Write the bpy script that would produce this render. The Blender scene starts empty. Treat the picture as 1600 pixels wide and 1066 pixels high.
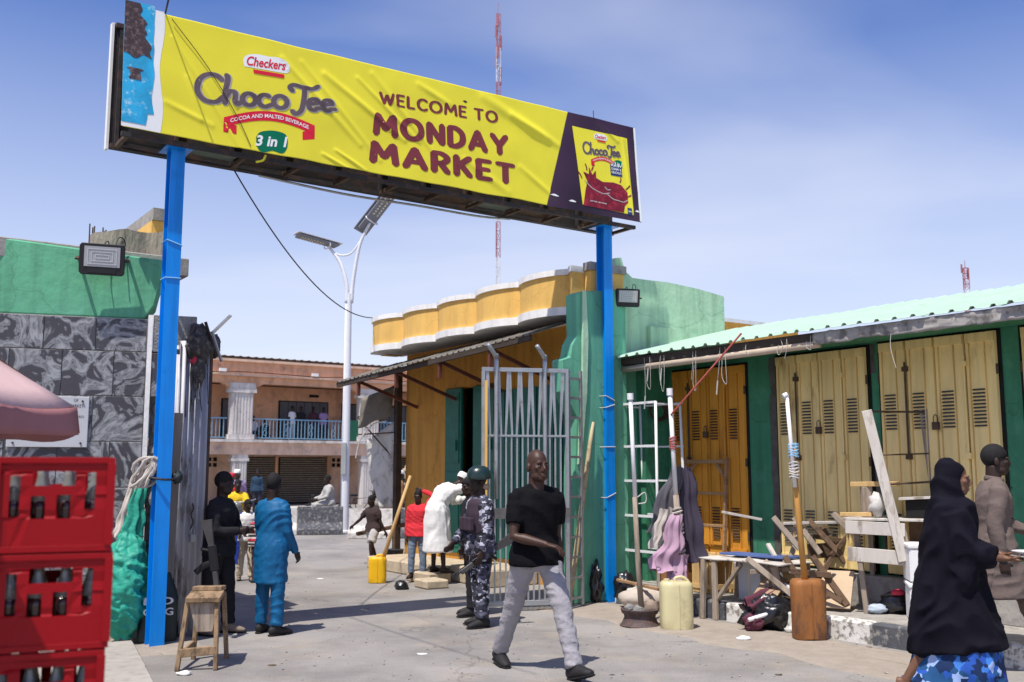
import bpy, bmesh, math, random
from mathutils import Vector, Matrix, Euler, noise
R_ = math.radians
random.seed(7)
SC = bpy.context.scene
COL = SC.collection

# ---------------------------------------------------------------- camera
F_PX, PITCH, EYE = 1555.0, math.atan(200 / 1555), 1.65
cam_d = bpy.data.cameras.new('camera')
cam_d.sensor_width = 36.0
cam_d.lens = 36.0 * F_PX / 1600
cam_d.clip_start, cam_d.clip_end = 0.05, 3000
cam_d.dof.use_dof = True
cam_d.dof.focus_distance = 9.5
cam_d.dof.aperture_fstop = 2.8
cam = bpy.data.objects.new('camera', cam_d)
COL.objects.link(cam)
cam.location = (0, 0, EYE)
cam.rotation_euler = (math.pi / 2 + PITCH, 0, 0)
SC.camera = cam

# ---------------------------------------------------------------- light
TH = R_(35)                                   # heading of the gate: local x runs along the billboard, local y into the market
GX, GY = Vector((math.cos(TH), math.sin(TH), 0)), Vector((-math.sin(TH), math.cos(TH), 0))
GO = Vector((1.21, 12.81, 0))                 # foot of the far gate post
SUN_T = GX * 0.42 + GY * 0.19                 # shadow thrown by one metre of height
sun_dir = Vector((-SUN_T.x, -SUN_T.y, 1)).normalized()
SUN_EL = math.asin(sun_dir.z)
SUN_AZ = math.atan2(sun_dir.x, sun_dir.y)
sl = bpy.data.lights.new('sun', 'SUN')
sl.energy, sl.angle, sl.color = 4.1, R_(0.53), (1.0, 0.945, 0.865)
so = bpy.data.objects.new('sun', sl)
COL.objects.link(so)
so.rotation_euler = sun_dir.to_track_quat('Z', 'Y').to_euler()
so.location = (0, 0, 30)

world = bpy.data.worlds.new('World')
SC.world = world
world.use_nodes = True
wn, wl = world.node_tree.nodes, world.node_tree.links
wn.clear()
w_out = wn.new('ShaderNodeOutputWorld')
w_bg = wn.new('ShaderNodeBackground')
w_bg.inputs['Strength'].default_value = 0.125
sky = wn.new('ShaderNodeTexSky')
sky.sky_type = 'NISHITA'
sky.sun_disc = False
sky.sun_elevation, sky.sun_rotation = SUN_EL, SUN_AZ
sky.altitude, sky.air_density, sky.dust_density, sky.ozone_density = 300, 1.0, 1.6, 3.0
hs = wn.new('ShaderNodeHueSaturation')
hs.inputs['Hue'].default_value = 0.517
hs.inputs['Saturation'].default_value = 1.36
hs.inputs['Value'].default_value = 1.0
wl.new(sky.outputs[0], hs.inputs['Color'])
# thin high cloud, spread over the whole dome
tc = wn.new('ShaderNodeTexCoord')
sep = wn.new('ShaderNodeSeparateXYZ')
wl.new(tc.outputs['Generated'], sep.inputs[0])
zz = wn.new('ShaderNodeMath'); zz.operation = 'ADD'; zz.inputs[1].default_value = 0.12
wl.new(sep.outputs['Z'], zz.inputs[0])
dv = []
for ax in ('X', 'Y'):
    m = wn.new('ShaderNodeMath'); m.operation = 'DIVIDE'
    wl.new(sep.outputs[ax], m.inputs[0]); wl.new(zz.outputs[0], m.inputs[1]); dv.append(m)
cmb = wn.new('ShaderNodeCombineXYZ')
wl.new(dv[0].outputs[0], cmb.inputs[0]); wl.new(dv[1].outputs[0], cmb.inputs[1])
mp = wn.new('ShaderNodeMapping'); mp.inputs['Rotation'].default_value = (0, 0, R_(20)); mp.inputs['Scale'].default_value = (0.42, 0.75, 1)
mp.inputs['Location'].default_value = (3.1, 1.4, 0)
wl.new(cmb.outputs[0], mp.inputs[0])
cn = wn.new('ShaderNodeTexNoise'); cn.inputs['Scale'].default_value = 1.3; cn.inputs['Detail'].default_value = 5
cn.inputs['Roughness'].default_value = 0.42; cn.inputs['Distortion'].default_value = 0.35
wl.new(mp.outputs[0], cn.inputs['Vector'])
cr = wn.new('ShaderNodeMapRange'); cr.inputs[1].default_value = 0.48; cr.inputs[2].default_value = 0.84; cr.inputs[4].default_value = 0.72
wl.new(cn.outputs[0], cr.inputs[0])
cm = wn.new('ShaderNodeMix'); cm.data_type = 'RGBA'
cm.inputs[7].default_value = (5.4, 5.6, 6.4, 1)
# haze that pales the sky all round the horizon
hz = wn.new('ShaderNodeMapRange'); hz.inputs[1].default_value = 0.02; hz.inputs[2].default_value = 0.46; hz.inputs[3].default_value = 1.0; hz.inputs[4].default_value = 0.0
wl.new(sep.outputs['Z'], hz.inputs[0])
hp_ = wn.new('ShaderNodeMath'); hp_.operation = 'POWER'; hp_.inputs[1].default_value = 1.05; wl.new(hz.outputs[0], hp_.inputs[0])
hm = wn.new('ShaderNodeMath'); hm.operation = 'MULTIPLY'; hm.inputs[1].default_value = 0.92; wl.new(hp_.outputs[0], hm.inputs[0])
hx = wn.new('ShaderNodeMix'); hx.data_type = 'RGBA'; hx.inputs[7].default_value = (5.6, 5.9, 6.9, 1)
wl.new(hm.outputs[0], hx.inputs[0]); wl.new(hs.outputs[0], hx.inputs[6])
wl.new(cr.outputs[0], cm.inputs[0]); wl.new(hx.outputs[2], cm.inputs[6])
wl.new(cm.outputs[2], w_bg.inputs['Color'])
wl.new(w_bg.outputs[0], w_out.inputs[0])

SC.view_settings.view_transform = 'Standard'
SC.view_settings.look = 'None'
SC.view_settings.gamma = 1.0
SC.view_settings.exposure = 0.36
SC.view_settings.use_curve_mapping = False
SC.render.engine = 'CYCLES'
SC.cycles.use_denoising = True
SC.cycles.max_bounces = 6
SC.cycles.transparent_max_bounces = 6

# ---------------------------------------------------------------- survey helpers
CP, SP = math.cos(PITCH), math.sin(PITCH)
def ray(u, v):
    up = 533 - v
    return Vector((u - 800, F_PX * CP - up * SP, F_PX * SP + up * CP))
def at(u, v, Y):
    r = ray(u, v); t = Y / r.y
    return Vector((r.x * t, Y, EYE + r.z * t))
def gnd(u, v, z=0.0):
    r = ray(u, v); t = (z - EYE) / r.z
    return Vector((r.x * t, r.y * t, z))
def G(x, y, z=0.0):
    return GO + GX * x + GY * y + Vector((0, 0, z))

# ---------------------------------------------------------------- materials
def lin(c):
    return tuple((x / 12.92 if x <= .04045 else ((x + .055) / 1.055) ** 2.4) for x in c)
def hexc(h):
    return lin(tuple(int(h[i:i + 2], 16) / 255 for i in (0, 2, 4)))
MATS = {}
def mat(name, col, rough=0.8, var=0.12, scale=3.0, bump=0.15, bscale=30.0, metal=0.0, col2=None, cut=(0.45, 0.62),
        spec=0.35, stretch=None, detail=6, bdist=0.01, sub=0.0):
    if name in MATS: return MATS[name]
    if isinstance(col, str): col = hexc(col)
    if isinstance(col2, str): col2 = hexc(col2)
    m = bpy.data.materials.new(name); m.use_nodes = True
    n, l = m.node_tree.nodes, m.node_tree.links
    b = n['Principled BSDF']
    b.inputs['Roughness'].default_value = rough
    b.inputs['Metallic'].default_value = metal
    b.inputs['Specular IOR Level'].default_value = spec
    tcn = n.new('ShaderNodeTexCoord'); oi = n.new('ShaderNodeObjectInfo')
    ad = n.new('ShaderNodeVectorMath'); ad.operation = 'MULTIPLY_ADD'
    ad.inputs[1].default_value = (17, 23, 31)
    l.new(oi.outputs['Random'], ad.inputs[0]); l.new(tcn.outputs['Object'], ad.inputs[2])
    vec = ad.outputs[0]
    if stretch:
        mpn = n.new('ShaderNodeMapping'); mpn.inputs['Scale'].default_value = stretch
        l.new(vec, mpn.inputs[0]); vec = mpn.outputs[0]
    nz = n.new('ShaderNodeTexNoise'); nz.inputs['Scale'].default_value = scale; nz.inputs['Detail'].default_value = detail
    nz.inputs['Roughness'].default_value = 0.62
    l.new(vec, nz.inputs['Vector'])
    mx = n.new('ShaderNodeMix'); mx.data_type = 'RGBA'
    mx.inputs[6].default_value = tuple(c * (1 - var) for c in col) + (1,)
    mx.inputs[7].default_value = tuple(min(1, c * (1 + var)) for c in col) + (1,)
    mr = n.new('ShaderNodeMapRange'); mr.inputs[1].default_value = 0.3; mr.inputs[2].default_value = 0.7
    l.new(nz.outputs[0], mr.inputs[0]); l.new(mr.outputs[0], mx.inputs[0])
    out = mx.outputs[2]
    if col2 is not None:
        nz2 = n.new('ShaderNodeTexNoise'); nz2.inputs['Scale'].default_value = scale * 1.7; nz2.inputs['Detail'].default_value = 8
        nz2.inputs['Roughness'].default_value = 0.68
        sh = n.new('ShaderNodeVectorMath'); sh.operation = 'ADD'; sh.inputs[1].default_value = (5.3, 2.1, 9.7)
        l.new(vec, sh.inputs[0]); l.new(sh.outputs[0], nz2.inputs['Vector'])
        mr2 = n.new('ShaderNodeMapRange'); mr2.inputs[1].default_value = cut[0]; mr2.inputs[2].default_value = cut[1]
        l.new(nz2.outputs[0], mr2.inputs[0])
        mx2 = n.new('ShaderNodeMix'); mx2.data_type = 'RGBA'; mx2.inputs[7].default_value = tuple(col2) + (1,)
        l.new(mr2.outputs[0], mx2.inputs[0]); l.new(out, mx2.inputs[6]); out = mx2.outputs[2]
    l.new(out, b.inputs['Base Color'])
    if bump:
        nb = n.new('ShaderNodeTexNoise'); nb.inputs['Scale'].default_value = bscale; nb.inputs['Detail'].default_value = 4
        l.new(vec, nb.inputs['Vector'])
        bp = n.new('ShaderNodeBump'); bp.inputs['Strength'].default_value = bump; bp.inputs['Distance'].default_value = bdist
        l.new(nb.outputs[0], bp.inputs['Height']); l.new(bp.outputs[0], b.inputs['Normal'])
    if sub:
        b.inputs['Subsurface Weight'].default_value = sub
        b.inputs['Subsurface Radius'].default_value = (.02, .008, .004)
    MATS[name] = m
    return m
def weather(m, lo=.72, crack=.75, streak=(7, 7, .7)):
    """rain streaks, grime and hairline cracks with shapes of their own."""
    n, l = m.node_tree.nodes, m.node_tree.links; b = n['Principled BSDF']; src = b.inputs['Base Color'].links[0].from_socket
    tcn = n.new('ShaderNodeTexCoord'); mp_ = n.new('ShaderNodeMapping'); mp_.inputs['Scale'].default_value = streak; l.new(tcn.outputs['Object'], mp_.inputs[0])
    a = n.new('ShaderNodeTexNoise'); a.inputs['Scale'].default_value = 1.0; a.inputs['Detail'].default_value = 6; a.inputs['Roughness'].default_value = .65; l.new(mp_.outputs[0], a.inputs['Vector'])
    r = n.new('ShaderNodeMapRange'); r.inputs[1].default_value = .34; r.inputs[2].default_value = .56; r.inputs[3].default_value = lo; r.inputs[4].default_value = 1.04; l.new(a.outputs[0], r.inputs[0])
    x = n.new('ShaderNodeMix'); x.data_type = 'RGBA'; x.blend_type = 'MULTIPLY'; x.inputs[0].default_value = 1; l.new(src, x.inputs[6]); l.new(r.outputs[0], x.inputs[7])
    w = n.new('ShaderNodeTexNoise'); w.inputs['Scale'].default_value = 3; w.inputs['Detail'].default_value = 5; l.new(tcn.outputs['Object'], w.inputs['Vector'])
    v = n.new('ShaderNodeVectorMath'); v.operation = 'MULTIPLY_ADD'; v.inputs[1].default_value = (.5, .5, .5); l.new(w.outputs[1], v.inputs[0]); l.new(tcn.outputs['Object'], v.inputs[2])
    vo = n.new('ShaderNodeTexVoronoi'); vo.feature = 'DISTANCE_TO_EDGE'; vo.inputs['Scale'].default_value = .8; l.new(v.outputs[0], vo.inputs['Vector'])
    c = n.new('ShaderNodeMapRange'); c.inputs[1].default_value = 0; c.inputs[2].default_value = .010; c.inputs[3].default_value = crack; c.inputs[4].default_value = 1; l.new(vo.outputs['Distance'], c.inputs[0])
    y = n.new('ShaderNodeMix'); y.data_type = 'RGBA'; y.blend_type = 'MULTIPLY'; y.inputs[0].default_value = 1; l.new(x.outputs[2], y.inputs[6]); l.new(c.outputs[0], y.inputs[7])
    l.new(y.outputs[2], b.inputs['Base Color']); return m
def nodes_of(m):
    return m.node_tree.nodes, m.node_tree.links, m.node_tree.nodes['Principled BSDF']

# ---------------------------------------------------------------- mesh builder
class MB:
    def __init__(s): s.v, s.f = [], []
    def add(s, vs, fs):
        o = len(s.v); s.v += [Vector(p) for p in vs]; s.f += [tuple(i + o for i in f) for f in fs]; return s
    def box(s, x0, x1, y0, y1, z0, z1, rot=None, piv=None):
        vs = [Vector((x, y, z)) for z in (z0, z1) for y in (y0, y1) for x in (x0, x1)]
        if rot:
            p = Vector(piv) if piv else Vector(((x0 + x1) / 2, (y0 + y1) / 2, (z0 + z1) / 2))
            M = Euler(rot).to_matrix(); vs = [M @ (q - p) + p for q in vs]
        return s.add(vs, [(0, 2, 3, 1), (4, 5, 7, 6), (0, 1, 5, 4), (2, 6, 7, 3), (0, 4, 6, 2), (1, 3, 7, 5)])
    def beam(s, p, q, w, h, up=(0, 0, 1), taper=1.0):
        p, q = Vector(p), Vector(q); d = (q - p).normalized(); up = Vector(up)
        if abs(d.dot(up)) > .97: up = Vector((1, 0, 0)) if abs(d.x) < .9 else Vector((0, 1, 0))
        sd = d.cross(up).normalized(); u2 = sd.cross(d)
        vs = []
        for c, k in ((p, 1), (q, taper)):
            for a, b in ((-1, -1), (1, -1), (1, 1), (-1, 1)):
                vs.append(c + sd * a * w / 2 * k + u2 * b * h / 2 * k)
        return s.add(vs, [(0, 3, 2, 1), (4, 5, 6, 7), (0, 1, 5, 4), (1, 2, 6, 5), (2, 3, 7, 6), (3, 0, 4, 7)])
    def tube(s, pts, rad, n=8, side=None, cap=True):
        pts = [Vector(p) for p in pts]; m = len(pts)
        rr = rad if isinstance(rad, (list, tuple)) else [rad] * m
        vs, fs = [], []; prev = Vector(side) if side is not None else None
        for i, p in enumerate(pts):
            d = (pts[min(i + 1, m - 1)] - pts[max(i - 1, 0)])
            d = d.normalized() if d.length > 1e-9 else Vector((0, 0, 1))
            if prev is None:
                prev = Vector((1, 0, 0)) if abs(d.x) < .8 else Vector((0, 1, 0))
            sd = prev - d * prev.dot(d)
            if sd.length < 1e-6: sd = d.orthogonal()
            sd.normalize(); prev = sd; o = d.cross(sd)
            r = rr[i]; rx, ry = r if isinstance(r, (list, tuple)) else (r, r)
            for k in range(n):
                a = 2 * math.pi * k / n
                vs.append(p + sd * math.cos(a) * rx + o * math.sin(a) * ry)
        for i in range(m - 1):
            for k in range(n):
                a, b = i * n + k, i * n + (k + 1) % n
                fs.append((a, b, b + n, a + n))
        if cap:
            fs.append(tuple(range(n - 1, -1, -1))); fs.append(tuple(range((m - 1) * n, m * n)))
        return s.add(vs, fs)
    def ball(s, c, r, n=10, m=7, M=None):
        c = Vector(c); r = r if isinstance(r, (list, tuple)) else (r, r, r)
        vs, fs = [], []
        def P(x, y, z):
            q = Vector((x * r[0], y * r[1], z * r[2]))
            return c + (M @ q if M else q)
        vs.append(P(0, 0, -1))
        for j in range(1, m):
            t = -math.pi / 2 + math.pi * j / m
            for k in range(n):
                a = 2 * math.pi * k / n
                vs.append(P(math.cos(t) * math.cos(a), math.cos(t) * math.sin(a), math.sin(t)))
        vs.append(P(0, 0, 1)); top = len(vs) - 1
        for k in range(n): fs.append((0, 1 + (k + 1) % n, 1 + k))
        for j in range(m - 2):
            for k in range(n):
                a, b = 1 + j * n + k, 1 + j * n + (k + 1) % n
                fs.append((a, b, b + n, a + n))
        for k in range(n): fs.append((top, top - n + k, top - n + (k + 1) % n))
        return s.add(vs, fs)
    def prism(s, poly, d, axis='z', o=0.0):
        """poly: 2-D outline (counter-clockwise) extruded from o to o+d along axis."""
        n = len(poly); vs = []
        for h in (o, o + d):
            for a, b in poly:
                vs.append({'z': (a, b, h), 'y': (a, h, b), 'x': (h, a, b)}[axis])
        fs = [tuple(range(n - 1, -1, -1)), tuple(range(n, 2 * n))]
        for k in range(n): fs.append((k, (k + 1) % n, n + (k + 1) % n, n + k))
        return s.add(vs, fs)
    def lathe(s, prof, c=(0, 0, 0), n=16):
        c = Vector(c); vs, fs = [], []
        for r, z in prof:
            for k in range(n):
                a = 2 * math.pi * k / n
                vs.append(c + Vector((r * math.cos(a), r * math.sin(a), z)))
        for i in range(len(prof) - 1):
            for k in range(n):
                a, b = i * n + k, i * n + (k + 1) % n
                fs.append((a, b, b + n, a + n))
        fs.append(tuple(range(n - 1, -1, -1))); fs.append(tuple(range((len(prof) - 1) * n, len(prof) * n)))
        return s.add(vs, fs)
    def grid(s, fn, nu, nv):
        vs = [fn(i / nu, j / nv) for j in range(nv + 1) for i in range(nu + 1)]
        fs = [(j * (nu + 1) + i, j * (nu + 1) + i + 1, (j + 1) * (nu + 1) + i + 1, (j + 1) * (nu + 1) + i) for j in range(nv) for i in range(nu)]
        return s.add(vs, fs)
    def shift(s, d):
        d = Vector(d); s.v = [p + d for p in s.v]; return s
    def turn(s, rz, c=(0, 0, 0)):
        M = Matrix.Rotation(rz, 3, 'Z'); c = Vector(c); s.v = [M @ (p - c) + c for p in s.v]; return s
    def mesh(s, name):
        me = bpy.data.meshes.new(name); me.from_pydata([tuple(p) for p in s.v], [], s.f)
        bm = bmesh.new(); bm.from_mesh(me); bmesh.ops.recalc_face_normals(bm, faces=bm.faces); bm.to_mesh(me); bm.free()
        return me
    def build(s, name, m, parent=None, smooth=False, bevel=0.0, solid=0.0, thick_off=0.0):
        me = s.mesh(name)
        return obj(name, me, m, parent, smooth, bevel, solid, thick_off)
def obj(name, me, m, parent=None, smooth=False, bevel=0.0, solid=0.0, thick_off=0.0):
    if m is not None: me.materials.append(m)
    if smooth:
        me.polygons.foreach_set('use_smooth', [True] * len(me.polygons))
        if smooth == 'auto': me.set_sharp_from_angle(angle=R_(40))
    o = bpy.data.objects.new(name, me); COL.objects.link(o)
    if solid:
        md = o.modifiers.new('thickness', 'SOLIDIFY'); md.thickness = solid; md.offset = thick_off
    if bevel:
        md = o.modifiers.new('edge', 'BEVEL'); md.width = bevel; md.segments = 1; md.limit_method = 'ANGLE'
    if parent is not None: o.parent = parent
    return o
def tag(o, label=None, cat=None, group=None, kind=None):
    if label: o['label'] = label
    if cat: o['category'] = cat
    if group: o['group'] = group
    if kind: o['kind'] = kind
    return o
def thing(name, label, cat, loc=(0, 0, 0), rz=0.0, group=None):
    o = bpy.data.objects.new(name, None); COL.objects.link(o)
    o.empty_display_size = 0.1
    o.location = loc; o.rotation_euler = (0, 0, rz)
    return tag(o, label, cat, group)
def gthing(name, label, cat, x=0, y=0, z=0, rz=0.0, group=None):
    return thing(name, label, cat, G(x, y, z), TH + rz, group)
def share(src, parent, loc=None, rot=None, scale=None, name=None):
    c = src.copy(); COL.objects.link(c); c.parent = parent
    if loc is not None: c.location = loc
    if rot is not None: c.rotation_euler = rot
    if scale is not None: c.scale = scale
    return c
def spline(pts, n=6):
    """Catmull-Rom through points."""
    P = [Vector(p) for p in pts]; P = [P[0] * 2 - P[1]] + P + [P[-1] * 2 - P[-2]]
    out = []
    for i in range(1, len(P) - 2):
        for k in range(n):
            t = k / n; a, b, c, d = P[i - 1], P[i], P[i + 1], P[i + 2]
            out.append(.5 * ((2 * b) + (c - a) * t + (2 * a - 5 * b + 4 * c - d) * t * t + (3 * b - a - 3 * c + d) * t ** 3))
    out.append(P[-2]); return out
def rnd(a, b): return random.uniform(a, b)
def n1(x, y, z=0.0): return noise.noise(Vector((x, y, z)))
# ================================================================ GROUND
m_ground = mat('sandy_asphalt', (0.285, 0.268, 0.250), 0.92, 0.10, 0.9, 0.6, 60, col2=(0.34, 0.295, 0.245), cut=(0.52, 0.70), bdist=0.008)
def detail_ground(m):
    n, l, b = nodes_of(m)
    src = b.inputs['Base Color'].links[0].from_socket
    tcn = n.new('ShaderNodeTexCoord')
    g = n.new('ShaderNodeTexNoise'); g.inputs['Scale'].default_value = 55; g.inputs['Detail'].default_value = 5; g.inputs['Roughness'].default_value = .75
    l.new(tcn.outputs['Object'], g.inputs['Vector'])
    gr = n.new('ShaderNodeMapRange'); gr.inputs[1].default_value = .3; gr.inputs[2].default_value = .7; gr.inputs[3].default_value = .80; gr.inputs[4].default_value = 1.14
    l.new(g.outputs[0], gr.inputs[0])
    m1 = n.new('ShaderNodeMix'); m1.data_type = 'RGBA'; m1.blend_type = 'MULTIPLY'; m1.inputs[0].default_value = 1
    l.new(src, m1.inputs[6]); l.new(gr.outputs[0], m1.inputs[7])
    # hairline cracks
    wv = n.new('ShaderNodeTexNoise'); wv.inputs['Scale'].default_value = 1.6; wv.inputs['Detail'].default_value = 5
    l.new(tcn.outputs['Object'], wv.inputs['Vector'])
    mv = n.new('ShaderNodeVectorMath'); mv.operation = 'MULTIPLY_ADD'; mv.inputs[1].default_value = (.9, .9, .9)
    l.new(wv.outputs[1], mv.inputs[0]); l.new(tcn.outputs['Object'], mv.inputs[2])
    vo = n.new('ShaderNodeTexVoronoi'); vo.feature = 'DISTANCE_TO_EDGE'; vo.inputs['Scale'].default_value = .27
    l.new(mv.outputs[0], vo.inputs['Vector'])
    cr_ = n.new('ShaderNodeMapRange'); cr_.inputs[1].default_value = 0.0; cr_.inputs[2].default_value = .0045; cr_.inputs[3].default_value = .70; cr_.inputs[4].default_value = 1
    l.new(vo.outputs['Distance'], cr_.inputs[0])
    m2 = n.new('ShaderNodeMix'); m2.data_type = 'RGBA'; m2.blend_type = 'MULTIPLY'; m2.inputs[0].default_value = 1
    l.new(m1.outputs[2], m2.inputs[6]); l.new(cr_.outputs[0], m2.inputs[7])
    # oil and dust stains
    st = n.new('ShaderNodeTexNoise'); st.inputs['Scale'].default_value = .55; st.inputs['Detail'].default_value = 7; st.inputs['Roughness'].default_value = .7
    l.new(tcn.outputs['Object'], st.inputs['Vector'])
    sr = n.new('ShaderNodeMapRange'); sr.inputs[1].default_value = .36; sr.inputs[2].default_value = .56; sr.inputs[3].default_value = .70; sr.inputs[4].default_value = 1.03
    l.new(st.outputs[0], sr.inputs[0])
    m3 = n.new('ShaderNodeMix'); m3.data_type = 'RGBA'; m3.blend_type = 'MULTIPLY'; m3.inputs[0].default_value = 1
    l.new(m2.outputs[2], m3.inputs[6]); l.new(sr.outputs[0], m3.inputs[7])
    l.new(m3.outputs[2], b.inputs['Base Color'])
detail_ground(m_ground)
g = MB()
xs = [-1500, -60, -20, 20, 60, 1500]; ys = [-300, -20, 20, 60, 150, 1800]
for i in range(5):
    for j in range(5):
        g.add([(xs[i], ys[j], 0), (xs[i + 1], ys[j], 0), (xs[i + 1], ys[j + 1], 0), (xs[i], ys[j + 1], 0)], [(0, 1, 2, 3)])
tag(g.build('ground', m_ground), kind='structure')

m_sand = mat('dusty_sand', (0.32, 0.275, 0.228), 0.95, 0.14, 6, 0.7, 45, col2=(0.33, 0.28, 0.23), cut=(.5, .7), bdist=.015)
def sand_drift(x0, x1, y0, y1, hmax, seed):
    mb = MB()
    def fn(u, v):
        x, y = x0 + (x1 - x0) * u, y0 + (y1 - y0) * v
        e = min(u, 1 - u, v, 1 - v) * 6
        h = hmax * min(1, e) * (.35 + .65 * (n1(x * 2.1 + seed, y * 2.1) * .5 + .5)) - .02
        return Vector((x + .22 * n1(x * 1.3, y * 1.3, seed) * (1 if u < .5 else .2) + .16 * n1(x * 4, y * 4, seed) * (1 if u < .5 else .2), y + .12 * n1(x * 3, y * 3, seed + 5), max(h, -.02)))
    mb.grid(fn, 44, 16); return mb
o = sand_drift(-1.3, .06, -5.6, .7, .045, 3).build('sand', m_sand, smooth=True); o.location = G(0, 0); o.rotation_euler.z = TH
tag(o, 'pale sand drifted along the foot of the kerb', 'sand', kind='stuff')
o = sand_drift(-6.3, -5.0, -.7, 1.2, .05, 8).build('sand', m_sand, smooth=True); o.location = G(0, 0); o.rotation_euler.z = TH
tag(o, 'sand heaped round the foot of the near blue gate post', 'sand', kind='stuff')

# ================================================================ KERB AND PAVEMENT BY THE STALLS
m_kw = mat('kerb_worn_white', (0.70, 0.68, 0.64), 0.85, 0.08, 8, .5, 30, col2=(0.25, 0.23, 0.20), cut=(.49, .57))
m_kb = mat('kerb_worn_black', (0.085, 0.088, 0.10), 0.85, 0.2, 8, .5, 30, col2=(0.27, 0.26, 0.24), cut=(.52, .62))
m_conc = mat('grey_concrete', (0.34, 0.32, 0.29), 0.9, 0.15, 4, .5, 25, col2=(0.24, 0.22, 0.20), cut=(.5, .65))
kerb = bpy.data.objects.new('kerb', None); COL.objects.link(kerb); kerb.location = G(0, 0); kerb.rotation_euler.z = TH
tag(kerb, kind='structure')
edges = [-.1, -1.02, -1.95, -2.88, -3.8, -4.85, -5.8, -6.8]
for i in range(len(edges) - 1):
    a0, a1 = edges[i], edges[i + 1]
    mb = MB().box(0, .16, a1 + .012, a0 - .012, -.05, .205 + rnd(-.012, .012), rot=(0, rnd(-.03, .03), rnd(-.012, .012)))
    mb.build('kerb_block', [m_kw, m_kb, m_kw, m_kw, m_kb, m_kw, m_kb][i], kerb, bevel=.018)
pv = MB().box(.165, 1.35, -7, .25, -.05, .19)
o = pv.build('pavement', m_conc, bevel=.01); o.location = G(0, 0); o.rotation_euler.z = TH; tag(o, kind='structure')

# ================================================================ RIGHT-HAND SHOP ROW
m_green = mat('painted_green_plaster', (0.045, 0.21, 0.115), 0.75, .12, 2.2, .35, 14, col2=(0.07, 0.27, 0.16), cut=(.5, .7))
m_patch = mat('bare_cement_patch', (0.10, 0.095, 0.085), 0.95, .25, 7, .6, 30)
m_cream = mat('cream_door_paint', (0.88, 0.67, 0.29), 0.5, .09, 1.4, .35, 7, col2=(0.36, 0.23, 0.09), cut=(.60, .74), stretch=(1, 1, .35))
m_orange = mat('orange_door_paint', (0.66, 0.29, 0.035), 0.5, .10, 1.4, .35, 7, col2=(0.38, 0.14, 0.02), cut=(.60, .74), stretch=(1, 1, .35))
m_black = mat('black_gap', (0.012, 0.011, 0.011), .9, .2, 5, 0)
m_iron = mat('rusty_iron', (0.10, 0.065, 0.045), .75, .3, 9, .3, 40, metal=.3)
m_roof = mat('mint_roof_sheet', (0.45, 0.61, 0.48), .6, .06, 2, .04, 30, col2=(0.40, 0.50, 0.40), cut=(.55, .75), spec=.2)
m_wood_d = mat('dark_roof_timber', (0.06, 0.045, 0.035), .9, .3, 6, .3, 40, stretch=(1, .3, 1))
m_pipe = mat('beige_pipe', (0.52, 0.42, 0.32), .6, .1, 4, .1)
row = gthing('shop_row', 'long low shop row with green walls, mint roof and metal folding doors', 'building')
WB = 1.2
w = MB(); w.box(WB, WB + .18, -7.4, 1.6, .18, 3.08).box(WB + .19, 3.4, -7.4, -7.2, .18, 3.1).box(3.2, 3.4, -7.19, 1.6, .18, 3.2)
w.build('wall', m_green, row)
w = MB().box(1.0, WB - .002, -7.4, .28, .185, .52); w.build('plinth', m_conc, row, bevel=.012)
w = MB().box(.78, WB, .12, .28, .185, 3.05); w.build('side_wall', m_green, row)
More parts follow.
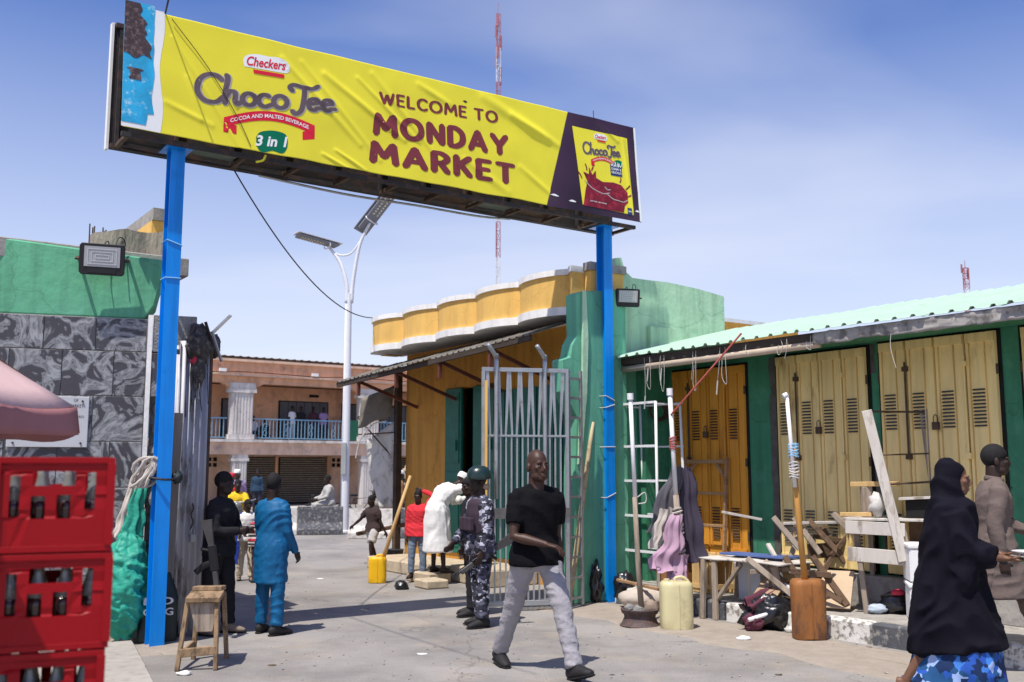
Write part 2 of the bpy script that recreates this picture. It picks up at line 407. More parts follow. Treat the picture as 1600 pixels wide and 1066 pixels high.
def folding_door(y0, y1, z0, z1, m, seed):
    rg = random.Random(seed)
    d = MB().box(WB - .012, WB - .004, y0 - .03, y1 + .03, z0, z1 + .03).build('door', m_black, row)
    n = 4; wd = (y1 - y0) / n
    for k in range(n):
        ya, yb = y0 + k * wd + .006, y0 + (k + 1) * wd - .006
        off = rg.uniform(0, .012)
        p = MB(); x1 = WB - .016
        # folded sheet profile across the leaf
        prof = [(0, .0), (.02, .03), (.10, .03), (.12, .008), (.155, .008), (.17, .03), (.62, .03), (.635, .008), (.67, .008), (.69, .03), (.97, .03), (1, 0)]
        vs, fs = [], []
        for t, h in prof:
            y = yb - (yb - ya) * t
            vs += [(x1 - h - off, y, z0 + .02), (x1 - h - off, y, z1)]
        for i in range(len(prof) - 1): fs.append((2 * i, 2 * i + 2, 2 * i + 3, 2 * i + 1))
        p.add(vs, fs)
        # head and foot rails
        p.box(x1 - off - .045, x1 - .031 - off, ya + .01, yb - .01, z1 - .10, z1 - .005)
        p.box(x1 - off - .045, x1 - .031 - off, ya + .01, yb - .01, z0 + .03, z0 + .14)
        p.build('door_panel', m, d)
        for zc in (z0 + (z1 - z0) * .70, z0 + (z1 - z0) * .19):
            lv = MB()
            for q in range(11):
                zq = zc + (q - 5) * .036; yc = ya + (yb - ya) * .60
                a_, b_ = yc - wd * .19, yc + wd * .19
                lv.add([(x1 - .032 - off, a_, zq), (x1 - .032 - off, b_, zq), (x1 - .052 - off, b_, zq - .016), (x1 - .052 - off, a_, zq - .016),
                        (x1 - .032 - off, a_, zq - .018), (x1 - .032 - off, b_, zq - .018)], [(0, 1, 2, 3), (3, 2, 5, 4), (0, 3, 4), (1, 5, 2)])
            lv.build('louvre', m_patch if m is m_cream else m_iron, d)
    for k in (1, 3):
        yk = y0 + k * wd
        b_ = MB().tube([(WB - .075, yk, z0 + 1.25), (WB - .075, yk, z0 + 2.25)], .011, 6)
        b_.box(WB - .088, WB - .03, yk - .03, yk + .03, z0 + 1.22, z0 + 1.28).box(WB - .088, WB - .03, yk - .03, yk + .03, z0 + 2.15, z0 + 2.2)
        b_.build('bolt', m if k == 1 else m_iron, d)
    yk = y0 + 2 * wd
    pl = MB().box(WB - .105, WB - .07, yk - .035, yk + .035, z0 + 1.52, z0 + 1.60)
    pl.tube(spline([(WB - .088, yk - .022, z0 + 1.60), (WB - .088, yk - .022, z0 + 1.65), (WB - .088, yk, z0 + 1.675), (WB - .088, yk + .022, z0 + 1.65), (WB - .088, yk + .022, z0 + 1.60)], 3), .006, 6)
    pl.build('padlock', m_iron, d, bevel=.006)
    for zq in (z0 + .3, z0 + 1.2, z0 + 2.1):
        for yk in (y0, y1):
            MB().tube([(WB - .045, yk, zq - .05), (WB - .045, yk, zq + .05)], .014, 6).build('hinge', m_iron, d)
folding_door(-1.30, -.02, .53, 2.95, m_orange, 1)
folding_door(-3.07, -1.80, .53, 2.99, m_cream, 2)
folding_door(-4.56, -3.23, .53, 3.01, m_cream, 3)
folding_door(-6.15, -4.80, .53, 3.01, m_cream, 4)
# bare cement patches where plaster has come off beside the doors
def ragged(y0, y1, z0, z1, seed, amp=.045, n=18):
    L, Rr = [], []
    for i in range(n + 1):
        z = z0 + (z1 - z0) * i / n
        L.append((y0 + amp * n1(z * 4, seed), z)); Rr.append((y1 + amp * n1(z * 4, seed + 9), z))
    return L, Rr
for (y0, y1, z0, z1, sd) in ((-1.775, -1.665, .53, 3.0, 1), (-3.235, -3.19, .55, 1.9, 2), (-3.16, -3.08, 1.3, 1.75, 3), (-3.16, -3.075, 2.7, 3.02, 4)):
    L, Rr = ragged(y0, y1, z0, z1, sd)
    mb = MB(); vs, fs = [], []
    for (p, q) in zip(L, Rr): vs += [(WB - .006, p[0], p[1]), (WB - .006, q[0], q[1])]
    for i in range(len(L) - 1): fs.append((2 * i, 2 * i + 1, 2 * i + 3, 2 * i + 2))
    mb.add(vs, fs).build('bare_patch', m_patch, row)
# roof: single corrugated sheets
def rib_sheet(wid, length, n_rib, h=.028):
    prof = []; p = wid / n_rib
    for i in range(n_rib):
        o0 = i * p
        prof += [(o0, 0), (o0 + p * .36, 0), (o0 + p * .46, h), (o0 + p * .62, h), (o0 + p * .72, 0)]
    prof.append((wid, 0)); return prof
e0, e1, ez, rzv = .24, 2.75, 3.10, 3.70
y = .34; k = 0
while y > -7.6:
    wd = .78; prof = rib_sheet(wd + .02, 1, 4)
    lift = rnd(-.006, .010); ext = rnd(-.025, .035); mb = MB(); vs, fs = [], []
    ns = 5
    for s_ in range(ns + 1):
        t = s_ / ns; x = e0 - ext * (1 - t) + (e1 - e0) * t; z = ez + (rzv - ez) * t + lift
        for (dy, h) in prof: vs.append((x, y - dy, z + h + (.012 * n1(dy * 5, k) if s_ == 0 else 0)))
    m_ = len(prof)
    for s_ in range(ns):
        for i in range(m_ - 1): fs.append((s_ * m_ + i, s_ * m_ + i + 1, (s_ + 1) * m_ + i + 1, (s_ + 1) * m_ + i))
    mb.add(vs, fs).build('roof_sheet', m_roof, row, solid=.004)
    y -= wd; k += 1
# eaves
w = MB().box(.36, WB, -7.4, .26, 3.035, 3.05).build('soffit', m_green, row)
w = MB().box(.30, .36, -7.4, .28, 3.0, 3.088).build('fascia_board', m_wood_d, row)
for yy in [.1 - .62 * i for i in range(12)]:
    MB().box(.36, 1.25, yy - .03, yy + .03, 3.055, 3.12, rot=(0, -.16, 0)).build('rafter', m_wood_d, row)
pp = MB().tube([(.33, .20, 2.945), (.33, -1.2, 2.955), (.33, -3.1, 2.965)], .042, 10).build('eaves_pipe', m_pipe, row, smooth=True)
tp = MB()
def tarp(u, v):
    yv = -3.05 - 2.3 * u
    return Vector((.285 + .02 * n1(yv * 5, v * 3), yv, 3.085 - (.13 + .05 * n1(yv * 2, 4)) * v + .012 * n1(yv * 9, v * 4)))
m_tarp = mat('grey_tarpaulin', (0.33, 0.31, 0.29), .6, .2, 5, .3, 20, col2=(.16, .15, .14), cut=(.5, .6))
tp.grid(tarp, 40, 6).build('eaves_tarpaulin', m_tarp, row, smooth=True, solid=.004)
m_str = mat('pale_string', (0.55, 0.53, 0.5), .8, .1, 4, 0)
for i, yy in enumerate([.16, .08, -.42, -.52, -.72, -.78, -1.28, -1.33, -1.72, -1.80, -2.12, -2.62, -2.70, -3.02, -4.0]):
    L = rnd(.12, .5); x = .29
    pts = [(x, yy, 3.06), (x - .01, yy + rnd(-.03, .03), 3.06 - L * .5), (x, yy + rnd(-.05, .05), 3.06 - L)]
    if i % 2: pts += [(x - .01, yy + .05, 3.06 - L * .8), (x, yy + .03 + rnd(0, .03), 3.06 - L * .35)]
    mb = MB().tube(spline(pts, 4), .0028, 5)
    if i in (2, 3, 5, 8): mb.tube([pts[-1], Vector(pts[-1]) + Vector((0, .02, -.16))], .008, 5)
    mb.build('hanging_string', m_str, row)
# coil of wire on the side wall
cw = MB()
for q in range(5):
    cw.tube([Vector((1.0 + (.13 + .012 * q) * math.cos(t), .105 - .008 * q, 2.42 + (.09 + .01 * q) * math.sin(t))) for t in [i * math.pi / 8 for i in range(17)]], .006, 5)
cw.build('wire_coil', m_iron, row)

# ================================================================ YELLOW SHOP WITH SCALLOPED PARAPET
m_yel = mat('ochre_plaster', (0.62, 0.31, 0.055), .8, .08, 2.0, .3, 18, col2=(.40, .19, .05), cut=(.60, .74))
m_yel2 = mat('parapet_yellow', (0.78, 0.48, 0.13), .8, .07, 2.2, .25, 20, col2=(.56, .34, .12), cut=(.62, .78))
m_white = mat('weathered_white_paint', (0.84, 0.83, 0.80), .8, .06, 4, .35, 22, col2=(.45, .42, .38), cut=(.66, .78))
m_dgreen = mat('green_door_paint', (0.012, 0.145, 0.10), .5, .1, 3, .1, 30, col2=(.02, .2, .14), cut=(.5, .7))
m_rust = mat('rust_red_steel', (0.14, 0.045, 0.03), .8, .3, 8, .3, 40)
m_lgreen = mat('pale_green_plaster', (0.42, 0.62, 0.42), .8, .07, 1.8, .5, 9, col2=(.34, .55, .37), cut=(.5, .7), bdist=.02)
m_mgreen = mat('mid_green_plaster', (0.13, 0.42, 0.27), .75, .09, 2, .4, 10, col2=(.16, .42, .28), cut=(.5, .7))
for q_ in (m_green, m_yel, m_mgreen, m_lgreen): weather(q_, .80)
weather(m_yel2, .90, .85)
weather(m_cream, .80, 1.0, (5, 5, .5)); weather(m_orange, .75, 1.0, (5, 5, .5)); weather(m_white, .86, 1.0)
shop = gthing('corner_shop', 'ochre corner shop with scalloped yellow parapet and green metal door', 'building')
FB = .4
w = MB()
w.box(FB, FB + .2, 4.62, 6.0, 0, 3.84).box(FB, FB + .2, .45, 3.05, 0, 3.84).box(FB, FB + .2, 3.05, 4.62, 2.99, 3.84).box(FB, FB + .2, 3.05, 4.62, 0, .30)
w.box(FB + .2, 4.2, 5.8, 6.0, 0, 3.84).box(FB + .2, 4.2, .45, .6, 0, 3.84).box(4.2, 4.4, .45, 6.0, 0, 3.84)
w.build('wall', m_yel, shop)
MB().box(FB + .22, 4.18, .62, 5.78, .1, .28).build('floor', m_conc, shop)
MB().box(FB + .9, FB + .95, 2.4, 5.4, .3, 3.2).build('dark_backing', m_black, shop)  # shade inside the shop put in as a near-black sheet behind the doorway
MB().box(-.05, 4.3, .45, 6.15, 3.842, 3.9).build('roof_slab', m_white, shop)
for a0, a1, nm in ((4.10, 4.60, 0), (3.74, 3.07, 1)):
    ya, yb = min(a0, a1), max(a0, a1)
    d = MB().box(FB - .03, FB + .02, ya, yb, .30, 2.98)
    d.box(FB - .045, FB - .031, ya + .05, yb - .05, 1.75, 2.9).box(FB - .045, FB - .031, ya + .05, yb - .05, .4, 1.6)
    dl = d.build('door_leaf', m_dgreen, shop, bevel=.005)
    MB().box(FB - .075, FB - .046, ya + .1, ya + .19, 1.95, 2.12).build('latch', m_dgreen, dl)
d = MB().box(FB - .032, FB - .012, 1.15, 3.05, .30, 2.86)
for q in range(9): d.box(FB - .05, FB - .033, 1.18 + q * .205, 1.22 + q * .205, .32, 2.84)
d.build('metal_shutter', m_dgreen, shop)
pe = [6.22, 5.08, 3.94, 2.80, 1.66, .52]
for i in range(6):
    a0 = pe[i]; a1 = pe[i + 1] if i < 5 else .30
    full = 1.14; nseg = 14
    arc = []
    for q in range(nseg + 1):
        t = q / nseg; y_ = a0 + (a1 - a0) * t
        tt = abs(a0 - y_) / full
        bul = math.sin(math.pi * min(max(tt * .94 + .03, 0), 1)) ** .55
        arc.append((-.10 - .25 * bul, y_))
    def ribbon(z0, z1, grow, back):
        mb = MB(); o2 = [(x - grow, y_) for x, y_ in arc]
        poly = o2 + [(back, arc[-1][1]), (back, arc[0][1])]
        return mb.prism(poly, z1 - z0, 'z', z0)
    par = ribbon(3.80, 4.235, 0, .0).build('parapet_bay', m_yel2, shop, smooth='auto')
    ribbon(4.236, 4.315, .03, .03).build('coping', m_white, par, smooth='auto')
    ribbon(3.69, 3.799, .045, .42).build('ledge', m_white, par, smooth='auto')
mb = MB().box(-.02, .3, 6.0, 6.23, 3.68, 4.30).build('parapet_end', m_yel2, shop)
pr_ = MB().box(-.10, .47, .16, .284, 3.88, 4.25).build('parapet_return', m_yel2, shop)
MB().box(-.13, .50, .13, .283, 4.251, 4.36).build('coping', m_conc, pr_)
# tin awning over the shop front
m_tin = mat('old_tin', (0.20, 0.19, 0.165), .55, .2, 3, .2, 30, metal=.4, col2=(.09, .06, .045), cut=(.5, .66))
k = 0; y = 6.42
while y > .55:
    wd = .8; prof = rib_sheet(wd + .02, 1, 5, .022); mb = MB(); vs, fs = [], []
    ew = -.78 - rnd(0, .05); ns = 3
    za = 3.16 + (6.42 - y) * .038
    for s_ in range(ns + 1):
        t = s_ / ns; x = ew + (FB - .02 - ew) * t
        for (dy, h) in prof:
            yy = max(y - dy, .5)
            vs.append((x, yy, za + dy * .038 + .40 * t + h + .01 * n1(dy * 4, k)))
    m_ = len(prof)
    for s_ in range(ns):
        for i in range(m_ - 1): fs.append((s_ * m_ + i, s_ * m_ + i + 1, (s_ + 1) * m_ + i + 1, (s_ + 1) * m_ + i))
    mb.add(vs, fs).build('awning_sheet', m_tin, shop, solid=.005)
    y -= wd; k += 1
MB().beam((-.76, 6.42, 3.125), (-.76, .6, 3.35), .05, .075).build('awning_edge_beam', m_wood_d, shop)
for yy in (5.6, 4.25, 2.9, 1.55):
    zz_ = 3.12 + (6.42 - yy) * .038
    b_ = MB().beam((-.74, yy, zz_ - .02), (FB, yy, zz_ - .42), .04, .05).build('awning_bracket', m_rust, shop)
    MB().beam((-.74, yy + .03, zz_ + .0), (-.74, yy + .03, zz_ - .26), .05, .05).build('awning_bracket', m_rust, shop)
MB().box(.22, .33, 6.03, 6.13, 0, 3.45, rot=(0, 0, .1)).build('awning_post', m_wood_d, shop)
# end wall facing the camera, pale green, with the low curved shoulder
pts = [(.44, 3.0), (.44, 4.50), (.55, 4.52), (.62, 4.34), (.75, 4.26), (1.0, 4.26), (1.4, 4.27), (2.0, 4.24), (2.55, 4.18), (2.55, 3.0)]
MB().prism(pts[::-1], .15, 'y', .29).build('end_wall', m_lgreen, shop)
MB().box(.44, 3.2, .285, .445, 0, 2.999).build('end_wall_base', m_mgreen, shop)
pts = [(1.0, 3.05), (1.0, 3.60), (1.4, 3.60), (1.8, 3.565), (2.2, 3.49), (2.5, 3.39), (2.55, 3.05)]
MB().prism(pts[::-1], .07, 'y', .215).build('curved_shoulder', m_lgreen, shop)
# ragged green buttress next to the gate post
pts = [(-.52, 0), (-.50, 1.6), (-.46, 2.3), (-.66, 2.62), (-.68, 3.02), (-.55, 3.06), (-.52, 3.22), (-.44, 3.34), (-.45, 3.88), (-.36, 3.92), (.40, 4.02), (.40, 0)]
MB().prism(pts[::-1], .22, 'y', .04).build('buttress', m_mgreen, shop, bevel=.012)
pts = [(-.36, 3.93), (-.30, 3.935), (-.27, 3.3), (-.30, 2.6), (-.40, 1.75), (-.46, 1.7), (-.42, 2.3), (-.38, 2.9)]
MB().prism(pts, .035, 'y', .004).build('buttress_lit_fin', m_lgreen, shop, bevel=.008)  # fin whose sunlit look is put in as a paler green
# steps
for i, (b0, b1, y0, y1, z1) in enumerate(((-.55, FB - .01, 3.2, 5.6, .20), (-.95, -.56, 2.85, 3.5, .16), (-.45, FB - .01, 2.0, 3.1, .24), (-1.25, -.90, 2.35, 2.75, .12))):
    MB().box(b0, b1, y0, y1, 0, z1, rot=(0, 0, rnd(-.05, .05))).build('step', mat('sandy_cement', (.50, .41, .29), .95, .14, 5, .5, 25, col2=(.36, .3, .23), cut=(.5, .66)), shop, bevel=.02)
# torn hoarding hanging by the far corner
m_hoard = mat('dirty_white_vinyl', (0.60, 0.58, 0.53), .6, .1, 3, .2, 12, col2=(.3, .28, .25), cut=(.52, .66))
def hoard(u, v):
    y_ = 6.12 + .80 * u * (1 - .75 * v ** 1.5); z = 2.5 - 1.55 * v
    return Vector((.22 - .16 * u + .05 * n1(u * 3, v * 3, 2), y_, z - .35 * u * (1 - v)))
MB().grid(hoard, 10, 16).build('torn_hoarding', m_hoard, shop, smooth=True, solid=.006)
fr = MB()
for p, q in (((.2, 6.1, 2.75), (-.1, 6.95, 2.60)), ((.2, 6.1, 2.3), (-.1, 6.9, 2.28)), ((-.1, 6.95, 2.6), (.2, 6.2, 1.9)), ((.2, 6.15, 3.05), (-.1, 6.9, 2.4))):
    fr.tube([p, q], .014, 6)
fr.build('hoarding_frame', m_iron, shop)
MB().tube(spline([(.1, 6.2, 2.5), (0, 6.5, 2.46), (-.1, 6.8, 2.2), (-.12, 6.95, 1.85)], 5), .012, 6).build('loose_pipe', m_white, shop)
def flag(u, v): return Vector((.2 - .4 * u - .05 * v, 6.1 + .5 * u + .06 * n1(u * 4, v * 4), 3.15 - .55 * v - .22 * u + .05 * n1(u * 3, v * 5, 1)))
MB().grid(flag, 8, 8).build('loose_sheeting', mat('brown_sheeting', (.20, .18, .15), .8, .2, 5, .3, 20), shop, smooth=True, solid=.005)
# ================================================================ GATEWAY SIGN
m_blue = mat('blue_gloss_paint', (0.0, 0.25, 0.78), .35, .05, 3, .06, 40, col2=(0.0, .17, .58), cut=(.62, .78))
def vinyl(name, c, rough=.5, **k): return mat(name, c, rough, .03, 3, .05, 60, spec=.2, **k)
m_vy = vinyl('yellow_vinyl', (0.80, 0.71, 0.045))
m_vp = mat('plum_vinyl', (0.050, 0.022, 0.040), .28, .5, .9, .05, 60, spec=.4, detail=1)
m_vb = mat('faded_blue_poster', (0.02, 0.36, 0.62), .6, .25, 5, .1, 40, col2=(.50, .72, .78), cut=(.54, .66))
m_vbr = mat('torn_brown_poster', (0.05, 0.03, 0.035), .7, .4, 14, .1, 40, col2=(.15, .10, .10), cut=(.5, .6))
m_vw = vinyl('white_vinyl', (0.82, 0.82, 0.80))
m_txt = vinyl('maroon_print', (0.20, 0.040, 0.048))
m_choc = mat('brown_grey_print', (0.12, 0.085, 0.095), .5, .35, 3.5, 0)
m_chol = vinyl('pale_grey_print', (0.42, 0.38, 0.36))
m_red = vinyl('red_print', (0.68, 0.02, 0.045))
m_grn = vinyl('green_print', (0.0, 0.16, 0.08))
m_nav = vinyl('navy_print', (0.03, 0.05, 0.16))
m_splash = mat('cocoa_print', (0.20, 0.008, 0.02), .45, .3, 6, 0, col2=(.36, .02, .04), cut=(.5, .6))
m_box = mat('sign_box_dark', (0.035, 0.032, 0.035), .8, .3, 3, .2, 20, col2=(.09, .05, .04), cut=(.5, .62))
m_steel = mat('dull_steel', (0.42, 0.43, 0.45), .45, .15, 6, .1, 40, metal=.7, col2=(.22, .2, .19), cut=(.55, .7))
def scuffed(m, c, cut):
    n, l, b = nodes_of(m); src = b.inputs['Base Color'].links[0].from_socket; tcn = n.new('ShaderNodeTexCoord')
    a = n.new('ShaderNodeTexNoise'); a.inputs['Scale'].default_value = 16; a.inputs['Detail'].default_value = 9; a.inputs['Roughness'].default_value = .75; l.new(tcn.outputs['Object'], a.inputs['Vector'])
    r = n.new('ShaderNodeMapRange'); r.inputs[1].default_value = cut; r.inputs[2].default_value = cut + .04; l.new(a.outputs[0], r.inputs[0])
    x = n.new('ShaderNodeMix'); x.data_type = 'RGBA'; x.inputs[7].default_value = (*c, 1); l.new(r.outputs[0], x.inputs[0]); l.new(src, x.inputs[6]); l.new(x.outputs[2], b.inputs['Base Color']); return m
weather(m_blue, .78, 1.0, (9, 9, .6)); scuffed(m_blue, (.16, .12, .10), .67)
gate = gthing('gateway_sign', 'yellow MONDAY MARKET sign carried on two blue posts over the road', 'sign')
_rg = random.Random(11)
FOLDS = [(-4.55 + .28 * i + _rg.uniform(-.1, .1), 6.1 - _rg.uniform(0, .25), -3.75 + .30 * i + _rg.uniform(-.1, .1), 5.35 - _rg.uniform(0, .4), _rg.uniform(.010, .018), _rg.uniform(.026, .038)) for i in range(5)]
FOLDS += [(-5.7, 5.9, -5.0, 4.85, .012, .02), (-5.55, 5.5, -5.4, 5.1, .010, .03), (-2.0, 6.1, -1.1, 5.75, .022, .07), (-1.6, 5.95, -.9, 5.7, .02, .05),
          (-1.5, 5.3, -1.0, 5.0, .014, .04), (-2.9, 6.05, -2.5, 5.9, .014, .04), (-5.2, 5.55, -5.05, 5.3, .012, .02), (-3.95, 5.05, -3.6, 4.88, .014, .02),
          (-4.1, 4.98, -3.8, 4.86, .014, .02), (-.2, 6.15, .1, 5.95, .016, .03), (.2, 6.0, .3, 5.0, .012, .03), (-5.75, 5.2, -5.3, 5.05, .01, .03), (-2.3, 5.25, -1.7, 4.95, .012, .05)]
def sheet_y(b, z):
    y = -.25 + (z - 4.85) * .075
    w = .010 * n1(b * 1.1, z * 1.5) + .005 * n1(b * 3.1, z * 2.6, 4)
    for (x0, z0, x1, z1, h, sg) in FOLDS:
        dx, dz = x1 - x0, z1 - z0; L2 = dx * dx + dz * dz
        t = ((b - x0) * dx + (z - z0) * dz) / L2
        tc_ = min(1, max(0, t)); ex, ez_ = b - x0 - dx * tc_, z - z0 - dz * tc_
        d2 = ex * ex + ez_ * ez_
        if d2 < 9 * sg * sg: w += h * math.exp(-d2 / (sg * sg)) * (.35 + .65 * math.sin(math.pi * min(1, max(0, tc_ * .8 + .1))))
    return y - w
def zb(b): return 4.865 + .004 * (b + 6) + .012 * n1(b * 2.2, 3)
def zt(b): return 6.115 + .014 * (b + 6) + .008 * n1(b * 1.7, 8)
def conform(b, z, off): return Vector((b, sheet_y(b, z) - off, z))
def patch(fl, fr, off, nu, nv, name, m, parent, zlo=zb, zhi=zt):
    """sheet region between left edge fl(t) and right edge fr(t)."""
    mb = MB()
    def fn(u, v):
        b = fl(v) + (fr(v) - fl(v)) * u; z = zlo(b) + (zhi(b) - zlo(b)) * v
        return conform(b, z, off)
    return mb.grid(fn, nu, nv).build(name, m, parent, smooth=True)
ban = patch(lambda t: -6.15, lambda t: .43, 0, 560, 120, 'banner', m_vy, gate)
sd_ = ban.modifiers.new('thickness', 'SOLIDIFY'); sd_.thickness = .0016; sd_.offset = 0
patch(lambda t: -6.165, lambda t: -5.80 + .02 * math.sin(t * 9), .003, 24, 120, 'white_margin', m_vw, ban, zlo=lambda b: zb(b) + .005, zhi=lambda b: zt(b) + .02)
patch(lambda t: -6.165, lambda t: -5.88 + .025 * n1(t * 6, 1) - .06 * (1 if t < .1 else 0), .006, 24, 120, 'old_poster', m_vb, ban, zlo=lambda b: zb(b) + .05, zhi=lambda b: zt(b) + .055)
patch(lambda t: -6.163, lambda t: -5.90 - .12 * t + .06 * n1(t * 7, 2), .009, 20, 60, 'torn_paper', m_vbr, ban, zlo=lambda b: 5.62 + .1 * n1(b * 8, 3), zhi=lambda b: zt(b) + .05)
patch(lambda t: -6.10 + .05 * n1(t * 5, 6), lambda t: -6.0 + .06 * n1(t * 5, 7), .009, 8, 16, 'torn_paper', m_vbr, ban, zlo=lambda b: 5.36, zhi=lambda b: 5.48)
patch(lambda t: -1.13 + .42 * t, lambda t: .432, .003, 140, 120, 'plum_panel', m_vp, ban, zlo=lambda b: zb(b) - .01, zhi=lambda b: zt(b) + .004)
patch(lambda t: .405 + .006 * n1(t * 8, 1), lambda t: .438, .006, 3, 80, 'white_edge', m_vw, ban)
MBZ = 40
def bis(bm, step=.05):
    lo = [min(v.co[i] for v in bm.verts) for i in (0, 1)]; hi = [max(v.co[i] for v in bm.verts) for i in (0, 1)]
    for ax in (0, 1):
        k = lo[ax] + step
        while k < hi[ax]:
            nrm = (1, 0, 0) if ax == 0 else (0, 1, 0); co = (k, 0, 0) if ax == 0 else (0, k, 0)
            bmesh.ops.bisect_plane(bm, geom=bm.verts[:] + bm.edges[:] + bm.faces[:], plane_co=co, plane_no=nrm)
            k += step
def flat_to_sheet(bm, off, name, m, parent, step=.06):
    """bm lies in the x/y plane as (b, z); press it on the banner."""
    bis(bm, step)
    for v in bm.verts: v.co = conform(v.co.x, v.co.y, off)
    me = bpy.data.meshes.new(name); bm.normal_update()
    for f in bm.faces:
        if f.normal.y > 0: f.normal_flip()
    bm.to_mesh(me); bm.free()
    return obj(name, me, m, parent)
def text_bm(s, bold=.0, shear=0.0, spacing=1.0):
    cu = bpy.data.curves.new('t', 'FONT'); cu.body = s; cu.offset = bold; cu.shear = shear; cu.space_character = spacing
    cu.resolution_u = 3; cu.dimensions = '2D'; cu.fill_mode = 'FRONT'
    ob = bpy.data.objects.new('t', cu); COL.objects.link(ob)
    dg = bpy.context.evaluated_depsgraph_get()
    me = bpy.data.meshes.new_from_object(ob.evaluated_get(dg))
    bm = bmesh.new(); bm.from_mesh(me)
    bpy.data.objects.remove(ob); bpy.data.curves.remove(cu); bpy.data.meshes.remove(me)
    return bm
def fit(bm, fn):
    """normalise to the unit box, then map with fn(s, t)."""
    xs_ = [v.co.x for v in bm.verts]; ys_ = [v.co.y for v in bm.verts]
    x0, x1, y0, y1 = min(xs_), max(xs_), min(ys_), max(ys_)
    for v in bm.verts:
        p = fn((v.co.x - x0) / (x1 - x0), (v.co.y - y0) / (y1 - y0)); v.co = (p[0], p[1], 0)
    return bm
def line_map(p0, p1, h):
    return lambda s, t: (p0[0] + (p1[0] - p0[0]) * s, p0[1] + (p1[1] - p0[1]) * s + h * t)
def place(s, p0, p1, h, off, m, name='lettering', bold=.02, shear=0, step=.06, spacing=1.0):
    return flat_to_sheet(fit(text_bm(s, bold, shear, spacing), line_map(p0, p1, h)), off, name, m, ban, step)
def stroke_bm(strokes, width, fn):
    """thick round-ended pen strokes; each stroke a list of 2-D points."""
    bm = bmesh.new()
    for st in strokes:
        pts = spline([(p[0], p[1], 0) for p in st], 7); n = len(pts); L, R2 = [], []
        for i, p in enumerate(pts):
            d = (pts[min(i + 1, n - 1)] - pts[max(i - 1, 0)]).normalized()
            nm = Vector((-d.y, d.x, 0)); w_ = width / 2 * (1 + .22 * abs(d.y))
            L.append(p + nm * w_); R2.append(p - nm * w_)
        for i in range(n - 1):
            q = [bm.verts.new(fn(c.x, c.y)) for c in (L[i], L[i + 1], R2[i + 1], R2[i])]
            bm.faces.new(q)
        for p in (pts[0], pts[-1]):
            ring = [bm.verts.new(fn(p.x + math.cos(a) * width / 2 * .95, p.y + math.sin(a) * width / 2 * .95)) for a in [k * math.pi / 5 for k in range(10)]]
            bm.faces.new(ring)
    return bm
def ell(cx, cy, rx, ry, a0, a1, n=8): return [(cx + rx * math.cos(R_(a0 + (a1 - a0) * i / n)), cy + ry * math.sin(R_(a0 + (a1 - a0) * i / n))) for i in range(n + 1)]
CHOCO = [ell(1.05, 1.35, .95, 1.2, 40, 325, 10) + [(2.0, .75)],
         [(2.05, 2.6), (2.15, 2.3), (2.0, 1.2), (1.98, .15)], [(2.0, .7), (2.3, 1.2), (2.65, 1.1), (2.65, .4), (2.85, .15), (3.05, .35)],
         ell(3.62, .65, .46, .52, 60, 420, 10), ell(4.75, .65, .46, .52, 50, 310, 9) + [(5.25, .35)], ell(5.85, .65, .48, .54, 60, 420, 10),
         [(6.75, 1.75), (6.55, 2.05), (6.85, 2.3), (7.5, 2.15), (8.2, 2.05), (8.65, 2.35)], [(7.65, 2.1), (7.6, 1.2), (7.4, .1), (7.0, -.3), (6.7, -.05)],
         [(7.95, .65), (8.55, .8)] + ell(8.3, .65, .38, .50, 20, 320, 8) + [(8.85, .35)], [(9.0, .65), (9.6, .8)] + ell(9.35, .65, .38, .50, 20, 320, 8) + [(9.95, .35)]]
def pressed_strokes(strokes, width, fn, off, m, name, parent):
    # each pen stroke is laid a hair above the previous one
    full = bmesh.new()
    for i, st in enumerate(strokes):
        bm = stroke_bm([st], width, fn)
        bmesh.ops.remove_doubles(bm, verts=bm.verts, dist=1e-5)
        bis(bm, .03)
        for v in bm.verts: v.co = conform(v.co.x, v.co.y, off + (i % 6) * .0003)
        bm.normal_update(); me = bpy.data.meshes.new(name); bm.to_mesh(me); bm.free(); full.from_mesh(me); bpy.data.meshes.remove(me)
    me = bpy.data.meshes.new(name); full.to_mesh(me); full.free(); return obj(name, me, m, parent)
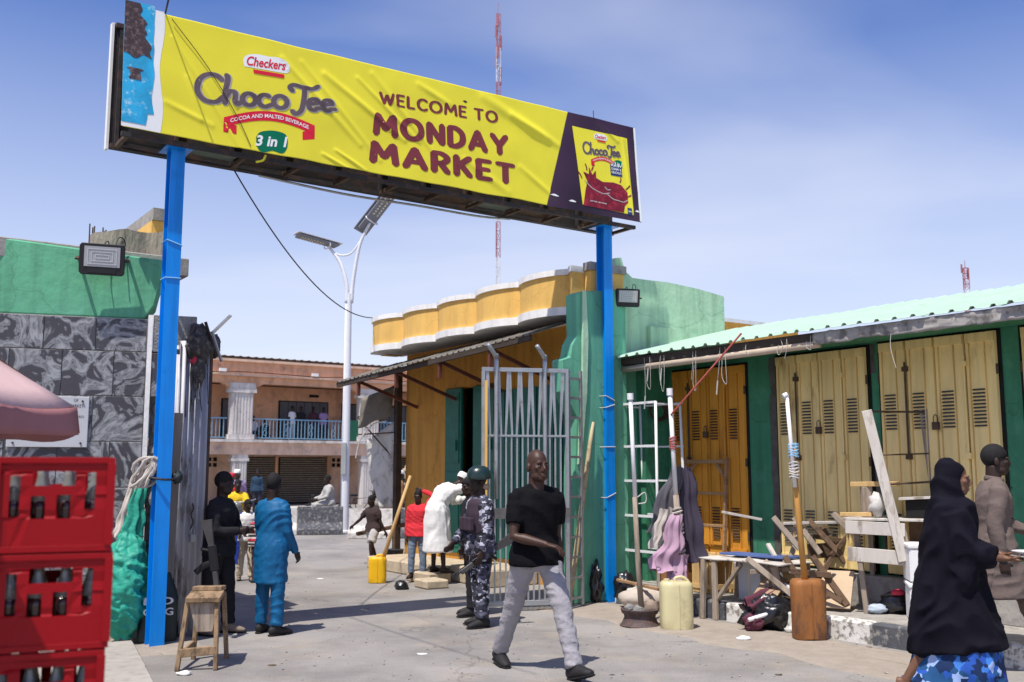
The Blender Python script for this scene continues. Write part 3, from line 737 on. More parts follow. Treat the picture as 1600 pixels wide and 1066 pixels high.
GLYPH = {'W': (.96, [[(0, 1), (.24, 0)], [(.24, 0), (.48, .8)], [(.48, .8), (.72, 0)], [(.72, 0), (.96, 1)]]), 'E': (.48, [[(0, 0), (0, 1)], [(0, 1), (.48, 1)], [(0, .52), (.42, .52)], [(0, 0), (.48, 0)]]),
         'L': (.46, [[(0, 1), (0, 0)], [(0, 0), (.46, 0)]]), 'C': (.66, [ell(.42, .5, .42, .5, 48, 312)]), 'O': (.88, [ell(.44, .5, .44, .5, 0, 370, 12)]),
         'M': (.88, [[(0, 0), (.08, 1)], [(.08, 1), (.44, .30)], [(.44, .30), (.80, 1)], [(.80, 1), (.88, 0)]]), 'T': (.68, [[(0, 1), (.68, 1)], [(.34, 1), (.34, 0)]]),
         'N': (.64, [[(0, 0), (0, 1)], [(0, 1), (.64, 0)], [(.64, 0), (.64, 1)]]), 'D': (.66, [[(0, 0), (0, 1)], [(0, 1), (.3, 1), (.58, .80), (.66, .5), (.58, .20), (.3, 0), (0, 0)]]),
         'A': (.78, [[(0, 0), (.39, 1)], [(.39, 1), (.78, 0)], [(.16, .30), (.62, .30)]]), 'Y': (.74, [[(0, 1), (.37, .45)], [(.74, 1), (.37, .45)], [(.37, .45), (.37, 0)]]),
         'R': (.56, [[(0, 0), (0, 1)], [(0, 1), (.3, 1), (.52, .85), (.52, .65), (.3, .47), (0, .47)], [(.26, .47), (.56, 0)]]), 'K': (.58, [[(0, 0), (0, 1)], [(.56, 1), (0, .42)], [(.18, .58), (.58, 0)]])}
def sign_word(s, p0, p1, h, sw):
    """rounded heavy capitals between two baseline ends."""
    x = 0; st = []
    for ch_ in s:
        if ch_ == ' ': x += .45; continue
        w_, gl_ = GLYPH[ch_]
        st += [[(a + x, b) for a, b in g_] for g_ in gl_]; x += w_ + sw + .13
    tot = x - .13 - sw
    def fn(a, b):
        t_ = (a + sw / 2) / (tot + sw); return Vector((p0[0] + (p1[0] - p0[0]) * t_, p0[1] + (p1[1] - p0[1]) * t_ + h * (b + sw / 2) / (1 + sw), 0))
    pressed_strokes(st, sw, fn, .003, m_txt, 'lettering', ban)
sign_word('WELCOME TO', (-3.42, 5.695), (-1.81, 5.80), .155, .20)
sign_word('MONDAY', (-3.50, 5.31), (-1.67, 5.40), .28, .27)
sign_word('MARKET', (-3.55, 4.98), (-1.58, 5.05), .275, .25)
def logo(M, ch, off, big):
    """M maps the logo's own 0..10 / -5..5 frame to the banner."""
    pressed_strokes(CHOCO, .42, lambda x, y: Vector((*M(x + .05, y - .04), 0)), off, m_chol, 'lettering', ban)
    pressed_strokes(CHOCO, .31, lambda x, y: Vector((*M(x, y), 0)), off + .0022, m_choc, 'lettering', ban)
    def blob(pts, o_, m, nm):
        bm = bmesh.new(); bm.faces.new([bm.verts.new((*M(*p), 0)) for p in pts]); bmesh.ops.triangulate(bm, faces=bm.faces[:])
        return flat_to_sheet(bm, o_, nm, m, ban, .05)
    # maker's badge
    bd = [(3.3, 3.5), (3.2, 4.1), (3.5, 4.55), (4.2, 4.7), (5.0, 4.6), (5.7, 4.6), (6.3, 4.3), (6.55, 3.8), (6.4, 3.3), (5.6, 3.3), (4.6, 3.4)]
    blob([tuple(p[:2]) for p in spline([(a, b, 0) for a, b in bd + bd[:1]], 4)[:-1]], off, m_vw, 'badge')
    flat_to_sheet(fit(text_bm('Checkers', .02, .25), lambda s, t: M(3.45 + 2.8 * s, 3.62 + .85 * t - .12 * s)), off + .0022, 'lettering', m_red, ban)
    blob([(3.9, 3.32), (6.15, 3.12), (6.1, 2.78), (3.95, 2.98)], off + .002, m_red, 'badge')
    if big:
        flat_to_sheet(fit(text_bm('a brand for everyone', .01), lambda s, t: M(4.05 + 1.95 * s, 3.05 + .14 * t - .18 * s)), off + .005, 'lettering', m_vw, ban) if False else None
    # red ribbon with arched lettering
    def arch(s): return (1.9 + 6.5 * s, -1.50 + .90 * math.sin(math.pi * s) - .15 * s)
    up_, lo_ = [], []
    for i in range(17):
        x, y_ = arch(i / 16); up_.append((x, y_ + .42)); lo_.append((x, y_ - .42))
    bm = bmesh.new()
    for i in range(16): bm.faces.new([bm.verts.new((*M(*p), 0)) for p in (lo_[i], lo_[i + 1], up_[i + 1], up_[i])])
    bmesh.ops.remove_doubles(bm, verts=bm.verts, dist=1e-6); flat_to_sheet(bm, off, 'ribbon', m_red, ban)
    for sg in (0, 1):
        x, y_ = arch(sg); e = -1 if sg == 0 else 1
        blob([(x - .1 * e * 0, y_ + .1), (x + 1.0 * -e * -1 * .0 + .9 * -e, y_ - .55 + .35), (x + .9 * -e, y_ - .95), (x, y_ - .80)], off - .001, m_red, 'ribbon')
    flat_to_sheet(fit(text_bm('COCOA AND MALTED BEVERAGE', .02), lambda s, t: (lambda a: M(a[0], a[1] - .17 + .34 * t))(arch(.07 + .86 * s))), off + .0022, 'lettering', m_vw, ban)
    g_ = [(4.15, -2.6), (4.4, -2.15), (5.0, -1.95), (5.6, -1.95), (6.2, -2.15), (6.4, -2.6), (6.35, -3.4), (6.0, -3.9), (5.3, -3.7), (4.6, -3.9), (4.2, -3.4)]
    if not big: g_ = [(a + 4.0, b + 1.3) for a, b in g_]
    blob([tuple(p[:2]) for p in spline([(a, b, 0) for a, b in g_ + g_[:1]], 3)[:-1]], off, m_grn, 'badge')
    dx, dy = (0, 0) if big else (4.0, 1.3)
    flat_to_sheet(fit(text_bm('3 in 1', .03, .2), lambda s, t: M(4.1 + 2.3 * s + dx, -3.35 + .95 * t + dy)), off + .0022, 'lettering', m_vw, ban)
logo(lambda x, y: (-5.47 + .1515 * x, 5.245 + .0210 * x + .125 * y + .012), 1, .003, True)
# pack printed on the plum panel
patch(lambda t: -.56 - .09 * t, lambda t: .30 - .02 * t, .006, 80, 100, 'pack_print', m_vy, ban, zlo=lambda b: 4.975 - .05 * (b + .56) * .3, zhi=lambda b: 6.015 + .012 * (b + .65))
logo(lambda x, y: (-.50 + .064 * x, 5.665 + .0068 * x + .064 * y), 1, .009, False)
def flat_poly(pts, off, name, m, curved=True):
    if curved: pts = [tuple(p[:2]) for p in spline([(a, b, 0) for a, b in pts + pts[:1]], 4)[:-1]]
    bm = bmesh.new(); bm.faces.new([bm.verts.new((a, b, 0)) for a, b in pts]); bmesh.ops.triangulate(bm, faces=bm.faces[:])
    return flat_to_sheet(bm, off, name, m, ban, .05)
flat_poly([(-.55, 4.965), (-.50, 5.18), (-.46, 5.30), (-.52, 5.42), (-.43, 5.40), (-.42, 5.50), (-.37, 5.40), (-.31, 5.47), (-.31, 5.37), (-.20, 5.335), (-.02, 5.36), (.12, 5.345), (.22, 5.26), (.22, 5.12), (.16, 5.07), (.13, 4.97)], .009, 'drink_print', m_splash, False)
for (p, q) in (((-.50, 5.30), (-.30, 5.19)), ((-.30, 5.19), (-.1, 5.20)), ((-.14, 5.18), (.06, 5.12)), ((.06, 5.12), (.21, 5.15)), ((-.17, 5.27), (-.08, 5.25))):
    pressed_strokes([[p, ((p[0] + q[0]) / 2, (p[1] + q[1]) / 2 - .02), q]], .012, lambda x, y: Vector((x, y, 0)), .0115, m_chol, 'drink_highlight', ban)
for p, q in (((-.55, 5.33), (-.60, 5.40)), ((-.46, 5.45), (-.48, 5.53)), ((-.38, 5.46), (-.35, 5.54)), ((.20, 5.30), (.26, 5.36)), ((.1, 5.38), (.12, 5.44)), ((.22, 5.2), (.27, 5.23))):
    pressed_strokes([[p, ((p[0] + q[0]) / 2 + .008, (p[1] + q[1]) / 2), q]], .016, lambda x, y: Vector((x, y, 0)), .009, m_splash, 'drink_print', ban)
flat_poly([(-.05, 5.455), (-.05, 5.60), (.0, 5.63), (.13, 5.63), (.15, 5.58), (.15, 5.46)], .009, 'badge', m_nav, False)
for i, s in enumerate(('RICH', 'CREAMY &', 'DELICIOUS')):
    place(s, (-.035, 5.583 - .048 * i), (.135, 5.585 - .048 * i), .032, .0115, m_vw, bold=.02)
place('JUST ADD HOT WATER', (-.44, 5.03), (-.16, 5.03), .022, .013, m_vw, bold=.01)
flat_poly([(.20, 4.955), (.20, 5.05), (.27, 5.05), (.28, 4.955)], .009, 'badge', m_nav, False)
place('20g', (.21, 4.985), (.265, 4.985), .03, .0115, m_vw, bold=.02)
for b0, b1, z_ in ((-1.08, -.93, 5.02), (-.78, -.66, 4.99), (.33, .41, 5.02)):
    flat_poly([(b0, z_), ((b0 + b1) / 2, z_ + .022), (b1, z_), ((b0 + b1) / 2, z_ - .006)], .006, 'print_highlight', m_vw, True)
flat_poly([(-2.31, 5.985), (-2.27, 6.0), (-2.24, 5.985), (-2.27, 5.965)], .003, 'tear', m_box, False)
# box behind the banner
MB().box(-6.165, .40, .30, .335, 4.80, 6.09).build('back_panel', m_box, gate)
MB().box(-6.175, -6.15, .285, .36, 4.79, 6.10).build('back_panel_trim', m_vw, gate)
for (y0, z0) in ((-.19, 4.80), (.25, 4.80), (-.09, 6.05), (.25, 6.05)):
    MB().box(-6.14, .39, y0, y0 + .045, z0, z0 + .045).build('frame_rail', m_box, gate)
for i in range(12):
    x = -6.1 + i * .585
    MB().box(x, x + .04, -.144, .249, 4.803, 4.84).build('frame_tie', m_iron, gate)
    MB().box(x, x + .035, .255, .29, 4.846, 6.04).build('frame_stud', m_box, gate)
    if i < 11 and i not in (4, 9):
        z_ = 4.85 + rnd(0, .03)
        MB().box(x + .045, x + .58, -.13 + rnd(0, .1), .24, z_, z_ + .008, rot=(rnd(-.06, .06), rnd(-.03, .03), 0)).build('underside_panel', random.choice([m_box, m_box, m_iron, mat('grey_green_board', (.16, .19, .16), .8, .2, 4, .2)]), gate)
MB().tube(spline([(-4.6, .30, 4.79), (-3.6, .31, 4.75), (-2.6, .32, 4.765), (-1.8, .31, 4.76), (-1.3, .30, 4.79)], 6), .014, 6).build('loose_rail', m_steel, gate)
MB().tube(spline([(-4.72, -.2, 4.86), (-4.75, -.21, 4.80), (-4.82, -.2, 4.77)], 4), .012, 6).build('torn_tab', m_vy, gate)
for bx_ in (-5.57, 0.0):
    p = MB(); hw = .068
    p.box(bx_ - hw, bx_ + hw, -.080, -.066, -.3, 4.80).box(bx_ - hw, bx_ + hw, .066, .080, -.3, 4.80).box(bx_ - .008, bx_ + .008, -.0658, .0658, -.3, 4.80)
    post = p.build('post', m_blue, gate)
    MB().box(bx_ - .13, bx_ + .13, -.14, .16, 4.799, 4.81).build('cap_plate', m_blue, post)
    MB().box(bx_ - .35, bx_ + .35, -.06, .06, 4.70, 4.797).build('cap_beam', m_blue, post) if False else None
    for zq in ((3.85, 3.5) if bx_ < -1 else (2.55, 1.93, 1.32, 2.45)):
        tilt = rnd(-.03, .03); pts = []
        for a in range(17):
            t = a / 16 * 2 * math.pi
            cx_, cy_ = math.cos(t), math.sin(t); k = 1 / max(abs(cx_), abs(cy_))
            pts.append((bx_ + cx_ * k * .074, cy_ * k * .086, zq + tilt * cx_ * k))
        MB().tube(pts, .006, 5).build('wire_tie', m_str if bx_ > -1 else mat('pale_blue_wire', (.25, .5, .75), .5, .05, 3, 0), post)
for x in (-.9, -.4):
    pass
MB().tube([(-.28, -.15, 6.19), (-.285, -.15, 6.30)], .006, 5).build('stub_rod', m_iron, gate)

# overhead cables
m_cable = mat('black_cable', (.02, .02, .025), .6, .1, 3, 0)
def cable(name, p, q, sag, r, label):
    p, q = Vector(p), Vector(q); pts = []
    for i in range(25):
        t = i / 24; c = p.lerp(q, t); c.z -= sag * 4 * t * (1 - t); pts.append(c)
    o_ = MB().tube(pts, r, 6).build(name, m_cable, smooth=True); return tag(o_, label, 'cable')
cable('overhead_cable', G(-4.88, .36, 4.86), G(-.18, 6.2, 4.36), .42, .009, 'black cable sagging from the sign to the corner of the scalloped parapet')
cable('overhead_cable', G(-5.78, -.16, 6.13), G(-6.5, -4.5, 7.4), .15, .009, 'black cable rising from the top edge of the sign out of the picture')
MB_c = [conform(-5.72, 6.08, .02), conform(-5.35, 5.65, .018), conform(-5.05, 5.2, .018), conform(-4.9, 4.9, .02)]
MB().tube(spline(MB_c, 6), .004, 5).build('cable_over_banner', m_cable, gate)

# ================================================================ LEFT GATE PIER: green render over grey stone tiles
AL = R_(18)
pier = thing('gate_pier', 'gate wall of swirled grey stone tiles below and green render above', 'wall', (-3.64, 10.0, 0), AL)
m_green2 = mat('left_green_plaster', (0.12, 0.40, 0.23), .85, .10, 2.2, .45, 9, col2=(.13, .40, .25), cut=(.5, .7), bdist=.02)
weather(m_green2, .78, .8)
def tile_mat():
    m = mat('swirled_stone', (.2, .2, .22), .45, .1, 3, .08, 60, spec=.5)
    n, l, b = nodes_of(m)
    tcn = n.new('ShaderNodeTexCoord'); oi = n.new('ShaderNodeObjectInfo')
    ad = n.new('ShaderNodeVectorMath'); ad.operation = 'MULTIPLY_ADD'; ad.inputs[1].default_value = (37, 0, 29)
    l.new(oi.outputs['Random'], ad.inputs[0]); l.new(tcn.outputs['Object'], ad.inputs[2])
    ns_ = n.new('ShaderNodeTexNoise'); ns_.inputs['Scale'].default_value = 2.6; ns_.inputs['Detail'].default_value = 3; ns_.inputs['Distortion'].default_value = 1.6
    l.new(ad.outputs[0], ns_.inputs['Vector'])
    mm = n.new('ShaderNodeMath'); mm.operation = 'MULTIPLY'; mm.inputs[1].default_value = 26
    l.new(ns_.outputs[0], mm.inputs[0])
    sn = n.new('ShaderNodeMath'); sn.operation = 'SINE'; l.new(mm.outputs[0], sn.inputs[0])
    n2 = n.new('ShaderNodeTexNoise'); n2.inputs['Scale'].default_value = 9; n2.inputs['Detail'].default_value = 6; n2.inputs['Roughness'].default_value = .7
    l.new(ad.outputs[0], n2.inputs['Vector'])
    a2 = n.new('ShaderNodeMath'); a2.operation = 'MULTIPLY_ADD'; a2.inputs[1].default_value = 2.2; l.new(n2.outputs[0], a2.inputs[0]); l.new(sn.outputs[0], a2.inputs[2])
    rp = n.new('ShaderNodeValToRGB')
    e = rp.color_ramp.elements
    e[0].position, e[0].color = .0, (.045, .044, .052, 1); e[1].position, e[1].color = 1.0, (.36, .37, .38, 1)
    for p_, c_ in ((.40, (.06, .058, .066)), (.52, (.17, .175, .18)), (.62, (.24, .25, .255)), (.72, (.13, .13, .14)), (.86, (.27, .28, .285))):
        q = e.new(p_); q.color = (*c_, 1)
    mr = n.new('ShaderNodeMapRange'); mr.inputs[1].default_value = -.4; mr.inputs[2].default_value = 2.4
    l.new(a2.outputs[0], mr.inputs[0]); l.new(mr.outputs[0], rp.inputs[0]); l.new(rp.outputs[0], b.inputs['Base Color'])
    return m
m_tile = tile_mat()
m_grout = mat('pale_grout', (.38, .37, .34), .9, .15, 6, .3)
m_rubble = mat('rough_grey_stone', (.24, .235, .225), .9, .2, 10, .8, 45, bdist=.02)
MB().box(-3.2, -.02, .02, .5, 0, 3.16).build('core', m_grout, pier)
pts = [(-3.2, 3.161), (-3.2, 4.02), (-1.3, 3.90), (.09, 3.78), (.07, 3.6), (.03, 3.45), (.0, 3.3), (-.10, 3.161)]
MB().prism(pts, .44, 'y', .03).build('green_render', m_green2, pier, bevel=.015)
rows_ = [.12, .57, 1.02, 1.47, 1.92, 2.37, 2.82, 3.155]
for r_ in range(7):
    z0, z1 = rows_[r_], rows_[r_ + 1]; x = -.055; k = 0
    if r_ == 6: x = -.06
    while x > -3.0:
        wd = .475 if k or r_ % 2 == 0 else .30
        MB().box(x - wd + .004, x - .004, 0 + rnd(0, .003), .019, z0 + .004, z1 - .004).build('tile', m_tile, pier, bevel=.003)
        x -= wd; k += 1
MB().box(-.05, -.005, -.012, .02, .1, 3.2).build('edge_strip', m_white, pier)
for r_ in range(7):
    z0, z1 = rows_[r_], rows_[r_ + 1]
    if r_ >= 5: MB().box(.0, .42, .0, .16, z0 + .004, z1 + (.05 if r_ == 6 else -.004)).build('tile', m_tile if r_ == 5 else m_rubble, pier, bevel=.006)
    else:
        for q in range(2):
            zc = z0 + (q + .5) * .225
            mb = MB().ball((.16 + rnd(-.04, .04), .09, zc), (.17, .09, .112), 9, 6)
            mb.v = [p + Vector((.02 * n1(p.x * 9, p.z * 9, r_ + q), .03 * n1(p.x * 9 + 3, p.z * 9, q), .02 * n1(p.x * 11, p.z * 11, 7))) for p in mb.v]
            mb.build('rubble_stone', m_rubble, pier)
MB().box(-.0, .40, .1, .48, 0, 2.36).build('pier_core', m_rubble, pier)
# notice plaque
m_pl = mat('grey_plaque', (.50, .51, .53), .5, .05, 3, .05)
pq = thing('notice_plaque', 'pale grey dedication plaque screwed to the swirled stone tiles', 'plaque', (-3.64, 10.0, 0), AL)
MB().box(-1.28, -.56, -.028, -.004, 1.86, 2.355).build('plate', m_pl, pq, bevel=.004)
m_ink = mat('black_ink', (.03, .03, .035), .6, .1, 3, 0)
def flat_text(s, x0, x1, z, h, y, m, parent, bold=.0):
    bm = fit(text_bm(s, bold), lambda a, b: (x0 + (x1 - x0) * a, z + h * b))
    for v in bm.verts: v.co = (v.co.x, y, v.co.y)
    me = bpy.data.meshes.new('lettering'); bm.to_mesh(me); bm.free(); return obj('lettering', me, m, parent)
flat_text('MONDAY 23RD OCTOBER, 2023', -1.14, -.72, 1.945, .028, -.031, m_ink, pq)
flat_text('MARKET', -.74, -.61, 2.25, .032, -.031, m_ink, pq)
flat_text('OF', -.70, -.66, 2.305, .03, -.031, m_ink, pq)
flat_text('ORD', -.68, -.60, 2.15, .02, -.031, m_ink, pq)
flat_text('BY', -.95, -.88, 2.0, .025, -.031, m_ink, pq)
for x, z in ((-1.22, 1.90), (-.62, 1.90), (-1.22, 2.31), (-.62, 2.31)):
    MB().tube([(x, -.045, z), (x, -.02, z)], .010, 6).build('screw', m_ink, pq)
# flood lights
def floodlight(name, label, loc, rz, tilt, s=1.0):
    f = thing(name, label, 'floodlight', loc, rz)
    M = Euler((tilt, 0, 0)).to_matrix()
    def fx(mb): mb.v = [(M @ p) * s for p in mb.v]; return mb
    ou = [(-.21, -.13), (-.19, -.155), (.19, -.155), (.21, -.13), (.21, .13), (.19, .155), (-.19, .155), (-.21, .13)]
    fx(MB().prism(ou, .07, 'y', -.03)).build('housing', mat('black_cast_metal', (.02, .02, .022), .5, .1, 3, .05), f, bevel=.006)
    fx(MB().box(-.165, .165, -.035, -.029, -.075, .125)).build('lens', mat('frosted_lens', (.42, .43, .42), .25, .08, 4, .02, spec=.6), f)
    for k in range(3):
        i_ = .03 + .035 * k
        rg_ = MB(); x, z0, z1 = .165 - i_, -.075 + i_ * .8, .125 - i_ * .8
        for (a, b, c, d) in ((-x, x, z0, z0 + .006), (-x, x, z1 - .006, z1), (-x, -x + .006, z0 + .006, z1 - .006), (x - .006, x, z0 + .006, z1 - .006)): rg_.box(a, b, -.038, -.0352, c, d)
        fx(rg_).build('lens_ring', mat('lens_line', (.62, .63, .62), .4, .05, 3, 0), f)
    fx(MB().box(-.13, .13, -.036, -.031, -.135, -.09)).build('driver_cover', mat('black_cast_metal', (0, 0, 0)), f)
    br = MB().beam((-.235, .01, 0), (-.235, .22, .06), .03, .008).beam((.235, .01, 0), (.235, .22, .06), .03, .008).beam((-.235, .22, .06), (.235, .22, .06), .03, .008)
    br.tube([(-.25, .01, 0), (-.2, .01, 0)], .015, 6).tube([(.2, .01, 0), (.25, .01, 0)], .015, 6)
    br.v = [p * s for p in br.v]; br.build('bracket', m_iron, f)
    wr = MB().tube(spline([(-.02, .05, -.1), (-.03, .1, .1), (.04, .15, .22), (.05, .16, .05)], 5), .006, 5).tube(spline([(.1, .05, .1), (.14, .12, .26), (.2, .16, .22), (.17, .17, .05)], 5), .006, 5)
    wr.v = [p * s for p in wr.v]; wr.build('lead', m_cable, f); return f
cC, sC = math.cos(AL), math.sin(AL)
def PL(x, y, z): return Vector((-3.64 + x * cC - y * sC, 10.0 + x * sC + y * cC, z))
floodlight('floodlight', 'black floodlight mounted on the green render above the stone tiles', PL(-.50, -.17, 3.71), AL + R_(2), R_(8), 1.0)
floodlight('floodlight', 'square black floodlight beside the far blue post, below the parapet end', G(.38, -.02, 3.90), TH - R_(24), R_(10), .78)
rb = thing('rebar_bundle', 'thin rusty reinforcing bars sticking up behind the green wall', 'rebar', PL(-.62, .42, 3.84), AL)
for x, y_, h in ((-.06, 0, .36), (-.045, .03, .33), (-.03, .01, .34), (.06, 0, .33), (.075, .03, .30), (.09, .02, .31)):
    MB().tube([(x, y_, -.3), (x + rnd(-.01, .01), y_, h)], .007, 6).build('bar', m_iron, rb)

# ================================================================ LEFT BUILDING behind the pier
m_rawc = mat('stained_raw_concrete', (.36, .31, .245), .95, .15, 5, .8, 18, col2=(.10, .085, .07), cut=(.56, .66), stretch=(1, 1, .35), bdist=.03)
lb = gthing('unfinished_shop', 'raw concrete shop with curved parapet rising behind the near gate wall', 'building')
MB().box(-9.0, -5.75, 1.0, 6.5, 0, 3.7).build('wall', m_yel, lb)
MB().box(-9.0, -5.12, .92, 6.6, 3.72, 3.92).build('slab', m_conc, lb, bevel=.01)
ar = []
for q in range(25):
    t = q / 24; ar.append((-6.10 + .82 * t, 1.02 - .05 * abs(math.sin(t * math.pi * 1.5))))
mb = MB(); vs, fs = [], []
for (x, y_) in ar:
    zt_ = 4.08 + .12 * ((x + 6.1) / .82) + .03 * n1(x * 4, 2) + .04 * abs(math.sin((x + 6.1) * 5.0))
    vs += [(x, y_, 3.921), (x, y_, zt_), (x, y_ + .16, zt_), (x, y_ + .16, 3.921)]
for i in range(24):
    for a, b in ((0, 1), (1, 2), (2, 3)): fs.append((4 * i + a, 4 * i + 4 + a, 4 * i + 4 + b, 4 * i + b))
fs += [(0, 1, 2, 3), (96, 99, 98, 97)]
mb.add(vs, fs).build('parapet', m_rawc, lb)
MB().prism([(-5.27, 1.05), (-5.20, 1.12), (-5.19, 1.5), (-5.22, 2.2), (-5.5, 2.4), (-5.5, 1.05)], .40, 'z', 3.921).build('parapet_bay', m_yel2, lb, smooth='auto')
MB().prism([(-5.31, 1.0), (-5.17, 1.1), (-5.15, 1.5), (-5.19, 2.3), (-5.5, 2.45), (-5.5, 1.0)], .13, 'z', 4.322).build('coping', m_conc, lb, smooth='auto')

# ================================================================ CORRUGATED GATE LEAF on the left
m_zinc = mat('grey_zinc', (.42, .42, .45), .6, .15, 3, .15, 30, metal=.25, col2=(.14, .12, .11), cut=(.53, .68), stretch=(1, 1, .4))
lg = thing('corrugated_gate', 'tall leaf of grey corrugated metal folded back behind the near blue post', 'gate', (-3.34, 9.95, 0), R_(50))
for k in range(3):
    wd = .34; nr = 5; mb = MB(); vs, fs = [], []; zt_ = (2.93, 2.86, 2.90)[k]
    ang = (0, R_(165), R_(8))[k]; st_ = (Vector((0, 0, 0)), Vector((.34, .03, 0)), Vector((.0, .12, 0)))[k]
    for i in range(nr * 6 + 1):
        t = i / (nr * 6); q = st_ + Matrix.Rotation(ang, 3, 'Z') @ Vector((wd * t, .024 * math.sin(t * nr * 2 * math.pi), 0))
        vs += [(q.x, q.y, .06), (q.x + .006, q.y, 1.5), (q.x, q.y, zt_ + .012 * n1(t * 5, k))]
    for i in range(nr * 6):
        for s_ in (0, 1): fs.append((3 * i + s_, 3 * i + 3 + s_, 3 * i + 4 + s_, 3 * i + 1 + s_))
    mb.add(vs, fs).build('sheet', m_zinc, lg, smooth=True, solid=.003)
for z in (.35, 1.62, 2.8): MB().box(-.02, .36, .035, .065, z, z + .05).build('rail', m_iron, lg)
MB().box(.34, .37, -.02, .06, .02, 2.96).build('stile', m_iron, lg)
MB().box(-.10, -.02, -.10, -.04, .02, 2.2, rot=(0, .02, 0)).build('plank', mat('old_grey_timber', (.20, .175, .15), .9, .25, 7, .4, 40, stretch=(1, 1, .15)), lg)
ch = MB()
for i in range(12): ch.ball((.18 + .012 * math.sin(i), -.05, 1.30 - i * .022), (.008, .012, .014), 6, 4)
ch.build('chain', m_iron, lg)
pk = MB().box(.15, .21, -.09, -.05, .93, 1.01).tube(spline([(.16, -.07, 1.01), (.16, -.07, 1.05), (.18, -.07, 1.07), (.20, -.07, 1.05), (.20, -.07, 1.01)], 3), .007, 6).build('padlock', m_steel, lg, bevel=.006)
# tangle of rags and boards on top
tg = thing('rag_bundle', 'tangle of dark rags and broken boards stuffed above the corrugated gate', 'rags', (-3.20, 10.12, 2.80))
m_rag = mat('dark_rags', (.055, .05, .05), .95, .4, 10, .6, 25, col2=(.16, .14, .12), cut=(.5, .62))
def lump(c, r, seed, amp=.35, n=16, m=10):
    mb = MB().ball((0, 0, 0), 1, n, m)
    out = []
    for p in mb.v:
        k = 1 + amp * n1(p.x * 2.2 + seed, p.y * 2.2, p.z * 2.2) + amp * .5 * n1(p.x * 5, p.y * 5 + seed, p.z * 5)
        out.append(Vector(c) + Vector((p.x * r[0], p.y * r[1], p.z * r[2])) * k)
    mb.v = out; return mb
for i, (c, r) in enumerate((((0, 0, .08), (.11, .2, .17)), ((-.03, .05, .22), (.09, .15, .12)), ((.08, .15, .12), (.08, .12, .14)), ((.02, -.05, -.15), (.06, .08, .18)))):
    lump(c, r, i * 3 + 1).build('rag', m_rag, tg, smooth=True)
for p, q, w_, m_ in (((-.05, .1, .1), (.30, .02, .42), .05, m_white), ((-.25, .0, .42), (.0, .05, .22), .05, m_iron), ((.05, .0, .35), (.14, .1, .0), .035, m_wood_d), ((.12, .0, .25), (.20, .1, -.05), .03, m_zinc), ((.03, -.06, .05), (.035, -.08, -.45), .018, m_str)):
    MB().beam(p, q, w_, .015).build('board', m_, tg)
lump((-.02, -.1, -.05), (.035, .04, .05), 30).build('red_rag', mat('red_rag', (.5, .04, .07), .9, .2, 5, .2), tg, smooth=True)
for i in range(7):
    x = rnd(-.08, .12); MB().tube(spline([(x, rnd(-.12, 0), .1), (x + rnd(-.03, .03), -.12, -.2), (x + rnd(-.05, .05), -.1, -.45 - rnd(0, .25))], 4), .005, 5).build('frayed_cord', m_rag, tg)
# ================================================================ TWO-STOREY BUILDING BEHIND
m_peach = mat('peach_plaster', (.72, .41, .25), .85, .08, 1.2, .3, 10, col2=(.42, .25, .17), cut=(.52, .7))
m_peach2 = mat('pale_peach_plaster', (.74, .51, .37), .85, .08, 1.2, .3, 10, col2=(.42, .33, .27), cut=(.54, .7))
m_colw = mat('column_white', (.66, .62, .58), .8, .07, 2, .3, 15, col2=(.40, .36, .33), cut=(.55, .7))
m_shut = mat('dark_grey_shutter', (.10, .105, .12), .6, .12, 2, .1, 20)
m_rail = mat('blue_railing', (.20, .38, .52), .5, .08, 3, .05)
m_tinroof = mat('pale_tin_roof', (.46, .41, .34), .5, .1, 1, .1, 10, col2=(.42, .36, .3), cut=(.5, .65))
bb = thing('arcade_building', 'two-storey peach building with balcony, white columns and blue railings', 'building', (-10.2, 45, 0), TH)
MB().box(-16, 16, 2.6, 2.9, 0, 2.30).build('ground_wall', m_peach2, bb)
MB().box(-16, 16, 0, 9, 2.28, 2.88).build('balcony_slab', m_peach2, bb)
MB().box(-16, 16, -.12, .05, 2.82, 2.94).build('slab_edge', m_colw, bb)
MB().box(-16, 16, 2.2, 2.5, 2.88, 5.5).build('upper_wall', m_peach, bb)
MB().box(-16, 16, 0, .35, 5.42, 5.72).build('beam', m_peach, bb)
MB().box(-16, 16, -.18, 9, 5.72, 5.82).build('cornice', m_peach2, bb)
MB().box(-16, 16, .02, .3, 5.82, 6.36).build('parapet', m_peach, bb)
MB().box(-16, 16, -.10, .4, 6.36, 6.47).build('coping', m_peach2, bb)
MB().box(-16, 16, .35, 2.2, 5.55, 5.70).build('balcony_ceiling', m_peach2, bb)
y0r, y1r = .2, 7
for i in range(11):
    x = -16 + i * 2.9
    mb = MB(); vs, fs = [], []
    for q in range(25):
        xx = x + 2.9 * q / 24; h = .03 * math.sin(q * math.pi / 1.5)
        vs += [(xx, y0r, 6.62 + h), (xx, y1r, 7.2 + h)]
    for q in range(24): fs.append((2 * q, 2 * q + 2, 2 * q + 3, 2 * q + 1))
    mb.add(vs, fs).build('roof_sheet', m_tinroof, bb)
MB().box(-16, 16, .25, .35, 6.475, 6.62).build('wall_plate', m_wood_d, bb)
MB().box(-16, 16, 8.7, 9, 0, 7.5).build('rear_wall', m_peach2, bb)
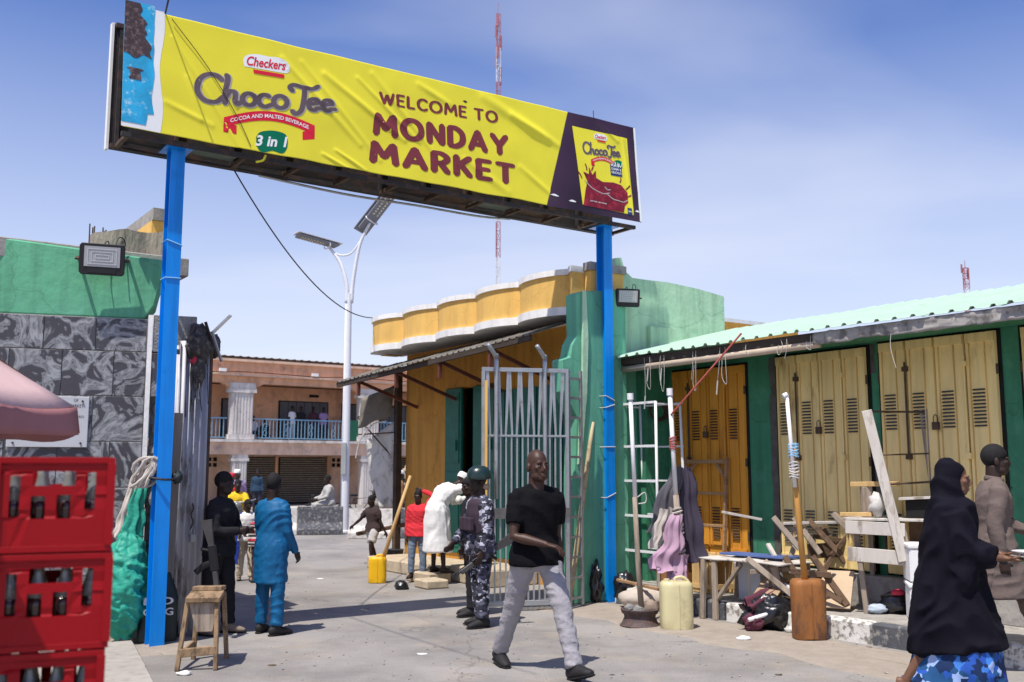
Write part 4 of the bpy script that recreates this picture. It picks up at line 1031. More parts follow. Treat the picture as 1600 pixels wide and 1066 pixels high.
for x in (-8.25, -2.05, 4.17, 10.4):
    up = MB().box(x - .58, x + .58, -.05, .40, 2.95, 3.16).box(x - .5, x + .5, .0, .36, 3.161, 4.98).box(x - .58, x + .58, -.05, .40, 5.18, 5.419)
    for q in range(7): up.box(x - .44 + q * .14, x - .38 + q * .14, -.03, .0, 3.2, 4.95)
    up.box(x - .62, x + .62, -.07, .41, 4.985, 5.175)
    up.build('column', m_colw, bb)
    lo = MB().box(x - .32, x + .32, .05, .42, 0, 1.98).box(x - .40, x + .40, .0, .45, 1.985, 2.12).box(x - .36, x + .36, .02, .43, 2.125, 2.279)
    for q in range(5): lo.box(x - .27 + q * .12, x - .21 + q * .12, .02, .049, .1, 1.95)
    lo.build('column', m_colw, bb)
    for s_ in (-1, 1):
        br = MB().prism([(x + s_ * .58, 5.10), (x + s_ * .70, 5.28), (x + s_ * 1.0, 5.419), (x + s_ * .58, 5.419)][::s_], .3, 'y', .03)
        br.build('arch_bracket', m_peach, bb)
def railing(x0, x1):
    r = MB().box(x0, x1, .16, .20, 3.84, 3.89).box(x0, x1, .16, .20, 3.0, 3.04)
    x = x0 + .09
    while x < x1:
        r.box(x, x + .028, .165, .195, 3.041, 3.839); x += .168
    r.build('railing', m_rail, bb)
railing(-7.6, -2.65); railing(-1.46, 3.0); railing(4.78, 9.7)
for x in (-.9, .1, 1.3, 2.4, -3.4, -4.6): # scrolls
    sc_ = MB()
    for z in (3.25, 3.55): sc_.tube([(x + .08 * math.cos(t), .18, z + .12 * math.sin(t)) for t in [i * math.pi / 5 for i in range(11)]], .012, 5)
    sc_.build('railing_scroll', m_rail, bb)
MB().box(3.0, 4.3, .12, .15, 2.98, 3.92).build('green_sheet', mat('green_sheeting', (.012, .10, .06), .6, .1, 2, .1), bb)
def shutter_door(x0, x1, z0, z1, y_, n, nm='upper_door'):
    d = MB().box(x0 - .05, x1 + .05, y_ + .02, y_ + .05, z0, z1 + .05).build(nm, m_black, bb)
    for k in range(n):
        w_ = (x1 - x0) / n
        MB().box(x0 + k * w_ + .015, x0 + (k + 1) * w_ - .015, y_ - .02, y_ + .018, z0, z1).box(x0 + k * w_ + w_ * .3, x0 + k * w_ + w_ * .7, y_ - .035, y_ - .021, z0 + .2, z1 - .2).build('door_leaf', m_shut, d)
shutter_door(-6.0, -3.0, 2.9, 4.82, 2.15, 6); shutter_door(-2.2, -1.0, 2.9, 4.82, 2.15, 2); shutter_door(.55, 3.0, 2.9, 4.82, 2.15, 6); shutter_door(3.8, 4.8, 2.9, 4.8, 2.15, 2); shutter_door(5.9, 8.2, 2.9, 4.8, 2.15, 5)
MB().box(2.05, 2.5, 2.1, 2.2, 5.08, 5.2).build('air_vent', m_black, bb)
m_slat = mat('shutter_slat', (.20, .17, .135), .6, .15, 3, .1, col2=(.36, .30, .2), cut=(.55, .7))
for (x0, x1) in ((-1.55, .55), (.75, 3.2), (-6.2, -3.4), (5.6, 8.2)):
    d = MB().box(x0, x1, 2.53, 2.58, 0, 2.2).build('roller_shutter', m_black, bb)
    s0 = None
    for q in range(20):
        if s0 is None:
            s0 = MB().box(x0 + .04, x1 - .04, 0, .03, 0, .062, rot=(.35, 0, 0)).build('slat', m_slat, d); s0.location = (0, 2.48, .1)
        else:
            share(s0, d, (0, 2.48, .1 + q * .105))
    MB().box(x1 - .02, x1 + .1, 2.42, 2.52, 0, 2.24).build('jamb', m_peach, d)
for x0 in (-1.0, 3.5, -2.9):
    for q in range(3):
        for r_ in range(2): MB().box(x0 + q * .26, x0 + q * .26 + .15, 2.55, 2.599, 1.75 + r_ * .25, 1.92 + r_ * .25).build('vent_hole', m_black, bb)
wires = MB().tube(spline([(-7, -.2, 5.9), (-4, -.22, 5.82), (-1.9, -.2, 5.9), (1.5, -.22, 5.84), (3, -.2, 5.9), (8, -.2, 5.85)], 6), .02, 5).build('facade_wire', m_cable, bb)
for x in (-3.2, 1.1): MB().box(x, x + .3, -.28, -.17, 5.86, 6.0).build('junction_box', m_white, bb)
# second gabled roof beyond on the right
gb = thing('gabled_shed', 'low shed with pale tin gable seen past the lamp post', 'building', (-4.2, 60, 0), TH)
MB().box(-3, 5, 0, 6, 0, 6.6).build('wall', m_peach, gb)
MB().prism([(-3.3, 6.6), (1, 8.2), (5.3, 6.6)][::1], 6.4, 'y', -.2).build('roof', m_tinroof, gb)
# far rooflines to close the view to left and right
for i, (x, y_, w_, d_, h, m_) in enumerate(((-26, 40, 9, 8, 4.4, m_peach2), (12, 44, 14, 9, 4.0, m_peach2), (28, 38, 12, 8, 3.8, m_conc), (-34, 22, 8, 9, 4.0, m_conc), (16, 24, 7, 7, 3.3, m_peach))):
    fb = thing('market_house', ['plain peach market house beyond the stone-tiled gate wall', 'plain peach market house behind the corner shop', 'grey market house far behind the shop row', 'grey market house far left of the gate', 'small peach house behind the shop row'][i], 'building', (x, y_, 0), TH)
    MB().box(-w_ / 2, w_ / 2, -d_ / 2, d_ / 2, 0, h).build('wall', m_, fb)
    MB().prism([(-w_ / 2 - .3, h), (0, h + 1.0), (w_ / 2 + .3, h)], d_ + .5, 'y', -d_ / 2 - .25).build('roof', m_tinroof, fb)
    for q in range(3): MB().box(-w_ / 2 + 1 + q * w_ / 3.4, -w_ / 2 + 2 + q * w_ / 3.4, -d_ / 2 - .03, -d_ / 2 - .002, .9, 2.1).build('window', m_shut, fb)

weather(m_peach, .75, .85, (1.6, 1.6, .3)); weather(m_peach2, .75, .85, (1.6, 1.6, .3)); weather(m_colw, .7, 1.0, (3, 3, .4))
# ================================================================ CONCRETE ROAD BARRIERS
def barrier(loc, rz, L, m_, label):
    b_ = thing('road_barrier', label, 'barrier', loc, rz, 'painted concrete barriers in the market road')
    prof = [(-.26, 0), (.26, 0), (.26, .14), (.13, .30), (.10, .70), (-.10, .70), (-.13, .30), (-.26, .14)]
    MB().prism(prof, L, 'x', -L / 2).build('body', m_, b_, bevel=.015)
    MB().box(-L / 2 - .004 + .02, -L / 2 + .35, -.104, .104, .705, .709).build('paint_mark', m_kw, b_); return b_
m_bw = mat('barrier_white', (.62, .60, .56), .85, .08, 4, .3, 20, col2=(.38, .35, .31), cut=(.5, .64))
barrier(at(450, 838, 25.6) * 1 + Vector((0, 0, -at(450, 838, 25.6).z)), R_(12), 1.0, m_bw, 'short white concrete barrier left of the dark painted one')
c = gnd(497, 836); barrier((c.x, c.y + .2, 0), R_(12), 1.15, m_kb, 'dark painted concrete barrier standing left of the lamp post')
c = gnd(580, 842); barrier((c.x, c.y + .2, 0), R_(-4), 1.1, m_bw, 'pale concrete barrier between lamp post and corner shop')
c = gnd(640, 842); barrier((c.x, c.y + .3, 0), R_(-4), 1.0, m_kb, 'dark concrete barrier half hidden behind the awning post')

# ================================================================ STREET LAMP
m_lampw = mat('white_lamp_paint', (.72, .73, .75), .4, .05, 2, .05, 30, col2=(.5, .5, .5), cut=(.62, .75))
m_panel = mat('solar_panel_grey', (.20, .21, .24), .35, .08, 2, .03)
c = gnd(538, 832)
lp = thing('street_lamp', 'tall white double-armed solar street lamp standing in the market road', 'street lamp', c, R_(4))
MB().lathe([(.16, 0), (.16, .04), (.11, .06), (.105, .5), (.085, 3.6), (.075, 5.6), (.07, 6.35)], n=12).build('pole', m_lampw, lp, smooth='auto')
MB().tube([(-.10, -.02, .1), (-.075, -.02, 6.4)], .025, 8).build('conduit', m_lampw, lp, smooth=True)
MB().box(-.11, .02, -.16, -.08, 1.5, 2.35).build('control_box', mat('grey_enamel', (.34, .36, .35), .5, .1, 3, .1), lp, bevel=.01)
armL = spline([(-.06, 0, 6.1), (-.08, 0, 6.6), (-.26, .05, 7.2), (-.60, .12, 7.68)], 6)
armR = spline([(.05, 0, 6.1), (.10, 0, 6.75), (.26, -.05, 7.7), (.52, -.10, 8.30)], 6)
MB().tube(armL, [.06 - .0012 * i for i in range(len(armL))], 8).build('arm', m_lampw, lp, smooth=True)
MB().tube(armR, [.06 - .0012 * i for i in range(len(armR))], 8).build('arm', m_lampw, lp, smooth=True)
MB().tube(spline([(-.5, .1, 7.55), (-.25, .05, 7.42), (.05, 0, 7.5), (.36, -.07, 7.95)], 6), .025, 6).build('stay', m_lampw, lp, smooth=True)
def lamp_head(c, d, upv, L, nm):
    d = Vector(d).normalized(); upv = Vector(upv); sd = d.cross(upv).normalized(); upv = sd.cross(d)
    M = Matrix((sd, d, upv)).transposed()
    hd = MB().box(-.19, .19, -L * .25, L * .75, -.03, .03); hd.v = [M @ p + Vector(c) for p in hd.v]; ho = hd.build('lamp_head', m_panel, lp, bevel=.01)
    k0 = None
    for i in range(8):
        for j in range(2):
            e = MB().ball((-.07 + .14 * j, L * .12 + i * .085, -.035), (.03, .03, .012), 8, 5); e.v = [M @ p + Vector(c) for p in e.v]
            e.build('led', mat('led_cover', (.75, .68, .5), .3, .05, 2, 0), ho)
    pn = MB().box(-.24, .24, -L * .32, L * .8, .05, .065); pn.v = [M @ p + Vector(c) for p in pn.v]; pn.build('solar_panel', m_panel if nm else m_lampw, ho)
    bk = MB().tube(spline([M @ Vector((-.2, 0, .0)) + Vector(c), M @ Vector((-.2, -.02, -.1)) + Vector(c), M @ Vector((0, -.03, -.13)) + Vector(c), M @ Vector((.2, -.02, -.1)) + Vector(c), M @ Vector((.2, 0, .0)) + Vector(c)], 4), .016, 6)
    bk.build('bracket', m_lampw, lp)
lamp_head((.56, -.12, 8.40), (.62, -.3, .75), (-.5, .65, .62), 1.5, 1)
lamp_head((-.64, .13, 7.76), (-1, -.55, .16), (.18, .1, 1), 1.15, 0)

# ================================================================ RADIO MASTS
m_mr = mat('mast_red', (.38, .13, .14), .6, .1, 2, 0)
m_mw = mat('mast_white', (.66, .66, .68), .6, .05, 2, 0)
def mast(loc, H_, w_, sec, label, extra):
    t = thing('radio_mast', label, 'mast', loc, R_(20), 'lattice radio masts on the skyline')
    n = max(1, int(H_ / sec))
    cs = [(w_ / 2 * math.cos(a), w_ / 2 * math.sin(a)) for a in (R_(90), R_(210), R_(330))]
    for i in range(n):
        mb = MB(); z0, z1 = i * sec, (i + 1) * sec; nb = 4; r = w_ * .07
        for (x, y_) in cs: mb.tube([(x, y_, z0), (x, y_, z1)], r, 5)
        for b_ in range(nb):
            za, zb_ = z0 + sec * b_ / nb, z0 + sec * (b_ + 1) / nb
            for k in range(3):
                p, q = cs[k], cs[(k + 1) % 3]
                mb.tube([(*p, za), (*q, zb_)] if b_ % 2 else [(*q, za), (*p, zb_)], r * .6, 4).tube([(*p, zb_), (*q, zb_)], r * .6, 4)
        mb.build('section', m_mr if i % 2 == (n - 1) % 2 else m_mw, t)
    for i, (f, rr, hh) in enumerate(extra):
        MB().tube([(w_ * .5 * math.cos(i * 2.1), w_ * .5 * math.sin(i * 2.1), H_ * f), (w_ * .5 * math.cos(i * 2.1), w_ * .5 * math.sin(i * 2.1), H_ * f + hh)], rr, 8).build('antenna', m_mr, t)
    MB().tube([(0, 0, n * sec), (0, 0, n * sec + sec * .35)], w_ * .05, 5).build('lightning_rod', m_mr, t)
mast(at(777, 733, 160) * 1, 78, .85, 6, 'tall red and white lattice mast rising behind the yellow sign', [(.86, .22, 1.6), (.88, .2, 2), (.90, .22, 2), (.92, .25, 2.4), (.95, .2, 2), (.97, .22, 2), (.84, .2, 1.5), (.80, .2, 1.5)])
bpy.data.objects['radio_mast'].location.z = 0
mm_ = mast(Vector((41.7, 90, 0)), 20.4, .6, 2, 'short lattice mast showing above the mint roof of the shop row', [(.93, .09, 1.0), (.96, .08, .8)])
# ================================================================ STREET OBJECTS
m_oldwood = mat('grey_weathered_wood', (.34, .28, .22), .9, .2, 5, .5, 40, col2=(.17, .13, .10), cut=(.5, .66), stretch=(1, 1, .2))
m_brwood = mat('brown_worn_wood', (.34, .20, .10), .8, .2, 4, .4, 40, col2=(.17, .10, .055), cut=(.5, .66), stretch=(.3, 1, 1))
m_palewood = mat('pale_whitewashed_wood', (.56, .52, .47), .85, .12, 5, .4, 40, col2=(.30, .25, .20), cut=(.54, .66), stretch=(1, 1, .25))
m_yelwood = mat('fresh_yellow_wood', (.60, .40, .17), .75, .12, 4, .3, 40, col2=(.42, .26, .11), cut=(.5, .7), stretch=(1, 1, .2))
m_darkwood = mat('dark_brown_wood', (.14, .085, .05), .85, .25, 5, .4, 40, col2=(.07, .045, .03), cut=(.5, .66))
m_pvc = mat('white_pvc', (.78, .78, .78), .35, .03, 3, .03, 30)
m_blkbag = mat('black_polythene', (.012, .012, .015), .28, .2, 5, .5, 22, spec=.6)
m_foam = mat('white_styrofoam', (.80, .80, .80), .9, .04, 3, .2, 60, col2=(.6, .58, .54), cut=(.6, .75))

def beams(parent, name, lst, m, bev=.004):
    for it in lst:
        p, q, w_, h = it[:4]; MB().beam(p, q, w_, h, *it[4:]).build(name, m, parent, bevel=bev)

# -- open silver gate leaf
gl = thing('steel_gate_leaf', 'open silver gate leaf of flat bars with zigzag top in front of the shop', 'gate', (-.36, 11.86, 0), R_(13))
m_silv = mat('silver_painted_steel', (.38, .40, .41), .42, .12, 5, .1, 40, metal=.55, col2=(.28, .25, .23), cut=(.56, .7))
Wg, Hg = 1.07, 2.86
for z, h in ((.06, .06), (2.03, .025), (Hg - .05, .05)): MB().box(0, Wg, -.02, .02, z, z + h).build('rail', m_silv, gl, bevel=.003)
MB().box(0, Wg, -.045, .02, 1.07, 1.19).build('lock_rail', mat('grey_timber_rail', (.13, .125, .12), .8, .2, 6, .3), gl)
MB().box(0, .035, -.025, .025, .05, Hg).build('stile', m_silv, gl); MB().box(Wg - .035, Wg, -.025, .025, .05, Hg).build('stile', m_silv, gl)
for i in range(14):
    x = .085 + i * .0675
    MB().box(x, x + .017, -.012, .012, .121, 1.069).build('bar', m_silv, gl)
    MB().box(x, x + .017, -.012, .012, 1.191, 2.029).build('bar', m_silv, gl)
    k = .030 if i % 2 else -.030
    MB().beam((x + .011 + k, 0, Hg - .052), (x + .011 - k * .2, 0, 2.056), .042, .012, (0, 1, 0), .55).build('zigzag_bar', m_silv, gl)
for x in (.17, .77):
    MB().tube(spline([(x, -.035, 1.3), (x, -.035, 2.85), (x - .01, -.05, 2.98), (x - .13, -.15, 3.12)], 4), .026, 10).build('bent_pipe', m_silv, gl, smooth=True)
MB().box(.03, .06, -.05, -.03, 1.2, 2.7).build('yellow_strip', m_yel2, gl)
gl2 = thing('ladder_gate', 'narrow silver ladder-like gate section beside the green buttress', 'gate', (.68, 12.15, 0), R_(48))
for x in (0, .24): MB().box(x, x + .035, -.015, .015, .03, 2.86).build('stile', m_silv, gl2)
for q in range(12): MB().box(.036, .239, -.012, .012, .1 + q * .24, .13 + q * .24).build('rung', m_silv, gl2)
# -- bamboo pole
p0, p1 = at(889, 915, 12.3), at(926, 660, 12.75); p0.z = 0
bp_ = MB().tube([p0.lerp(p1, t / 8) for t in range(9)], [.036, .032, .034, .031, .033, .03, .031, .028, .026], 8)
tag(bp_.build('bamboo_pole', mat('bamboo', (.50, .40, .24), .6, .2, 4, .2, 40, col2=(.3, .22, .12), cut=(.5, .66)), smooth=True), 'thick bamboo pole leaning between the green buttress and the far blue post', 'pole')
# -- white slatted rack frame
rk = gthing('display_rack', 'tall white metal rack frame leaning beside the far blue post', 'rack', .34, -.16, .2)
for y_, x in ((.36, 0), (-.40, 0), (.36, .5), (-.40, .5)):
    MB().tube([(x, y_, 0 if x == 0 else .05), (x * .85, y_, 2.30)], .018, 8).build('upright', m_pvc, rk, smooth=True)
for z in (.42, .86, 1.30, 1.74, 2.29):
    MB().beam((0, .36, z), (0, -.40, z), .022, .03).build('rung', m_pvc, rk); MB().beam((.47, .36, z), (.47, -.40, z), .022, .022).build('rung', m_pvc, rk)
for y_ in (.36, -.40):
    MB().beam((0, y_, 2.27), (.43, y_, 2.27), .02, .02).build('side_rail', m_pvc, rk)

# -- tied umbrella pole in wheel rim
def rim_prof(): return [(.10, .03), (.17, .02), (.205, .0), (.215, .012), (.195, .03), (.18, .06), (.165, .09), (.17, .12), (.19, .135), (.20, .16), (.205, .175), (.19, .18), (.16, .165), (.05, .15)]
c = gnd(1000, 978); 
wr = thing('wheel_rim', 'rusty dark wheel rim lying flat as a pole base', 'wheel rim', (c.x, c.y, 0))
MB().lathe(rim_prof(), n=28).build('rim', mat('rust_dark_rim', (.075, .055, .055), .7, .3, 8, .4, 40, col2=(.16, .09, .06), cut=(.5, .66)), wr, smooth='auto')
lump((.0, .02, .165), (.08, .07, .05), 4).build('stone_fill', m_rubble, wr, smooth=True); lump((.12, -.02, .19), (.08, .06, .08), 9).build('stone_fill', mat('brown_stone', (.25, .19, .15), .9, .2, 6, .4), wr, smooth=True); lump((-.10, .05, .18), (.06, .05, .04), 12).build('stone_fill', m_rubble, wr, smooth=True)
up1 = thing('umbrella_pole', 'white pipe on a grey wooden pole standing in the wheel rim', 'pole', (c.x + .02, c.y, .15))
MB().tube([(0, 0, 0), (-.03, 0, .5), (-.055, 0, 1.2)], [.032, .028, .026], 8).build('wood_pole', m_oldwood, up1, smooth=True)
MB().tube([(-.05, 0, 1.16), (-.085, 0, 2.26)], .023, 10).build('pipe', m_pvc, up1, smooth=True)
MB().tube([(-.085, 0, 2.25), (-.087, 0, 2.32)], .036, 10).build('pipe_cap', m_pvc, up1, smooth='auto')
MB().tube(spline([(-.03, -.03, 1.2), (.05, -.04, 1.25), (.06, -.03, 1.15), (-.02, -.03, 1.13)], 4), .006, 5).build('tie', m_str, up1)
# -- jerrycans
def jerrycan(label, loc, rz, w_, d_, h, m_, slim=0.0, cap=True, handle=True, taper=.0):
    j = thing('jerrycan', label, 'jerrycan', loc, rz)
    mb = MB(); vs, fs = [], []; n = 24
    prof = [(0, .90), (.012, .97), (.03, 1), (.25, 1 - slim), (.5, 1 - slim * 1.2), (.75, 1 - slim), (.9, 1), (.96, .96), (1.0, .84)]
    for z, k in prof:
        for q in range(n):
            a = 2 * math.pi * q / n; ca, sa = math.cos(a), math.sin(a)
            e = 4.0; r = (abs(ca) ** e + abs(sa) ** e) ** (-1 / e)
            kk = k * (1 - taper * (1 - z))
            dz = .018 if (z < .02 and abs(abs(ca) - .0) < .3) else 0
            vs.append((ca * r * w_ / 2 * kk, sa * r * d_ / 2 * kk, z * h + dz))
    for i in range(len(prof) - 1):
        for q in range(n): fs.append((i * n + q, i * n + (q + 1) % n, (i + 1) * n + (q + 1) % n, (i + 1) * n + q))
    fs += [tuple(range(n - 1, -1, -1)), tuple(range((len(prof) - 1) * n, len(prof) * n))]
    mb.add(vs, fs).build('body', m_, j, smooth='auto')
    sm = MB()
    for x in (-.0,):
        sm.box(x - .004, x + .004, -d_ / 2 - .006, -d_ / 2 + .01, h * .05, h * .95)
    sm.build('seam', m_, j)
    if handle:
        MB().tube(spline([(-.02 * w_, 0, h * .98), (-.02 * w_, 0, h * 1.06), (.22 * w_, 0, h * 1.08), (.38 * w_, 0, h * 1.0), (.40 * w_, 0, h * .96)], 4), .017, 8).build('handle', m_, j, smooth=True)
    if cap: MB().tube([(-.3 * w_, 0, h * .98), (-.3 * w_, 0, h * 1.05)], .032, 10).build('cap', m_, j)
    return j
m_jy = mat('yellowed_plastic', (.62, .56, .32), .4, .06, 3, .06, 20, col2=(.45, .38, .22), cut=(.56, .75))
m_jb = mat('grimy_brown_plastic', (.30, .12, .035), .6, .25, 4, .3, 25, col2=(.10, .05, .03), cut=(.5, .66), stretch=(1, 1, .4))
m_jyl = mat('bright_yellow_plastic', (.80, .46, .01), .45, .06, 3, .1, 20, col2=(.55, .28, .01), cut=(.58, .72))
c = gnd(1060, 986); jerrycan('pale yellowed jerrycan standing on the road by the low table', (c.x, c.y + .1, 0), R_(6), .33, .25, .49, m_jy)
c2 = gnd(1270, 1002); jerrycan('grimy brown jerrycan used as a pole base beside the kerb', (c2.x, c2.y + .1, 0), R_(2), .335, .24, .575, m_jb, .02, False, False, .06)
c3 = gnd(588, 912); jerrycan('bright yellow cut-open jerrycan by the shop steps', (c3.x, c3.y + .1, 0), R_(5), .26, .2, .37, m_jyl, 0, False, True)
# -- poles
up2 = thing('umbrella_pole', 'bandaged wooden pole with white pipe top rising behind the pale jerrycan', 'pole', at(1063, 905, 11.3) * 1 - Vector((0, 0, at(1063, 905, 11.3).z - .16)))
MB().tube([(.03, 0, 0), (.0, 0, .7), (-.03, 0, 1.2)], [.045, .04, .032], 8).build('wood_pole', m_oldwood, up2, smooth=True)
MB().tube([(-.03, 0, 1.15), (-.075, 0, 2.36)], .026, 10).build('pipe', m_pvc, up2, smooth=True)
MB().tube([(-.075, 0, 2.32), (-.076, 0, 2.40)], .036, 10).build('pipe_cap', m_pvc, up2, smooth='auto')
wrp = MB()
for i in range(16):
    z = .55 + i * .033; cx_ = .0 - .03 * (z - .6) / .6
    wrp.tube([(cx_ + (.05 + .006 * math.sin(i * 2)) * math.cos(t), (.05 + .006 * math.sin(i * 2)) * math.sin(t), z + .015 * math.sin(t + i)) for t in [k * math.pi / 5 for k in range(11)]], .012, 5)
wrp.build('rope_wrap', mat('dirty_rope', (.46, .42, .38), .95, .2, 12, .4), up2)
wrp = MB()
for i in range(5):
    z = 1.72 + i * .03; wrp.tube([(-.052 + .034 * math.cos(t), .034 * math.sin(t), z + .01 * math.sin(t * 2 + i)) for t in [k * math.pi / 5 for k in range(11)]], .009, 5)
wrp.build('red_tie', mat('red_thread', (.42, .10, .08), .9, .2, 5, 0), up2)
MB().tube(spline([(-.07, -.02, 2.1), (.25, -.35, 2.5), (.62, -.6, 2.95)], 5), .012, 6).build('red_stay', mat('red_thread', (0, 0, 0)), up2)
b2 = (c2.x, c2.y + .1)
up3 = thing('umbrella_pole', 'orange-brown wooden pole lashed to a white pipe in the brown jerrycan', 'pole', (b2[0], b2[1], .45))
MB().tube([(-.02, 0, 0), (-.07, 0, .8), (-.10, 0, 1.42)], [.031, .030, .027], 10).build('wood_pole', mat('varnished_wood', (.52, .27, .07), .5, .15, 4, .15, 40, stretch=(1, 1, .1)), up3, smooth=True)
MB().tube([(-.105, -.05, 1.02), (-.155, -.05, 1.93)], .020, 10).build('pipe', m_pvc, up3, smooth=True)
MB().tube([(-.19, -.05, 1.92), (-.15, -.05, 1.94)], .028, 10).build('pipe_elbow', m_pvc, up3, smooth='auto')
for z0, nn, nm, m_ in ((1.12, 6, 'rope_tie', m_str), (1.33, 5, 'blue_tie', mat('pale_blue_wire', (.2, .4, .6)))):
    wrp = MB()
    for i in range(nn):
        z = z0 + i * .028; wrp.tube([(-.10 + .045 * math.cos(t), -.025 + .055 * math.sin(t), z + .01 * math.sin(t * 2 + i)) for t in [k * math.pi / 5 for k in range(11)]], .008, 5)
    wrp.build(nm, m_, up3)
# -- cloths hung by the poles
def drape(top, bot, w0, w1, seed, nu=64, nv=30, amp=.05):
    mb = MB(); top, bot = Vector(top), Vector(bot)
    def fn(u, v):
        c_ = top.lerp(bot, v); w_ = w0 + (w1 - w0) * v ** .8; a = u * 2 * math.pi
        f = 1 + .26 * math.sin(a * 6 + seed + 2.5 * n1(v * 2.5, seed)) + .22 * n1(math.cos(a) * 3, math.sin(a) * 3, v * 5 + seed) * min(1, v * 2 + .15)
        return c_ + Vector((math.cos(a) * w_ * f, math.sin(a) * w_ * .55 * f, .05 * n1(a, v * 3, seed))) + Vector((amp * n1(v * 3, seed), amp * n1(v * 3, seed + 4), 0))
    return mb.grid(fn, nu, nv)
pc = at(1063, 905, 11.3); pc.z = 0
cl = thing('hung_clothes', 'dark coat and mauve cloths hung on the bandaged pole', 'clothes', (pc.x, pc.y, .16))
drape((.02, .16, 1.52), (-.20, .14, .78), .05, .13, 1).build('grey_cloth', mat('charcoal_cloth', (.09, .085, .10), .95, .15, 4, .3, 15), cl, smooth=True)
drape((.12, .2, 1.50), (.18, .22, .45), .05, .16, 5).build('dark_cloth', mat('purple_black_cloth', (.055, .045, .07), .95, .15, 4, .3, 15), cl, smooth=True)
drape((-.03, -.04, .98), (-.20, -.12, .38), .05, .13, 2, amp=.10).build('mauve_cloth', mat('mauve_cloth', (.42, .27, .36), .95, .08, 4, .25, 15), cl, smooth=True)
drape((-.02, -.06, .55), (-.10, -.14, .02), .09, .085, 8).build('mauve_cloth', mat('mauve_cloth', (0, 0, 0)), cl, smooth=True)
drape((-.14, .0, 1.05), (-.28, -.02, .62), .06, .06, 3).build('pale_cloth', mat('beige_cloth', (.48, .43, .38), .95, .08, 4, .25, 15), cl, smooth=True)

# -- low table with battered top
c = gnd(1118, 968); tb = gthing('low_table', 'low grey table with warped top on splayed wooden legs, half on the kerb', 'table', .02, -1.72, 0)
def ttop(u, v):
    x, y_ = -.05 + .62 * v, .12 - 1.15 * u
    return Vector((x, y_, .66 + .02 * n1(x * 4, y_ * 3) - .02 * (u - .5) ** 2))
MB().grid(ttop, 20, 10).build('table_top', m_palewood, tb, smooth=True, solid=.02)
beams(tb, 'leg', [((-.03, .05, .64), (-.10, .02, 0), .06, .045), ((-.02, -.10, .64), (-.06, -.14, 0), .065, .04), ((-.0, -.92, .64), (.12, -.95, .2), .06, .05), ((.5, -.0, .64), (.5, .05, .2), .06, .05), ((.5, -.95, .64), (.5, -.98, .2), .06, .05)], m_oldwood)
beams(tb, 'brace', [((-.03, -.14, .22), (0, -.48, .63), .05, .035), ((.5, -.1, .25), (.5, -.8, .30), .07, .03)], m_oldwood)
tag(MB().box(-.16, .16, -.42, .42, .690, .712, rot=(0, .02, 0)).turn(TH + .1).shift(G(.36, -2.15)).build('blue_board', mat('blue_laminate', (.08, .13, .32), .5, .1, 3, .1), bevel=.003), 'blue laminate board lying on the low grey table', 'board')
wf = gthing('wooden_trellis', 'brown wooden frame with corner braces leaning on the orange door', 'frame', 1.0, -.69, .525)
beams(wf, 'upright', [((-.02, .36, 0), (.08, .36, 1.27), .05, .03, (0, 1, 0)), ((-.02, -.36, 0), (.08, -.36, 1.27), .055, .03, (0, 1, 0))], m_brwood)
beams(wf, 'rail', [((.075, .335, 1.22), (.075, -.335, 1.22), .03, .05), ((.05, .335, .82), (.05, -.335, .82), .03, .04), ((.02, .335, .42), (.02, -.335, .42), .03, .035)], m_brwood)
beams(wf, 'corner_brace', [((.06, .335, 1.02), (.07, .18, 1.195), .025, .04), ((.06, -.335, 1.02), (.07, -.18, 1.195), .025, .04)], m_brwood)
# -- yellow wood box / crates under the table
xb = gthing('wooden_crate', 'yellow slatted wooden crate beside the low table', 'crate', .42, -1.25, .2)
for y_ in (-.14, 0, .14):
    MB().box(0, .02, y_ - .06, y_ + .06, 0, .45).build('slat', m_yelwood, xb, bevel=.004); MB().box(.28, .30, y_ - .06, y_ + .06, 0, .45).build('slat', m_yelwood, xb, bevel=.004)
for z in (.05, .38): MB().box(.021, .279, -.2, -.18, z, z + .06).box(.021, .279, .18, .2, z, z + .06).box(-.012, -.001, -.2, .2, z, z + .05).build('rail', m_yelwood, xb)
MB().box(.03, .27, -.17, .17, .40, .42).build('lid', mat('white_paper', (.72, .72, .7), .8, .05, 3, .2), xb)
x2 = gthing('brown_box', 'brown wooden box under the hung mauve cloth', 'box', .38, -.72, .19)
MB().box(0, .35, -.28, .25, 0, .38).build('body', mat('reddish_wood', (.27, .12, .045), .8, .15, 4, .3, 30), x2, bevel=.01); MB().box(-.03, .38, -.31, .28, .381, .40).build('lid', m_palewood, x2)
x3 = gthing('carton', 'pale blue-grey carton standing under the low table', 'carton', .30, -2.05, .2)
MB().box(0, .3, -.16, .16, 0, .44).build('body', mat('pale_carton', (.50, .52, .58), .85, .06, 3, .1), x3, bevel=.006)
MB().box(-.003, -.001, -.02, .02, .02, .43).build('tape', mat('tape', (.6, .55, .45), .4, .05, 3, 0), x3)
st_ = thing('road_stone', 'long pale sack-like stone at the kerb corner behind the wheel rim', 'stone', G(-.05, -.75, .07)); lump((0, 0, .05), (.34, .22, .13), 21, .2).build('rock', mat('pale_stone', (.48, .42, .36), .95, .1, 6, .5), st_, smooth=True)
tag(MB().beam(G(-.1, -.3, .30), G(-.25, -1.35, .27), .05, .03).build('loose_plank', m_brwood, bevel=.004), 'reddish loose plank lying across the stone by the kerb', 'plank')
bg = thing('refuse_bag', 'small crumpled black bag at the foot of the white rack', 'bag', G(.05, -.25, .13)); lump((0, 0, .07), (.14, .13, .17), 33, .4).build('bag', m_blkbag, bg, smooth=True)
